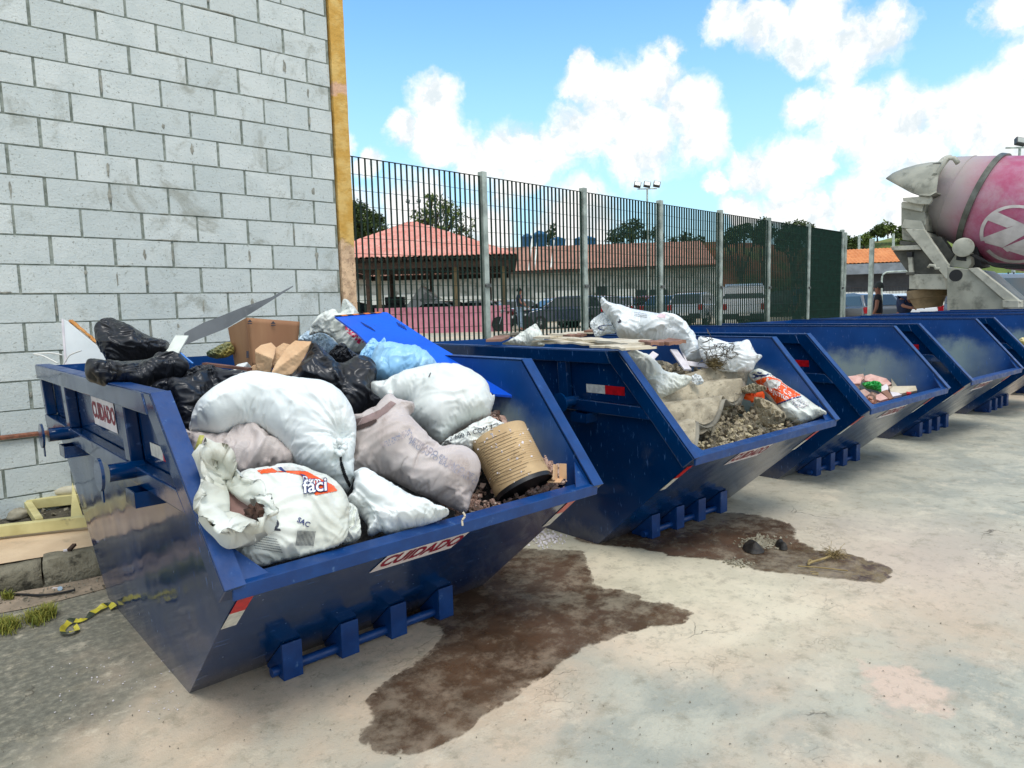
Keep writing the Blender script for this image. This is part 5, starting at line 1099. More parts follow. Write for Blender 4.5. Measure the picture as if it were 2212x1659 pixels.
# tangle of wire and dry twigs
WD_ = walld(1, *c7((1440, 520)), 1.44)-.13
rnd = random.Random(5); Lw = []
for i in range(34):
    cx, cy = 1085+rnd.gauss(0, 55), 500+rnd.gauss(0, 45); pts = []
    dd = WD_
    for j in range(5):
        cx += rnd.gauss(0, 38); cy += rnd.gauss(0, 32); cy = min(cy, 640); pts.append(atd(*c7((cx, cy)), dd+rnd.gauss(0, .05)))
    Lw.append(tube(smoothpath(pts, 4), .0022, 4))
solo('wire_tangle', 'tangle of thin rusty wire in front of the rear white sack', 'wire', *join(*Lw), pm('thin_wire', '4d4a42', '6b6254', 30, rough=.6), smooth=True)
Lw = []
for i in range(260):
    c = atd(*c7((1065+rnd.gauss(0, 30), 595+rnd.gauss(0, 20))), WD_+rnd.gauss(0, .02)); a = rnd.uniform(0, 6.3); e = Vector((cos(a), sin(a), rnd.uniform(-.3, .9)))*.045; Lw.append((([c, c+e, c+e*.5+Vector((.006, 0, .006))]), [(0, 1, 2)]))
solo('dry_weeds', 'tuft of brown dry weeds under the wire tangle', 'weeds', *join(*Lw), pm('dry_weed', '5d5236', '7a6a44', 30, rough=.9), kind='stuff')
Lw = []
for (pp_) in ([(830, 800), (800, 780), (850, 760), (900, 780), (880, 830), (940, 880)], [(980, 700), (1060, 690), (1010, 760), (1060, 870), (1130, 850), (1100, 780)], [(1270, 800), (1290, 900), (1240, 950), (1230, 870)], [(1640, 930), (1720, 990), (1760, 1060), (1700, 1100)], [(1240, 840), (1300, 870), (1280, 960)]):
    Lw.append(tube(smoothpath([atd(*c7(p), heapd(1, *c7(p), hz2)-.13) for p in pp_], 5), .0018, 4))
solo('loose_wire', 'thin wires curling over the corrugated sheets', 'wire', *join(*Lw), bpy.data.materials['thin_wire'], smooth=True)
# ------------------------------------------------------------------ third skip
def hz3(y): return .60+(y+.62)*.28 if y < .1 else .80-(y-.1)*.15
fill(2, .0, 1.5, -.56, 1.6, hz3, lambda x, y: .13, M_rub, 'rubble_heap', 'pink rubble lying in the bottom of the third skip', .05, 8, 60)
def r3(r):
    x = r.uniform(.03, 1.1); y = r.uniform(-.60, .35); return sk2w(2, x, y, max(hz3(y)-.08+r.uniform(-.02, .05), -y*.8922+.04))
solo('rubble', 'small salmon pink crumbs at the near side of the third skip', 'rubble', *chunks(420, r3, .035, 41, .7), pm('salmon_rubble', 'cf9c84', 'b07a62', 12, rough=.95, bmp=.5, bsc=50, bd=.01), kind='stuff')
def piece(name, label, cat, P, thick, mat, k=2, lift=.04, hz=hz3, tilt=.5):
    P = [c8(p) for p in P]; c = ctr_of(P); o = atd(*c, heapd(k, *c, hz)-lift); nr = ((-(o-CAM)).normalized()*tilt+Vector((0, 0, 1-tilt))).normalized()
    return solo(name, label, cat, *prism([atplane(*p, o, nr) for p in P], -nr*thick), mat, bevel=.003)
M_pk = pm('pink_plaster', 'e0b8ac', 'c9988c', 14, rough=.95, bmp=.4, bsc=50, bd=.006)
for i, (P, m_, lab) in enumerate([([(450, 785), (560, 770), (620, 790), (600, 850), (510, 850)], M_pk, 'pink plaster slab next to the pink and white bag'), ([(560, 765), (630, 755), (640, 800), (600, 830)], M_rubp, 'speckled pink brick end behind the pink slab'), ([(640, 775), (700, 757), (850, 800), (900, 850), (860, 870), (700, 830), (640, 820)], M_pk, 'long pink plaster slab against the white sack'), ([(760, 900), (850, 850), (870, 880), (860, 930), (800, 930)], M_signw, 'white tile beside the green bottle'), ([(800, 925), (860, 905), (915, 985), (880, 1000)], M_brown, 'brown board end at the front of the third skip'),
        ([(870, 875), (1130, 870), (1145, 915), (990, 945), (890, 925)], M_ply, 'wide greyish board by the far front lip of the third skip'), ([(895, 795), (960, 880), (960, 920), (900, 870)], M_fc2, 'dark pointed offcut leaning on the greyish board'), ([(750, 960), (800, 940), (870, 990), (790, 1015), (750, 1000)], M_pk, 'pale pink tile fragment at the front lip'), ([(885, 925), (960, 935), (1000, 955), (910, 975)], M_signw, 'white plaster piece at the front lip'), ([(1040, 925), (1090, 930), (1080, 945), (1045, 945)], M_red, 'small red scrap beside the greyish board'), ([(560, 930), (640, 900), (700, 940), (640, 980)], M_rubp, 'salmon brick lump among the crumbs')]):
    piece('debris_piece', lab, 'debris', P, .03, m_)
def mk3(name, label, cat, P, mat, lift, T, **kw): c = ctr_of(P); return bag(name, label, cat, P, mat, heapd(2, *c, hz3)-lift, T, **kw)
P = L(c8, [(305, 620), (325, 612), (380, 655), (440, 690), (490, 715), (525, 775), (470, 790), (420, 755), (360, 690)])
b = mk3('printed_sack', 'thin pink and white plastic bag hanging down the near wall of the third skip', 'plastic bag', P, cloth('pale_pink_bag', 'ecd3d6', 'e4b9bf', rough=.4, wr=.3), .08, .05, seed=31, slack=.15, bend=.05, nv=900, crease=.03, dirn=-45, cs=8, na=90, nr=24)
patch('red_print', b, L(c8, [(370, 690), (430, 720), (420, 755), (385, 725)]), M_pink)
P = L(c8, [(690, 775), (800, 750), (930, 730), (985, 770), (1040, 830), (1080, 890), (1000, 905), (900, 890), (800, 840)])
mk3('white_sack', 'white sack lying against the far wall of the third skip', 'sack', P, M_whited, -.05, .10, seed=32, slack=.15, bend=.05, nv=1400, crease=.03, dirn=20, cs=8, edge=.05, na=100, nr=28)
P = L(c8, [(618, 855), (680, 838), (740, 835), (790, 855), (802, 900), (795, 932), (740, 915), (660, 895)])
mk3('green_bottle', 'crumpled bright green plastic bottle on the pink rubble', 'bottle', P, cloth('green_film', '1f9a3c', '35b455', rough=.2, wr=.5), .07, .05, seed=33, slack=.25, bend=.02, nv=1000, crease=.03, cs=9, na=80, nr=20)
# scrap of yellow rubbish in the fifth skip and a little rubble in the fourth
P = L(c8, [(2120, 440), (2150, 415), (2200, 420), (2240, 470), (2200, 500), (2140, 480)]); 
bag('yellow_rubbish', 'yellow and white plastic scrap showing in the skip at the right edge', 'rubbish', P, cloth('yellow_film', 'd9c56a', 'e2ddc0', rough=.5), heapd(4, *P[1], lambda y: .95), .06, seed=34, slack=.2, bend=.02, nv=700, crease=.03, cs=8, na=70, nr=18)
# ================================================================== beyond the fence
GZ = .5
FH = Vector((FW.x, FW.y, 0)).normalized(); RH = Vector((FH.y, -FH.x, 0))
def at_g(px, dist, z=GZ):       # point of the ground level z at forward distance dist under picture column px
    d = FW+RT*((px-CXP)/FPX); y = (z-CAMZ-d.z*dist)/(-UP.z*dist)*FPX; return CAM+ray(px, CYP+y)*dist
def hgt(px, py, dist): return (CAM+ray(px, py)*dist)
# ---- tiled roofs
def tile_mat(name, a, b_, c):
    m, nt, b, oc = newmat(name)
    col = mixc(nt, mrange(nt, texn(nt, oc, 1.2, 8, .7), .38, .62), lin(a), lin(b_)); col = mixc(nt, mrange(nt, texn(nt, oc, 6, 8, .75), .52, .68, 0, .7), col, lin(c))
    nt.links.new(col, b.inputs['Base Color']); b.inputs['Roughness'].default_value = .85; return m
M_tile = tile_mat('clay_tiles', 'dd9c8c', 'cf8474', 'e6bfb0'); M_tileb = tile_mat('old_clay_tiles', 'b07f6c', '97705f', 'c0a08a'); M_tileo = tile_mat('orange_tiles', 'd58a52', 'c2753f', 'dba878')
def tiled(e0, e1, r0, r1, pitch=.22, amp=.05, rows=14):
    """tiled slope between the eave e0-e1 and the ridge r0-r1"""
    e0, e1, r0, r1 = map(Vector, (e0, e1, r0, r1)); n = (e1-e0).cross(r0-e0+r1-e1).normalized()
    if n.z < 0: n = -n
    W_ = (e1-e0).length; nu = int(W_/pitch*6); V = []; F = []; eu = (e1-e0).normalized()
    for j in range(rows+1):
        v = j/rows
        for s in (0, 1) if j < rows else (0,):
            for i in range(nu+1):
                u = i/nu; p = e0.lerp(e1, u).lerp(r0.lerp(r1, u), v); x = (p-e0).dot(eu)
                V.append(p + n*(abs(sin(pi*x/pitch))*amp + (.03 if s == 0 else 0)))
    nr = rows*2+1
    for j in range(nr-1):
        for i in range(nu): F.append((j*(nu+1)+i, j*(nu+1)+i+1, (j+1)*(nu+1)+i+1, (j+1)*(nu+1)+i))
    return V, F
M_wood = pm('brown_timber', '4a3528', '35261d', 8, rough=.8, bmp=.3, bsc=20); M_log = pm('round_log', '8d7d5e', '6f6048', 6, rough=.85, bmp=.4, bsc=20, stretch=(1, 1, .2))
eA, eB = hgt(660, 549, 29), hgt(1118, 562, 29); ez = (eA.z+eB.z)/2; eA.z = eB.z = ez
dep = FH*12.5; eC, eD = eB+dep, eA+dep
mid_ = (eA+eB)/2+dep/2; ap = hgt(891, 482, 35); apz = ap.z; lr = (eB-eA).normalized(); k0 = (ap-eA).dot(lr)/(eB-eA).length
rA = eA+lr*((k0-.03)*(eB-eA).length)+dep/2; rB = eA+lr*((k0+.03)*(eB-eA).length)+dep/2; rA.z = rB.z = apz
pav = thing('pavilion', 'open pavilion with pink clay tile roof on log posts behind the fence', 'pavilion', tuple(at_g(900, 33)))
rf = mesh('roof', *join(tiled(eA, eB, rA, rB), tiled(eB, eC, rB, rB+Vector((.01, 0, 0))), tiled(eD, eA, rA, rA+Vector((.01, 0, 0))), tiled(eC, eD, rB, rA)), M_tile, pav, world=True, auto=60)
V = [p-Vector((0, 0, .06)) for p in (eA, eB, eC, eD, rA, rB)]
mesh('ceiling_boards', V, [(0, 1, 5, 4), (1, 2, 5), (2, 3, 4, 5), (3, 0, 4)], pm('dark_ceiling', '3a2419', '2a1b13', 4, rough=.9), pav, world=True)
Lw = []
for i in range(30):
    u = i/29; a = eA.lerp(eB, u)-Vector((0, 0, .07)); b_ = rA.lerp(rB, u)-Vector((0, 0, .15)); Lw.append(beam(a, b_, .06, .1))
    a = eD.lerp(eC, u)-Vector((0, 0, .07)); Lw.append(beam(a, b_, .06, .1))
for a, b_ in ((eA, eB), (eB, eC), (eC, eD), (eD, eA)): Lw.append(beam(a-Vector((0, 0, .3))+(mid_-a)*.08, b_-Vector((0, 0, .3))+(mid_-b_)*.08, .12, .25))
mesh('rafters', *join(*Lw), M_wood, pav, world=True)
for px, dd, c in ((822, 31, M_log), (801, 30.5, M_wood), (990, 31, M_log), (1090, 31.5, M_log), (936, 40, M_wood), (1060, 40, M_wood), (850, 40, M_wood)):
    b_ = at_g(px, dd); mesh('post', *lathe([(0, .13), (.5, .12), (1, .12)], b_, Vector((b_.x, b_.y, ez-.15)), 12), c, pav, world=True, auto=50)
M_pinkw = pm('pink_paint_wall', 'd48e9b', 'c67f8e', 3, rough=.8, bmp=.2, bsc=20, dirt='b06c74', dsc=3, dlo=.56, dhi=.72)
a, b_ = at_g(812, 30.6), at_g(1104, 30.6); 
solo('low_wall', 'low pink painted wall under the pavilion', 'wall', *prism([a, b_, b_+Vector((0, 0, 1.13)), a+Vector((0, 0, 1.13))], FH*.15), M_pinkw)
# ---- long building
M_wallw = pm('dirty_white_wall', 'b4b7b0', '989b92', 2, rough=.9, dirt='6c6f66', dsc=2, dlo=.55, dhi=.7); M_bright = pm('white_roller_door', 'e6e8e0', 'd4d8d0', 3, rough=.6); M_shade = pm('dark_doorway', '23302e', rough=.7)
def building(name, label, p0, p1, base, ez0, ez1, rz0, rz1, depth, mt, wins, wallm, over=.9, fascia=None):
    """p0, p1: eave ends (x, y, z); wins: list of (u0, u1, z0, z1, material)"""
    t = thing(name, label, 'building', tuple(Vector((p0.x, p0.y, base))))
    d = Vector((p1.x-p0.x, p1.y-p0.y, 0)); L_ = d.length; d.normalize(); n = Vector((-d.y, d.x, 0))
    if n.dot(FH) < 0: n = -n
    w0, w1 = Vector((p0.x, p0.y, base))+n*over, Vector((p1.x, p1.y, base))+n*over
    mesh('wall', *prism([w0, w1, Vector((w1.x, w1.y, ez1)), Vector((w0.x, w0.y, ez0))], n*depth), wallm, t, world=True)
    e0, e1 = Vector((p0.x, p0.y, ez0)), Vector((p1.x, p1.y, ez1)); r0, r1 = e0+n*depth*.55, e1+n*depth*.55; r0.z, r1.z = rz0, rz1
    r = mesh('roof', *tiled(e0, e1, r0, r1, .26, .05, 12), mt, t, world=True, auto=60)
    b0, b1 = e0+n*(depth*1.05), e1+n*(depth*1.05); mesh('roof', *tiled(b1, b0, r1, r0, .5, .05, 4), mt, t, world=True, auto=60)
    mesh('eave_beam', *prism([e0-Vector((0, 0, .16)), e1-Vector((0, 0, .16)), e1-Vector((0, 0, .02)), e0-Vector((0, 0, .02))], n*.12), M_wood, t, world=True)
    if fascia: mesh('fascia', *prism([e0-Vector((0, 0, fascia))-n*.02, e1-Vector((0, 0, fascia))-n*.02, e1-Vector((0, 0, .03))-n*.02, e0-Vector((0, 0, .03))-n*.02], -n*.06), pm('grey_fascia', '8b9298', '747b80', 2, rough=.6), t, world=True)
    for (u0, u1, z0, z1, m_) in wins:
        a, b_ = w0+d*(u0*L_), w0+d*(u1*L_); pr = -n*.05
        f = mesh('window', *prism([a+Vector((0, 0, z0)), b_+Vector((0, 0, z0)), b_+Vector((0, 0, z1)), a+Vector((0, 0, z1))], pr), m_, t, world=True)
    return t, w0, w1, d, n, L_
p0, p1 = hgt(700, 601, 47), hgt(1552, 571, 46); n_ = RH
ez0, ez1 = p0.z, p1.z
rz = hgt(1300, 528, 51).z
building('long_building', 'long low building with faded clay tile roof and white roller doors beyond the car park', p0, p1, GZ, ez1-.25, ez1, rz-.2, rz, 9, M_tileb,
  [(.08, .16, 0, 2.1, M_bright), (.18, .27, 0, 2.1, M_bright), (.29, .40, 0, 1.9, M_bright), (.42, .475, 0, 1.7, M_bright), (.535, .565, .6, 2.0, M_bright), (.59, .655, .6, 2.1, M_bright), (.70, .725, 0, 2.3, M_shade), (.75, .80, .5, 2.1, M_bright), (.80, .88, .2, 2.0, M_shade), (.9, .97, 0, 1.8, M_shade)], M_wallw)
p0, p1 = hgt(1790, 566, 50), hgt(2060, 562, 48); ez = p1.z
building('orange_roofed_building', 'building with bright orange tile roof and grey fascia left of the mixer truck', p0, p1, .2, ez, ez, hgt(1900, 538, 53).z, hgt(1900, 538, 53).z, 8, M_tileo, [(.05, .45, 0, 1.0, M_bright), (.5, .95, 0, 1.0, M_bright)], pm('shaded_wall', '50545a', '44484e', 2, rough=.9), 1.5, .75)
for px, py in ((1150, 545), (1162, 542), (1197, 548)):      # white struts leaning on the roof
    a = hgt(px, py, 48); solo('roof_pole', ['white pole leaning on the clay roof, leftmost of three', 'white pole leaning on the clay roof, middle one', 'white pole leaning on the clay roof, rightmost of three'][[1150, 1162, 1197].index(px)], 'pole', *tube([a+Vector((0, 0, .9)), hgt(px-8, py+40, 46.6)], .05, 6), M_bright)
# ---- banks, hills
M_grassy = pm('hill_grass', '6f7f3e', '4f6230', .15, .35, .65, rough=1, dirt='8d7a4e', dsc=.3, dlo=.55, dhi=.7, bmp=.6, bsc=3, bd=.3); M_earth = pm('red_earth', '8d5b42', '6f4a36', .4, .35, .65, rough=1, bmp=.7, bsc=2, bd=.3, dirt='5b6238', dsc=.5, dlo=.5, dhi=.62)
def ridge(name, label, pts, dist, depth, mat, kind='structure', base=-1, bumpy=.8):
    n = 80; m_ = 8; V = []; F = []
    for i in range(n+1):
        u = i/n*(len(pts)-1); k = min(int(u), len(pts)-2); f = u-k; px = pts[k][0]+(pts[k+1][0]-pts[k][0])*f; py = pts[k][1]+(pts[k+1][1]-pts[k][1])*f
        top = hgt(px, py, dist); g = Vector((top.x, top.y, base)); q = (top-CAM); q.z = 0; q.normalize()
        for j in range(m_+1):
            v = j/m_; p = g-q*depth*(1-v)*.5; p.z = base+(top.z-base)*sin(v*pi/2)+bumpy*N(p, .12)*sin(v*pi); V.append(p)
        V.append(g+q*depth)
    w = m_+2
    for i in range(n):
        for j in range(w-1): F.append((i*w+j, (i+1)*w+j, (i+1)*w+j+1, i*w+j+1))
    solo(name, label, 'hill', V, F, mat, kind=kind, smooth=True)
ridge('hill', 'green hillside behind the orange roofed building', [(1500, 600), (1700, 560), (1780, 540), (1830, 528), (1900, 520), (1960, 505), (2100, 500), (2300, 520), (2600, 600)], 110, 40, M_grassy)
ridge('earth_bank', 'reddish earth bank beyond the far end of the fence', [(1180, 560), (1300, 538), (1420, 528), (1540, 522), (1640, 525), (1740, 535), (1800, 552), (1850, 600)], 62, 14, M_earth, bumpy=.5)
ridge('hill', 'low wooded rise behind the pavilion', [(300, 640), (600, 600), (780, 560), (1000, 560), (1150, 560), (1400, 590)], 120, 40, M_grassy)
# ---- trees
def leafmat(name, a, b_):
    m, nt, b, oc = newmat(name); at = nn(nt, 'ShaderNodeAttribute', attribute_name='tone')
    nt.links.new(mixc(nt, at.outputs['Fac'], lin(a), lin(b_)), b.inputs['Base Color']); b.inputs['Roughness'].default_value = .6; b.inputs['Specular IOR Level'].default_value = .25; return m
M_leafd = leafmat('leaf_dark', '2c3a1c', '4d5f2c'); M_leafm = leafmat('leaf_mid', '3b4a20', '6b7d38'); M_bark = pm('bark', '4d4238', '372f28', 12, rough=.95)
def tree(label, px, pbase, dist, blobs, nleaf, leaf, mat, sparse=.0, seed=0, group='trees beyond the car park', limbs=8):
    """blobs: crown clumps as (px, py, radius in pixels)"""
    rnd = random.Random(seed); base = hgt(px, pbase, dist); base.z = min(base.z, gz(base.x, base.y)+0.0) if dist < 70 else base.z
    t = thing('tree', label, 'tree', tuple(base), 0, group)
    V = []; F = []; tone = []; tot = sum(b_[2]**2 for b_ in blobs)
    C = [(hgt(b_[0], b_[1], dist)+FH*rnd.uniform(-1, 1)*b_[2]*dist/FPX*.6, b_[2]*dist/FPX) for b_ in blobs]
    for (c, r), b_ in zip(C, blobs):
        k = int(nleaf*b_[2]**2/tot); twigs = [c+Vector((rnd.gauss(0, 1), rnd.gauss(0, 1), rnd.gauss(0, 1))).normalized()*r*rnd.random()**.4 for _ in range(max(3, k//(14 if not sparse else 9)))]
        for _ in range(k):
            tw = rnd.choice(twigs); p = tw+Vector((rnd.gauss(0, 1), rnd.gauss(0, 1), rnd.gauss(0, .7)))*r*.16
            if noise.noise(p*(1.6/r)+Vector((seed, 0, 0))) < -.12-.0*sparse+sparse*.25: continue
            a = Vector((rnd.gauss(0, 1), rnd.gauss(0, 1), rnd.gauss(0, 1))).normalized(); b2 = a.cross(Vector((rnd.gauss(0, 1), rnd.gauss(0, 1), rnd.gauss(0, 1)))).normalized(); s = leaf*rnd.uniform(.6, 1.3); n0 = len(V)
            V += [p-a*s, p+b2*s*.5, p+a*s, p-b2*s*.5]; F.append((n0, n0+1, n0+2, n0+3)); tone.append(rnd.random())
    o = mesh('crown', V, F, mat, t, world=True); at = o.data.attributes.new('tone', 'FLOAT', 'FACE'); at.data.foreach_set('value', tone)
    Lb = []; fork = base.lerp(sum((c for c, r in C), Vector())/len(C), .45); R0 = .035*(fork-base).length+.1
    Lb.append(tube([base, base.lerp(fork, .5)+Vector((.1, 0, 0)), fork], [R0*1.2, R0, R0*.8], 7))
    for c, r in C:
        e = c+Vector((0, 0, -r*.1)); m1 = fork.lerp(e, .5)+Vector((rnd.gauss(0, .1), rnd.gauss(0, .1), .15))*r; Lb.append(tube([fork, m1, e], [R0*.6, R0*.35, R0*.12], 5))
        for _ in range(limbs):
            q = e+Vector((rnd.gauss(0, 1), rnd.gauss(0, 1), rnd.gauss(0, .8))).normalized()*r*.9; Lb.append(tube([m1.lerp(e, rnd.uniform(.2, 1)), q.lerp(e, .4)+Vector((0, 0, .05*r)), q], [R0*.2, R0*.12, R0*.05], 4))
    mesh('trunk', *join(*Lb), M_bark, t, world=True)
tree('open airy tree with a dark forked trunk behind the pavilion roof', 925, 560, 48, [(945, 452, 32), (915, 470, 26), (975, 468, 28), (1000, 492, 24), (905, 492, 16), (950, 495, 24), (1015, 515, 12), (930, 430, 14)], 5200, .11, M_leafm, .75, 3, limbs=14)
tree('dense dark tree standing beside the yellow pillar', 790, 560, 52, [(772, 455, 22), (790, 480, 26), (812, 470, 16), (815, 500, 24), (775, 505, 30), (750, 480, 30), (822, 478, 10)], 9000, .13, M_leafd, .1, 4)
tree('small dark tree rising by the water tanks', 1192, 560, 70, [(1190, 505, 12), (1195, 490, 8), (1186, 518, 12)], 1600, .12, M_leafd, .2, 5)
tree('spreading dark tree behind the long building', 1365, 570, 62, [(1345, 498, 17), (1372, 490, 18), (1320, 510, 14), (1395, 508, 14), (1360, 512, 18), (1335, 518, 12)], 5200, .11, M_leafd, .3, 6)
tree('narrow tree crown just left of the fourth fence post', 1420, 560, 62, [(1417, 500, 10), (1422, 515, 12)], 1500, .11, M_leafd, .2, 7)
tree('low dark bush on the bank between the fourth and fifth fence posts', 1490, 570, 60, [(1480, 515, 14), (1510, 520, 13), (1455, 522, 10)], 2200, .11, M_leafd, .2, 8)
tree('dark round tree above the white van', 1600, 575, 58, [(1585, 508, 20), (1610, 500, 18), (1635, 505, 16), (1570, 520, 14)], 4500, .11, M_leafd, .1, 9)
tree('leafy tree showing left of the sixth fence post', 1650, 575, 56, [(1650, 490, 18), (1640, 510, 20), (1665, 505, 14)], 4000, .11, M_leafd, .2, 10)
tree('large round dark tree between the last two fence posts', 1715, 580, 55, [(1700, 500, 20), (1730, 498, 24), (1715, 520, 26), (1755, 515, 16), (1690, 525, 16)], 7500, .12, M_leafd, .1, 11)
for i, (x, y, r, s, lab) in enumerate([(1842, 522, 13, 12, 'round hillside tree next to the end post of the fence'), (1866, 516, 13, 13, 'broad dark tree halfway along the hillside'), (1895, 500, 13, 14, 'tall tree on the top of the hillside'), (1918, 492, 16, 15, 'highest tree crown on the hillside'), (1945, 503, 12, 16, 'bushy tree right of the highest crown on the hill'), (1955, 520, 10, 17, 'small tree beside the chute of the mixer truck')]):
    tree(lab, x, y+22, 104, [(x, y, r), (x-r*.8, y+5, r*.7), (x+r*.7, y+6, r*.7)], 1700, .22, M_leafm if i % 2 else M_leafd, .1, s, 'trees on the hillside', 4)
# ---- water tanks
M_tank = pm('blue_tank', '2f6a92', '27587c', 3, rough=.5)
for i, (x0, x1, y0, y1, lab) in enumerate([(1128, 1150, 506, 528, 'leftmost blue water tank behind the clay roof'), (1152, 1182, 500, 528, 'tallest blue water tank of the row'), (1188, 1222, 513, 530, 'squat blue water tank beside the small dark tree'), (1240, 1288, 511, 531, 'widest blue water tank beside the second fence post')]):
    c = hgt((x0+x1)/2, y1+16, 60); r = (x1-x0)/2*60/FPX; top = hgt((x0+x1)/2, y0, 60).z
    t = thing('water_tank', lab, 'water tank', tuple(c), 0, 'blue water tanks')
    mesh('barrel', *lathe([(0, r*.9), (.04, r*.92), (.78, r), (.8, r*1.04), (.84, r*1.04), (.85, r)], c, Vector((c.x, c.y, top)), 24), M_tank, t, world=True, auto=40)
    mesh('lid', *lathe([(.85, r*1.0), (.94, r*.7), (1.0, r*.3), (1.02, r*.28), (1.03, .01)], c, Vector((c.x, c.y, top)), 24), M_tank, t, world=True, auto=40)
# ---- floodlight masts
M_lampb = pm('lamp_body', '3c4144', rough=.5); M_lampg = pm('lamp_glass', 'aeb4ae', rough=.2)
def mast(label, px, py, dist, lamps, arm, s=1.0, base=None):
    top = hgt(px, py, dist); t = thing('floodlight_mast', label, 'floodlight', (top.x, top.y, GZ))
    mesh('pole', *tube([(top.x, top.y, GZ), (top.x, top.y, top.z)], [.09*s, .05*s], 10), M_post, t, world=True)
    mesh('crossarm', *beam(top-RH*arm, top+RH*arm, .06*s, .06*s), M_post, t, world=True)
    for k in range(lamps):
        c = top+RH*(arm*(2*k/max(1, lamps-1)-1) if lamps > 1 else 0)+Vector((0, 0, .25*s))
        m_ = Matrix.Translation(c) @ Matrix(((RH.x, FH.x, 0, 0), (RH.y, FH.y, 0, 0), (0, 0, 1, 0), (0, 0, 0, 1))) @ Matrix.Rotation(R(-25), 4, 'X') @ Matrix.Rotation(R(14), 4, 'Y')
        l = mesh('lamp_head', *xf(box(-.2*s, .2*s, -.1*s, .1*s, -.16*s, .16*s), m_), M_lampb, t, world=True, bevel=.02*s)
        mesh('lamp_glass', *xf(box(-.16*s, .16*s, -.115*s, -.1*s, -.12*s, .12*s), m_), M_lampg, l, world=True)
mast('tall mast with three square floodlights above the fence', 1398, 408, 45, 3, .62, 1.1)
mast('far mast with two small floodlights left of the airy tree', 893, 440, 90, 2, .7, 1.3)
mast('floodlight peeking in at the upper right corner above the drum', 2203, 319, 30, 1, .6, 1.0)
for i, (px, p0_, p1_, lab) in enumerate([(1856, 508, 552, 'grey utility pole on the hillside'), (1930, 505, 560, 'white utility pole beside the mixer chute')]):
    a = hgt(px, p1_, 90); solo('utility_pole', lab, 'pole', *tube([a-Vector((0, 0, 2)), hgt(px, p0_, 90)], .16, 6), M_post)
# ---- cars
def glassmat(): 
    m, nt, b, oc = newmat('car_glass'); b.inputs['Base Color'].default_value = (.02, .03, .035, 1); b.inputs['Roughness'].default_value = .04; b.inputs['Specular IOR Level'].default_value = .9; return m
M_glass = glassmat(); M_tyre = pm('tyre', '1c1c1d', rough=.8); M_rim = pm('alloy', 'a6a8aa', rough=.35, metal=.8); M_hl = pm('headlight', 'd7dbdc', rough=.1); M_tl = pm('tail_light', 'a01820', rough=.2); M_plate = pm('number_plate', 'd0d0cc', rough=.5); M_trim = pm('black_trim', '1b1d1f', rough=.6)
def carpaint(name, c, metal=.0): return pm(name, c, tuple(x*.95 for x in lin(c)), rough=.22, coat=1, metal=metal)
KINDS = {   # body side outline, roof outline (x forward)
 'hatch': (3.9, 1.68, 1.5, [(-1.95, .35), (-1.95, .75), (-1.88, .98), (1.0, .98), (1.75, .82), (1.93, .65), (1.95, .32)], [(-1.9, .96), (-1.45, 1.42), (-.9, 1.5), (.1, 1.47), (.45, 1.38), (1.1, .96)]),
 'sedan': (4.4, 1.74, 1.45, [(-2.2, .38), (-2.2, .8), (-2.1, .98), (-1.5, 1.0), (1.05, .96), (1.95, .8), (2.18, .62), (2.2, .32)], [(-1.6, .97), (-.95, 1.38), (-.5, 1.45), (.2, 1.43), (.55, 1.33), (1.2, .94)]),
 'suv': (4.5, 1.85, 1.72, [(-2.25, .4), (-2.27, .9), (-2.18, 1.12), (1.1, 1.10), (2.0, .98), (2.23, .75), (2.25, .38)], [(-2.15, 1.1), (-1.85, 1.6), (-1.4, 1.71), (.2, 1.69), (.6, 1.58), (1.25, 1.09)]),
 'van': (4.8, 1.9, 2.1, [(-2.4, .4), (-2.4, 1.2), (1.6, 1.2), (2.25, 1.02), (2.4, .8), (2.4, .38)], [(-2.4, 1.19), (-2.36, 2.0), (-2.2, 2.1), (.7, 2.1), (1.1, 1.98), (1.7, 1.19)])}
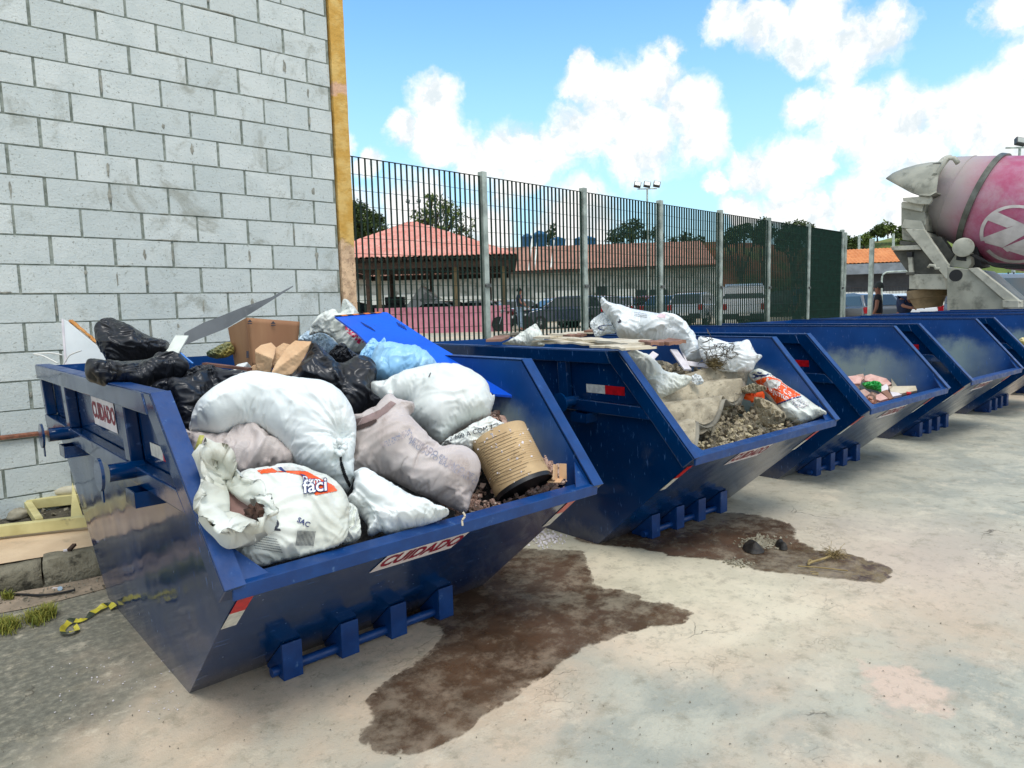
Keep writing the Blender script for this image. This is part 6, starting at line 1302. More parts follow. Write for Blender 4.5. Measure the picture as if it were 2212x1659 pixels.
def make_car(kind, paint, label, loc, rot, group='parked cars'):
    L_, W_, H_, body, cab = KINDS[kind]; t = thing('parked_car', label, 'car', loc, rot, group)
    def loft(P, secs):
        V = []; F = []; n = len(P)
        for (yy, sx, dz) in secs: V += [(x*sx, yy, z+dz*(1 if z > .7 else 0)) for x, z in P]
        for k in range(len(secs)-1): F += [(k*n+i, k*n+(i+1) % n, (k+1)*n+(i+1) % n, (k+1)*n+i) for i in range(n)]
        F += [tuple(range(n))[::-1], tuple(range((len(secs)-1)*n, len(secs)*n))]; return V, F
    h = W_/2
    mesh('body', *loft(body, [(-h, .955, -.04), (-h*.93, .985, 0), (-h*.5, 1, .01), (h*.5, 1, .01), (h*.93, .985, 0), (h, .955, -.04)]), paint, t, bevel=.04, auto=45)
    zc = cab[0][1]; cabT = lambda x, z, s: (x*(1-.0*(z-zc)), s*(h*.92-.16*(z-zc)/(H_-zc)*1.0), z)
    n = len(cab); V = [cabT(x, z, -1) for x, z in cab]+[cabT(x, z, 1) for x, z in cab]; F = [tuple(range(n))[::-1], tuple(range(n, 2*n))]+[(i, (i+1) % n, n+(i+1) % n, n+i) for i in range(n)]
    mesh('cabin', V, F, paint, t, bevel=.03, auto=45)
    zt = H_-.13
    def xat(z, front):
        E = [(cab[i], cab[i+1]) for i in range(n-1)]
        for (a, b_) in (E[::-1] if front else E):
            if min(a[1], b_[1]) <= z <= max(a[1], b_[1]) and a[1] != b_[1]: return a[0]+(b_[0]-a[0])*(z-a[1])/(b_[1]-a[1])
        return 0
    xr0, xr1, xf0, xf1 = xat(zc+.06, 0)+.12, xat(zt, 0)+.1, xat(zc+.06, 1)-.12, xat(zt, 1)-.1
    xm = (xr1+xf1)/2+.05
    for s in (-1, 1):
        for (a, b_, c, d) in ((xr0, xm-.04, xm-.04, xr1), (xm+.04, xf0, xf1, xm+.04)):
            P = [(a, zc+.06), (b_, zc+.06), (c, zt), (d, zt)]; Q = [Vector(cabT(x, z, s))+Vector((0, s*.012, 0)) for x, z in P]
            mesh('window', Q, [(0, 1, 2, 3) if s < 0 else (3, 2, 1, 0)], M_glass, t)
    for fr in (0, 1):
        z0, z1 = zc+.05, H_-.1; x0, x1 = xat(z0, fr), xat(z1, fr); sg = 1 if fr else -1
        Q = [Vector(cabT(x0, z0, -.88))+Vector((sg*.02, 0, .01)), Vector(cabT(x0, z0, .88))+Vector((sg*.02, 0, .01)), Vector(cabT(x1, z1, .86))+Vector((sg*.02, 0, .01)), Vector(cabT(x1, z1, -.86))+Vector((sg*.02, 0, .01))]
        mesh('windscreen', Q, [(0, 1, 2, 3) if fr else (3, 2, 1, 0)], M_glass, t)
    xw = L_*.31; wr = .31 if kind != 'suv' else .35
    for s in (-1, 1):
        for x in (-xw, xw):
            y0 = s*(h-.2); y1 = s*(h+.005)
            w = mesh('wheel', *lathe([(0, wr*.6), (.0, wr), (1, wr), (1, wr*.62), (.85, wr*.6)], (x, y0, wr), (x, y1, wr), 22), M_tyre, t, auto=40)
            Lr = [lathe([(0, wr*.62), (1, wr*.62)], (x, y1-s*.06, wr), (x, y1-s*.03, wr), 20)]+[beam((x, y1-s*.02, wr), (x+cos(k*pi*.4)*wr*.58, y1-s*.02, wr+sin(k*pi*.4)*wr*.58), .06, .03, up=(0, 1, 0)) for k in range(5)]
            mesh('rim', *join(*Lr), M_rim, w)
        mesh('wheel_arch', *lathe([(0, wr*1.15), (1, wr*1.15)], (-xw, s*(h*.955), wr), (-xw, s*(h*.99+.004), wr), 20), M_trim, t); mesh('wheel_arch', *lathe([(0, wr*1.15), (1, wr*1.15)], (xw, s*(h*.955), wr), (xw, s*(h*.99+.004), wr), 20), M_trim, t)
        mesh('headlight', *box(L_/2-.22, L_/2-.02, s*h*.93-.16, s*h*.93+.16 if s < 0 else s*h*.93, .62, .76) if s < 0 else box(L_/2-.22, L_/2-.02, h*.93-.32, h*.93, .62, .76), M_hl, t, bevel=.03)
        mesh('tail_light', *box(-L_/2-.012, -L_/2+.12, s*h*.8-.12, s*h*.8+.12, .72, .95), M_tl, t, bevel=.02)
        mesh('mirror', *box(xf0-.1, xf0+.02, min(s*(h*.92), s*(h+.14)), max(s*(h*.92), s*(h+.14)), zc+.02, zc+.14), paint, t, bevel=.03)
    mesh('bumper', *box(-L_/2-.03, -L_/2+.05, -h*.8, h*.8, .36, .58), M_trim, t, bevel=.03); mesh('grille', *box(L_/2-.05, L_/2+.02, -h*.55, h*.55, .42, .62), M_trim, t, bevel=.03)
    mesh('number_plate', *box(-L_/2-.045, -L_/2-.03, -.2, .2, .5, .62), M_plate, t); mesh('number_plate', *box(L_/2+.02, L_/2+.035, -.2, .2, .38, .5), M_plate, t)
    return t
yaw = math.atan2(RH.y, RH.x)       # heading of a car seen square from its side, nose to the right
PT = {'navy': carpaint('car_navy', '18263c'), 'white': carpaint('car_white', 'dcdfe0'), 'black': carpaint('car_black', '15171a'), 'silver': carpaint('car_silver', 'a9afb2', .5), 'grey': carpaint('car_grey', '5f6468', .4), 'green': carpaint('car_dark_green', '2a3a3c', .3), 'red': carpaint('car_red', '7c1420')}
for kind, col, px, dist, dyaw, lab in [
  ('hatch', 'navy', 1204, 33, 200, 'dark navy car parked nose to the left beside the man with the motorbike'), ('sedan', 'white', 950, 36, 150, 'white saloon behind the low pink wall, left of the other one'), ('sedan', 'white', 1035, 37, 160, 'white saloon partly hidden by the first fence post'),
  ('hatch', 'black', 765, 34, 30, 'black car peeping out beside the yellow pillar'), ('hatch', 'silver', 1092, 40, 200, 'silver small car behind the man with the motorbike'), ('hatch', 'grey', 1275, 34, 120, 'grey small car right behind the second fence post'), ('hatch', 'silver', 1345, 38, 75, 'silver car in the middle of the third fence bay'), ('hatch', 'red', 1400, 39, 100, 'dark red car left of the fourth... fence post'.replace('fourth... ', 'third ')),
  ('sedan', 'green', 1445, 35, 60, 'dark green saloon in the shade of the awning'), ('hatch', 'silver', 1505, 32, 60, 'silver hatchback just left of the fifth fence post'), ('suv', 'white', 1605, 28.5, 72, 'white estate car seen through the fifth fence bay'), ('sedan', 'black', 1690, 30, 150, 'black saloon behind the white estate car'), ('hatch', 'grey', 1845, 28, 95, 'grey hatchback seen from behind, right of the last fence panel'), ('sedan', 'white', 1925, 29, 90, 'white saloon seen between the two people by the truck')]:
    b_ = at_g(px, dist, .5 if px < 1800 else .25); make_car(kind, PT[col], lab, (b_.x, b_.y, b_.z), yaw+R(dyaw))
# white lorry cab tipped forward
b_ = at_g(872, 38); t = thing('lorry_cab', 'white lorry cab tipped forward with its black engine bay open', 'lorry', tuple(b_), yaw)
mt_ = Matrix.Translation((.4, 0, 1.0)) @ Matrix.Rotation(R(38), 4, 'Y')
mesh('cab', *xf(box(-.2, 1.0, -.95, .95, .1, 1.5), mt_), PT['white'], t, bevel=.08); mesh('window', *xf(box(.2, .85, -.97, -.955, .8, 1.35), mt_), M_glass, t); mesh('windscreen', *xf(box(1.005, 1.02, -.8, .8, .75, 1.35), mt_), M_glass, t)
mesh('engine', *join(box(-1.8, .3, -.5, .5, .6, 1.35), box(-.9, .1, -.35, .35, 1.35, 1.75), box(-3.5, .9, -.45, -.3, .5, .7)), M_trim, t, bevel=.05)
for x in (-2.4, .5): mesh('wheel', *lathe([(0, .48), (1, .48)], (x, -1, .48), (x, -.7, .48), 20), M_tyre, t, auto=40)
# ---- railings in front of the orange roofed building
a, b_ = at_g(1800, 44, .3), at_g(2080, 44, .3); Lr = [beam(a+Vector((0, 0, z)), b_+Vector((0, 0, z)), .05, .05) for z in (.3, 1.95)]
for k in range(90): q = a.lerp(b_, k/89); Lr.append(box(q.x-.012, q.x+.012, q.y-.012, q.y+.012, .3, 2.3))
solo('railing', 'dark railing in front of the orange roofed building', 'railing', *join(*Lr), M_trim)
a, b_ = at_g(1815, 46, .3), at_g(2050, 46, .3); solo('low_wall', 'pale low wall behind the dark railing on the right', 'wall', *prism([a, b_, b_+Vector((0, 0, 1.7)), a+Vector((0, 0, 1.7))], FH*.2), M_bright)
Lr = [tube(smoothpath([hgt(1905+dx, 655, 24), hgt(1905+dx, 602, 24), hgt(1912+dx, 590, 24), hgt(1925+dx, 587, 24), hgt(1965+dx, 586, 24)], 5), .03, 8) for dx in (0,)]
solo('steel_pipe', 'bent galvanised pipe left of the mixer truck', 'pipe', *join(*Lr), M_post, smooth=True)
# ---- people
def person(label, loc, rot, joints, shirt, trouser, scale=1.0, skin='8a5a44', hair='1a1512', sleeves=.5, cap=None):
    """joints: dict of overrides; the body is one skinned surface, clothes are children"""
    J = dict(pelvis=(0, 0, .95), waist=(0, 0, 1.08), chest=(0, .01, 1.32), neck=(0, .0, 1.5), head0=(0, .01, 1.58), head1=(0, .015, 1.70),
             lsh=(-.19, 0, 1.44), lel=(-.25, .02, 1.16), lwr=(-.24, .12, .93), rsh=(.19, 0, 1.44), rel=(.25, .02, 1.16), rwr=(.24, .12, .93),
             lhip=(-.1, 0, .90), lkn=(-.12, .02, .49), lan=(-.13, 0, .08), lto=(-.14, .16, .04), rhip=(.1, 0, .90), rkn=(.12, .02, .49), ran=(.13, 0, .08), rto=(.14, .16, .04))
    J.update(joints); J = {k: Vector(v)*scale for k, v in J.items()}
    t = thing('person', label, 'person', loc, rot)
    def skinm(name, verts, edges, mat, parent, lev=2):
        me = bpy.data.meshes.new(name); me.from_pydata([tuple(v) for v, r in verts], edges, []); o = bpy.data.objects.new(name, me); COL.objects.link(o); o.parent = parent
        o.modifiers.new('k', 'SKIN'); me.skin_vertices or None
        for i, (v, r) in enumerate(verts):
            r = r if isinstance(r, tuple) else (r, r); me.skin_vertices[0].data[i].radius = (r[0]*scale, r[1]*scale)
        me.skin_vertices[0].data[0].use_root = True
        s_ = o.modifiers.new('s', 'SUBSURF'); s_.levels = s_.render_levels = lev; me.materials.append(mat)
        o.modifiers[0].use_smooth_shade = True; return o
    ms = pm('skin', skin, rough=.55) if 'skin' not in bpy.data.materials else bpy.data.materials['skin']
    B = [(J['pelvis'], .12), (J['waist'], (.12, .10)), (J['chest'], (.15, .11)), (J['neck'], .055), (J['head0'], .075), (J['head1'], .08),
         (J['lsh'], .055), (J['lel'], .042), (J['lwr'], .03), (J['rsh'], .055), (J['rel'], .042), (J['rwr'], .03),
         (J['lhip'], .085), (J['lkn'], .06), (J['lan'], .045), (J['lto'], .035), (J['rhip'], .085), (J['rkn'], .06), (J['ran'], .045), (J['rto'], .035)]
    E = [(0, 1), (1, 2), (2, 3), (3, 4), (4, 5), (2, 6), (6, 7), (7, 8), (2, 9), (9, 10), (10, 11), (0, 12), (12, 13), (13, 14), (14, 15), (0, 16), (16, 17), (17, 18), (18, 19)]
    # fingers
    for w, e in ((8, 7), (11, 10)):
        d = (B[w][0]-B[e][0]).normalized(); sd2 = d.cross(Vector((0, 1, .2))).normalized(); k0_ = len(B); B.append((B[w][0]+d*.05*scale, (.035, .02))); E.append((w, k0_))
        for q in (-1.5, -.5, .5, 1.5): B.append((B[w][0]+d*(.12+.01*(1-abs(q)))*scale+sd2*q*.016*scale+Vector((0, .015, 0)), .009)); E.append((k0_, len(B)-1))
        B.append((B[w][0]+d*.05*scale+sd2*.05*scale+Vector((0, .02, 0)), .010)); E.append((w, len(B)-1))
    body = skinm('body', B, E, ms, t)
    c = J['head1']*.55+J['head0']*.45; up_ = (J['head1']-J['neck']).normalized()
    V, F = grid(14, 9, lambda u, v: c+Vector((0, -.012, .02))*scale+Vector((cos(2*pi*u)*sin(v*1.75)*.098, sin(2*pi*u)*sin(v*1.75)*.112-(.02 if True else 0), cos(v*1.75)*.135))*scale)
    V = [p if p.y < c.y+.075*scale or p.z > c.z+.07*scale else Vector((p.x, c.y+.05*scale, p.z+.05*scale)) for p in map(Vector, V)]
    mesh('hair' if cap is None else 'cap', V, F, pm('hair_'+hair, hair, rough=.9) if 'hair_'+hair not in bpy.data.materials else bpy.data.materials['hair_'+hair], t, smooth=True)
    f = Vector((0, 1, 0)); mesh('nose', *lathe([(0, .012), (.5, .016), (1, .006)], c+Vector((0, .075, .01))*scale, c+Vector((0, .10, -.025))*scale, 6), ms, t, smooth=True)
    for s in (-1, 1): mesh('ear', *lathe([(0, .008), (.5, .022), (1, .006)], c+Vector((s*.078, 0, .0))*scale, c+Vector((s*.094, -.012, .0))*scale, 8), ms, t, smooth=True)
    el = lambda a, b_: J[a].lerp(J[b_], sleeves)
    skinm('shirt', [(J['waist']-Vector((0, 0, .12*scale)), (.155, .13)), (J['waist'], (.15, .125)), (J['chest'], (.175, .135)), (J['neck']-Vector((0, 0, .04*scale)), .075), (J['lsh'], .082), (el('lsh', 'lel'), .068), (J['rsh'], .082), (el('rsh', 'rel'), .068)], [(0, 1), (1, 2), (2, 3), (2, 4), (4, 5), (2, 6), (6, 7)], shirt, t)
    skinm('trousers', [(J['pelvis']+Vector((0, 0, .03*scale)), (.15, .125)), (J['lhip'], .108), (J['lkn'], .08), (J['lan']+Vector((0, 0, .03*scale)), .062), (J['rhip'], .108), (J['rkn'], .08), (J['ran']+Vector((0, 0, .03*scale)), .062)], [(0, 1), (1, 2), (2, 3), (0, 4), (4, 5), (5, 6)], trouser, t)
    for a, b_ in (('lan', 'lto'), ('ran', 'rto')): skinm('shoe', [(J[a]-Vector((0, .02, .03))*scale, .052), (J[b_], .045)], [(0, 1)], M_trim, t)
    return t
M_shn = pm('navy_shirt', '1e2c44', '18233a', rough=.85); M_jean = pm('light_jeans', '8ea3b4', '7288a0', 8, rough=.85); M_blk = pm('dark_clothes', '1c1e24', rough=.9); M_blue = pm('work_blue', '1d3a66', '16305a', rough=.85); M_bjean = pm('dark_jeans', '232a38', rough=.9)
b_ = at_g(1124, 30.4); facing = math.atan2(RH.y, RH.x)-pi/2
man = person('man in a navy polo shirt and pale jeans standing by his motorbike', tuple(b_), facing+R(-20), dict(lel=(-.27, .06, 1.18), lwr=(-.17, .26, 1.02), rel=(.24, .12, 1.17), rwr=(.13, .32, 1.04), lkn=(-.15, .05, .49), lan=(-.2, -.02, .08), lto=(-.2, .14, .04), head0=(.0, .02, 1.58), head1=(.02, .03, 1.70)), M_shn, M_jean, 1.04)
b_ = at_g(1721, 20.5, .35); person('person in a dark blue shirt standing behind the last fence bays', tuple(b_), facing+R(180), {}, M_blue, M_bjean, 1.0)
b_ = at_g(1893, 17.5, .12); person('person in dark clothes and a cap half hidden behind the far pale post', tuple(b_), facing+R(150), {}, M_blk, M_blk, 1.0, cap=True, hair='2c3230')
b_ = at_g(1950, 16.8, .12); person('worker in navy overalls bending towards the mixer chute', tuple(b_), facing, dict(pelvis=(-.1, 0, .93), waist=(-.05, .0, 1.06), chest=(.12, .01, 1.25), neck=(.24, .02, 1.38), head0=(.29, .02, 1.44), head1=(.35, .02, 1.54), lsh=(.08, -.16, 1.36), rsh=(.15, .18, 1.34), lel=(.3, -.2, 1.2), lwr=(.5, -.12, 1.15), rel=(.35, .2, 1.18), rwr=(.55, .12, 1.16), lhip=(-.1, -.1, .9), rhip=(-.1, .1, .9), lkn=(-.08, -.12, .48), rkn=(-.02, .12, .48), lan=(-.15, -.13, .08), ran=(-.1, .13, .08), lto=(0, -.14, .04), rto=(.06, .14, .04)), pm('overall_navy', '1b2c52', '14233f', rough=.85), pm('overall_navy_legs', '18264a', rough=.85), 1.0, sleeves=.95)
# ---- motorbike
b_ = at_g(1108, 30.8); mb = thing('motorbike', 'dark motorbike with a white plate standing beside the man in the polo shirt', 'motorbike', tuple(b_), yaw+R(200))
for x in (-.65, .65): w = mesh('wheel', *lathe([(0, .25), (0, .31), (.5, .325), (1, .31), (1, .25)], (x, -.05, .32), (x, .05, .32), 24), M_tyre, mb, auto=40); mesh('rim', *join(*[beam((x, 0, .32), (x+cos(k*pi/3)*.27, 0, .32+sin(k*pi/3)*.27), .02, .02, up=(0, 1, 0)) for k in range(6)]), M_rim, w)
mesh('frame', *join(beam((-.65, 0, .32), (-.1, 0, .55), .06, .08), beam((-.1, 0, .3), (.35, 0, .75), .08, .08), box(-.25, .15, -.12, .12, .28, .55)), M_trim, mb, bevel=.02)
mesh('tank', *lathe([(0, .05), (.2, .13), (.7, .15), (1, .06)], (-.1, 0, .78), (.38, 0, .84), 14), pm('bike_red', '5c1018', rough=.2), mb, smooth=True)
mesh('seat', *box(-.72, -.05, -.12, .12, .74, .82), M_trim, mb, bevel=.04); mesh('fork', *join(tube([(.65, -.08, .32), (.42, -.08, .95)], .02), tube([(.65, .08, .32), (.42, .08, .95)], .02)), M_rim, mb)
mesh('handlebar', *tube([(.3, -.36, 1.02), (.42, -.15, 1.0), (.42, .15, 1.0), (.3, .36, 1.02)], .015), M_trim, mb, smooth=True); mesh('headlight', *lathe([(0, .05), (.6, .09), (1, .09)], (.42, 0, .86), (.56, 0, .86), 14), M_hl, mb, auto=40)
# ================================================================== concrete mixer truck
c9 = crop(2400, 400, 3.016)
TX = 17.2
M_tg = pm('mixer_grey', 'a5a596', '8c8d80', 2.5, rough=.6, bmp=.25, bsc=14, bd=.01, dirt='6c6d62', dsc=3, dlo=.5, dhi=.68); M_tgl = pm('mixer_pale', 'bcbbac', 'a3a395', 3, rough=.6, bmp=.25, bsc=14, bd=.01, dirt='807f72', dsc=4, dlo=.52, dhi=.7)
M_tgd = pm('mixer_dark', '5f5f57', '45463f', 4, rough=.7)
def TP(p, dx=0.0): return atx(*c9(p), TX+dx)
tr_ = thing('concrete_mixer_truck', 'concrete mixer truck with a pink and grey drum and pale chutes at its rear', 'mixer truck', (TX+1.25, TP((800, 900)).y, 0))
def tprism(name, P, dx, w, mat, parent=None, bevel=.01): return mesh(name, *prism([TP(p, dx) for p in P], (w, 0, 0)), mat, parent or tr_, world=True, bevel=bevel)
# drum: turned about its sloping axis
A, B = TP((890, 465), 1.25), TP((2340, 800), 1.25)
def drum_mat():
    m, nt, b, oc = newmat('drum_paint')
    g = nn(nt, 'ShaderNodeAttribute', attribute_name='along').outputs['Fac']
    f = mrange(nt, vmath(nt, 'MULTIPLY_ADD', texn(nt, oc, 1.3, 7, .6), .16, vmath(nt, 'SUBTRACT', g, .08)), .10, .46)
    pink = mixc(nt, mrange(nt, texn(nt, oc, 2, 8, .7), .4, .65), lin('a84a6c'), lin('b0708a'))
    c = mixc(nt, f, lin('a9a29c'), pink)
    c = mixc(nt, mrange(nt, texn(nt, oc, 1.6, 7, .65, .4), .46, .66, 0, .55), c, lin('ab979c'))
    c = mixc(nt, mrange(nt, texn(nt, oc, 14, 6, .7), .6, .72, 0, .3), c, lin('7d6f70'))
    nt.links.new(c, b.inputs['Base Color']); b.inputs['Roughness'].default_value = .5; nt.links.new(bump(nt, texn(nt, oc, 20, 5), .2, .01), b.inputs['Normal']); return m
M_drm = drum_mat()
prof = [(.0, .55), (.0, .86), (.02, .88)] + [(s, .88+(1.32-.88)*min(1, s/.55)**.9) for s in [.06+.035*i for i in range(15)]] + [(.62, 1.34), (.78, 1.25), (.92, .95), (1.0, .6), (1.0, .01)]
prof = [(q, r_*.885) for q, r_ in prof]
V, F = lathe(prof, A, B, 72, cap=False); dm = mesh('drum', V, F, M_drm, tr_, world=True, auto=35)
at = dm.data.attributes.new('along', 'FLOAT', 'POINT'); at.data.foreach_set('value', [prof[i//72][0] for i in range(len(V))])
def rad(s):
    for (a, ra), (b_, rb) in zip(prof[2:], prof[3:]):
        if a <= s <= b_ and b_ > a: return ra+(rb-ra)*(s-a)/(b_-a)
    return 1
sring = .325
mesh('roller_ring', *lathe([(sring-.018, rad(sring)), (sring-.018, rad(sring)+.05), (sring+.018, rad(sring)+.06), (sring+.018, rad(sring))], A, B, 72, cap=False), pm('ring_steel', '6d7069', '55584f', 5, rough=.45, metal=.5), tr_, world=True, auto=40)
mesh('drum_seam', *lathe([(.155, rad(.155)-.0), (.155, rad(.155)+.012), (.160, rad(.160)+.012), (.160, rad(.160))], A, B, 72, cap=False), M_drm, tr_, world=True)
mesh('mouth_ring', *lathe([(-.012, .70), (-.012, .81), (.004, .83), (.012, .81), (.012, .75)], A, B, 60, cap=False), M_tgl, tr_, world=True, auto=40)
# painted emblem on the drum: a ring crossed by slanting bands
dtree = BVHTree.FromPolygons(V, F)
M_logo = pm('logo_white', 'd3cdc8', 'beb7b3', 4, rough=.55)
ec, er = (1600, 830), 318
ringp = [(ec[0]+er*1.03*cos(a), ec[1]+er*.80*sin(a)) for a in [pi*.36+2*pi*i/60*.985 for i in range(61)]]
def band(P, w=1): return [c9(p) for p in P]
outer = [(ec[0]+er*cos(2*pi*i/60), ec[1]+er*.80*sin(2*pi*i/60)) for i in range(60)]
def logo_test(x, y):
    X, Y = (x*1.335-2400)*3.016, (y*1.335-400)*3.016; dx, dy = (X-ec[0]-.35*(Y-ec[1])*0)/er, (Y-ec[1])/(er*.80); r = math.hypot(dx, dy)
    if r > 1: return False
    if r > .90: return not (.25 < math.atan2(dy, -dx) < .62)
    for P in ZB:
        if inside(X, Y, P): return True
    return False
ZB = [[(1340, 705), (1430, 635), (1690, 755), (1960, 870), (1960, 930), (1640, 740), (1520, 775)], [(1250, 885), (1640, 735), (1760, 790), (1480, 948)], [(1480, 950), (1900, 780), (1960, 800), (1960, 860), (1520, 985)], [(1500, 965), (1690, 905), (1960, 1000), (1900, 1080), (1700, 1030)]]
mesh_logo = patch('emblem', dm, [c9(p) for p in [(1235, 560), (1760, 560), (1760, 1120), (1235, 1120)]], M_logo, lift=.012, step=.45, test=logo_test, tree=dtree)
# charging hopper (curved scoop), rear frame, discharge chutes
def scoop(P, dx, w, mat, name):
    """open curved shell seen from its side"""
    n = len(P); V = []; F = []
    K = 11
    for i, p in enumerate(P):
        for k in range(K):
            a = pi*k/(K-1); V.append(TP(p, dx+w*(.5-.5*cos(a))) + Vector((0, 0, -.0)))
    return V
top = [(470, 345), (530, 300), (620, 262), (740, 228), (860, 208), (940, 203)]; bot = [(470, 350), (560, 400), (690, 470), (760, 495), (850, 500), (905, 470)]
V = []; K = 13
for i in range(len(top)):
    for k in range(K):
        v = k/(K-1); p = (top[i][0]+(bot[i][0]-top[i][0])*v, top[i][1]+(bot[i][1]-top[i][1])*v); V.append(TP(p, .62-.62*sin(pi*min(1, v*1.15)*.5)**.8*min(1, .15+i*.3)))
for i in range(len(top)):
    for k in range(K):
        v = k/(K-1); p = (top[i][0]+(bot[i][0]-top[i][0])*v, top[i][1]+(bot[i][1]-top[i][1])*v); q = TP(p, .62-.62*sin(pi*min(1, v*1.15)*.5)**.8*min(1, .15+i*.3)); V.append(Vector((2*(TX+.95)-q.x, q.y, q.z)))
F = [(o*len(top)*K+i*K+k, o*len(top)*K+i*K+k+1, o*len(top)*K+(i+1)*K+k+1, o*len(top)*K+(i+1)*K+k) for o in (0, 1) for i in range(len(top)-1) for k in range(K-1)]
n0 = len(top)*K; F += [(i*K+K-1, (i+1)*K+K-1, n0+(i+1)*K+K-1, n0+i*K+K-1) for i in range(len(top)-1)]
mesh('charging_hopper', V, F, M_tg, tr_, world=True, thick=.02, smooth=True)
mesh('hopper_stay', *join(tube([TP((1095, 215), .3), TP((1060, 170), .3), TP((1010, 170), .3), TP((960, 230), .25), TP((900, 340), .2), TP((860, 450), .2), TP((845, 520), .2)], .05, 8), tube([TP((1095, 215), 1.9), TP((1060, 170), 1.9), TP((1010, 170), 1.9), TP((960, 230), 1.9), TP((900, 340), 1.9), TP((860, 450), 1.9)], .045, 8)), M_tgl, tr_, world=True, smooth=True)
tprism('bracket', [(820, 380), (880, 295), (915, 300), (870, 420)], .15, .08, M_tg); tprism('bracket', [(870, 215), (945, 205), (950, 235), (900, 260)], .5, .9, M_tgd)
tprism('discharge_frame', [(612, 515), (800, 500), (860, 490), (865, 540), (845, 572), (760, 570), (650, 550), (615, 540)], .05, .10, M_tgl)
tprism('discharge_box', [(600, 560), (612, 545), (760, 568), (820, 572), (800, 640), (820, 700), (800, 800), (740, 800), (600, 775)], .25, 1.6, M_tg)
for P in ([(597, 600), (612, 545), (795, 572), (780, 635)], [(600, 775), (625, 700), (775, 715), (810, 805)]): tprism('side_plate', P, .19, .05, M_tgl)
tprism('discharge_lower', [(604, 780), (740, 795), (830, 815), (850, 850), (780, 905), (610, 880)], .35, 1.3, M_tg)
tprism('collar', [(590, 885), (740, 900), (745, 930), (585, 925)], .3, 1.3, M_tgd); tprism('collar_flange', [(505, 935), (750, 925), (775, 965), (520, 972)], .05, 1.7, M_tgl)
tprism('lower_funnel', [(525, 975), (785, 965), (905, 1100), (1000, 1180), (680, 1175), (640, 1140)], .2, 1.4, M_tgd)
tprism('strut', [(635, 785), (800, 790), (1010, 1095), (1000, 1225), (985, 1215)], .0, .12, M_tgl); tprism('strut', [(850, 850), (940, 850), (1065, 1010), (1020, 1090), (880, 920)], .5, .3, M_tgd)
tprism('cross_box', [(670, 1180), (1000, 1175), (1000, 1312), (668, 1308)], .1, 1.9, M_tgl)
tprism('hydraulic_ram', [(655, 1015), (690, 1015), (705, 1165), (665, 1165)], .08, .1, M_tgl); tprism('ram_foot', [(640, 1160), (710, 1160), (710, 1185), (640, 1185)], .05, .16, M_tgd); tprism('ram_head', [(645, 985), (695, 985), (690, 1030), (650, 1030)], .05, .16, M_trim)
mesh('hook', *tube([TP((835, 1120), .02), TP((850, 1100), .0), TP((890, 1105), .0), (TP((900, 1130), .0)), TP((935, 1130), .02)], .03, 8), M_tgl, tr_, world=True, smooth=True)
ped = tprism('pedestal', [(995, 1115), (1180, 1135), (1230, 1165), (1500, 1410), (1500, 1560), (1000, 1560)], .0, 2.4, M_tg)
q = TP((1075, 1190), -.004); mesh('round_hole', *lathe([(0, .125), (1, .125)], q, q+Vector((.01, 0, 0)), 24), M_trim, ped, world=True)
tprism('diagonal_beam', [(1180, 1130), (1260, 1120), (1640, 1420), (1560, 1430), (1490, 1400)], -.05, .2, M_tgl)
mesh('roller', *lathe([(0, .17), (.05, .2), (.95, .2), (1, .17)], TP((1140, 945), .15), TP((1140, 945), .55), 24), M_tgl, tr_, world=True, auto=40)
tprism('roller_mount', [(1075, 1000), (1200, 990), (1210, 1090), (1180, 1130), (1000, 1110)], .3, .3, M_tg); tprism('roller_mount', [(1080, 1005), (1170, 1010), (1165, 1065), (1075, 1055)], .28, .02, M_trim)
tprism('gearbox', [(1200, 930), (1260, 940), (1300, 1110), (1200, 1130)], .6, .8, M_trim)
mesh('spout', *lathe([(0, .42), (.45, .40), (.48, .36), (1, .27)], TP((825, 1310), .9), TP((835, 1470), .9), 24), pm('yellowed_chute', '8d7a5c', '75654b', 5, rough=.6), tr_, world=True, auto=40)
mesh('hydraulic_hoses', *join(*[tube(smoothpath([TP((1205+dx, 1010), .3), TP((1300+dx, 1060), .25), TP((1400+dx, 1085+dx), .3), TP((1700, 1100+dx), .4)], 5), .02, 6) for dx in (0, 14, 28)]), M_tyre, tr_, world=True, smooth=True)
tprism('rear_block', [(1480, 1405), (1620, 1405), (1620, 1470), (1480, 1470)], -.1, .5, M_tgl)
# chassis and wheels
yb = TP((700, 1300)).y; ye = yb-8.6
mesh('chassis', *join(box(TX+.75, TX+.95, ye, yb-.6, .85, 1.12), box(TX+1.55, TX+1.75, ye, yb-.6, .85, 1.12), box(TX+.2, TX+2.3, ye, yb-1.4, 1.12, 1.2)), M_tgd, tr_, world=True)
for yy in (yb-2.0, yb-3.3, yb-7.4):
    for xx in (TX+.12, TX+2.08):
        w = mesh('wheel', *lathe([(0, .3), (0, .5), (.1, .53), (.9, .53), (1, .5), (1, .3)], (xx, yy, .53), (xx+.32, yy, .53), 28), M_tyre, tr_, world=True, auto=40)
        mesh('rim', *lathe([(0, .31), (.3, .12), (1, .12)], (xx+.02, yy, .53), (xx+.3, yy, .53), 20), M_tg, w, world=True, auto=40)
mesh('cab', *box(TX+.05, TX+2.45, ye-1.6, ye+.2, .7, 2.9), PT['white'], tr_, world=True, bevel=.12)
mesh('window', *box(TX+.04, TX+.05, ye-1.3, ye-.3, 1.8, 2.55), M_glass, tr_, world=True)
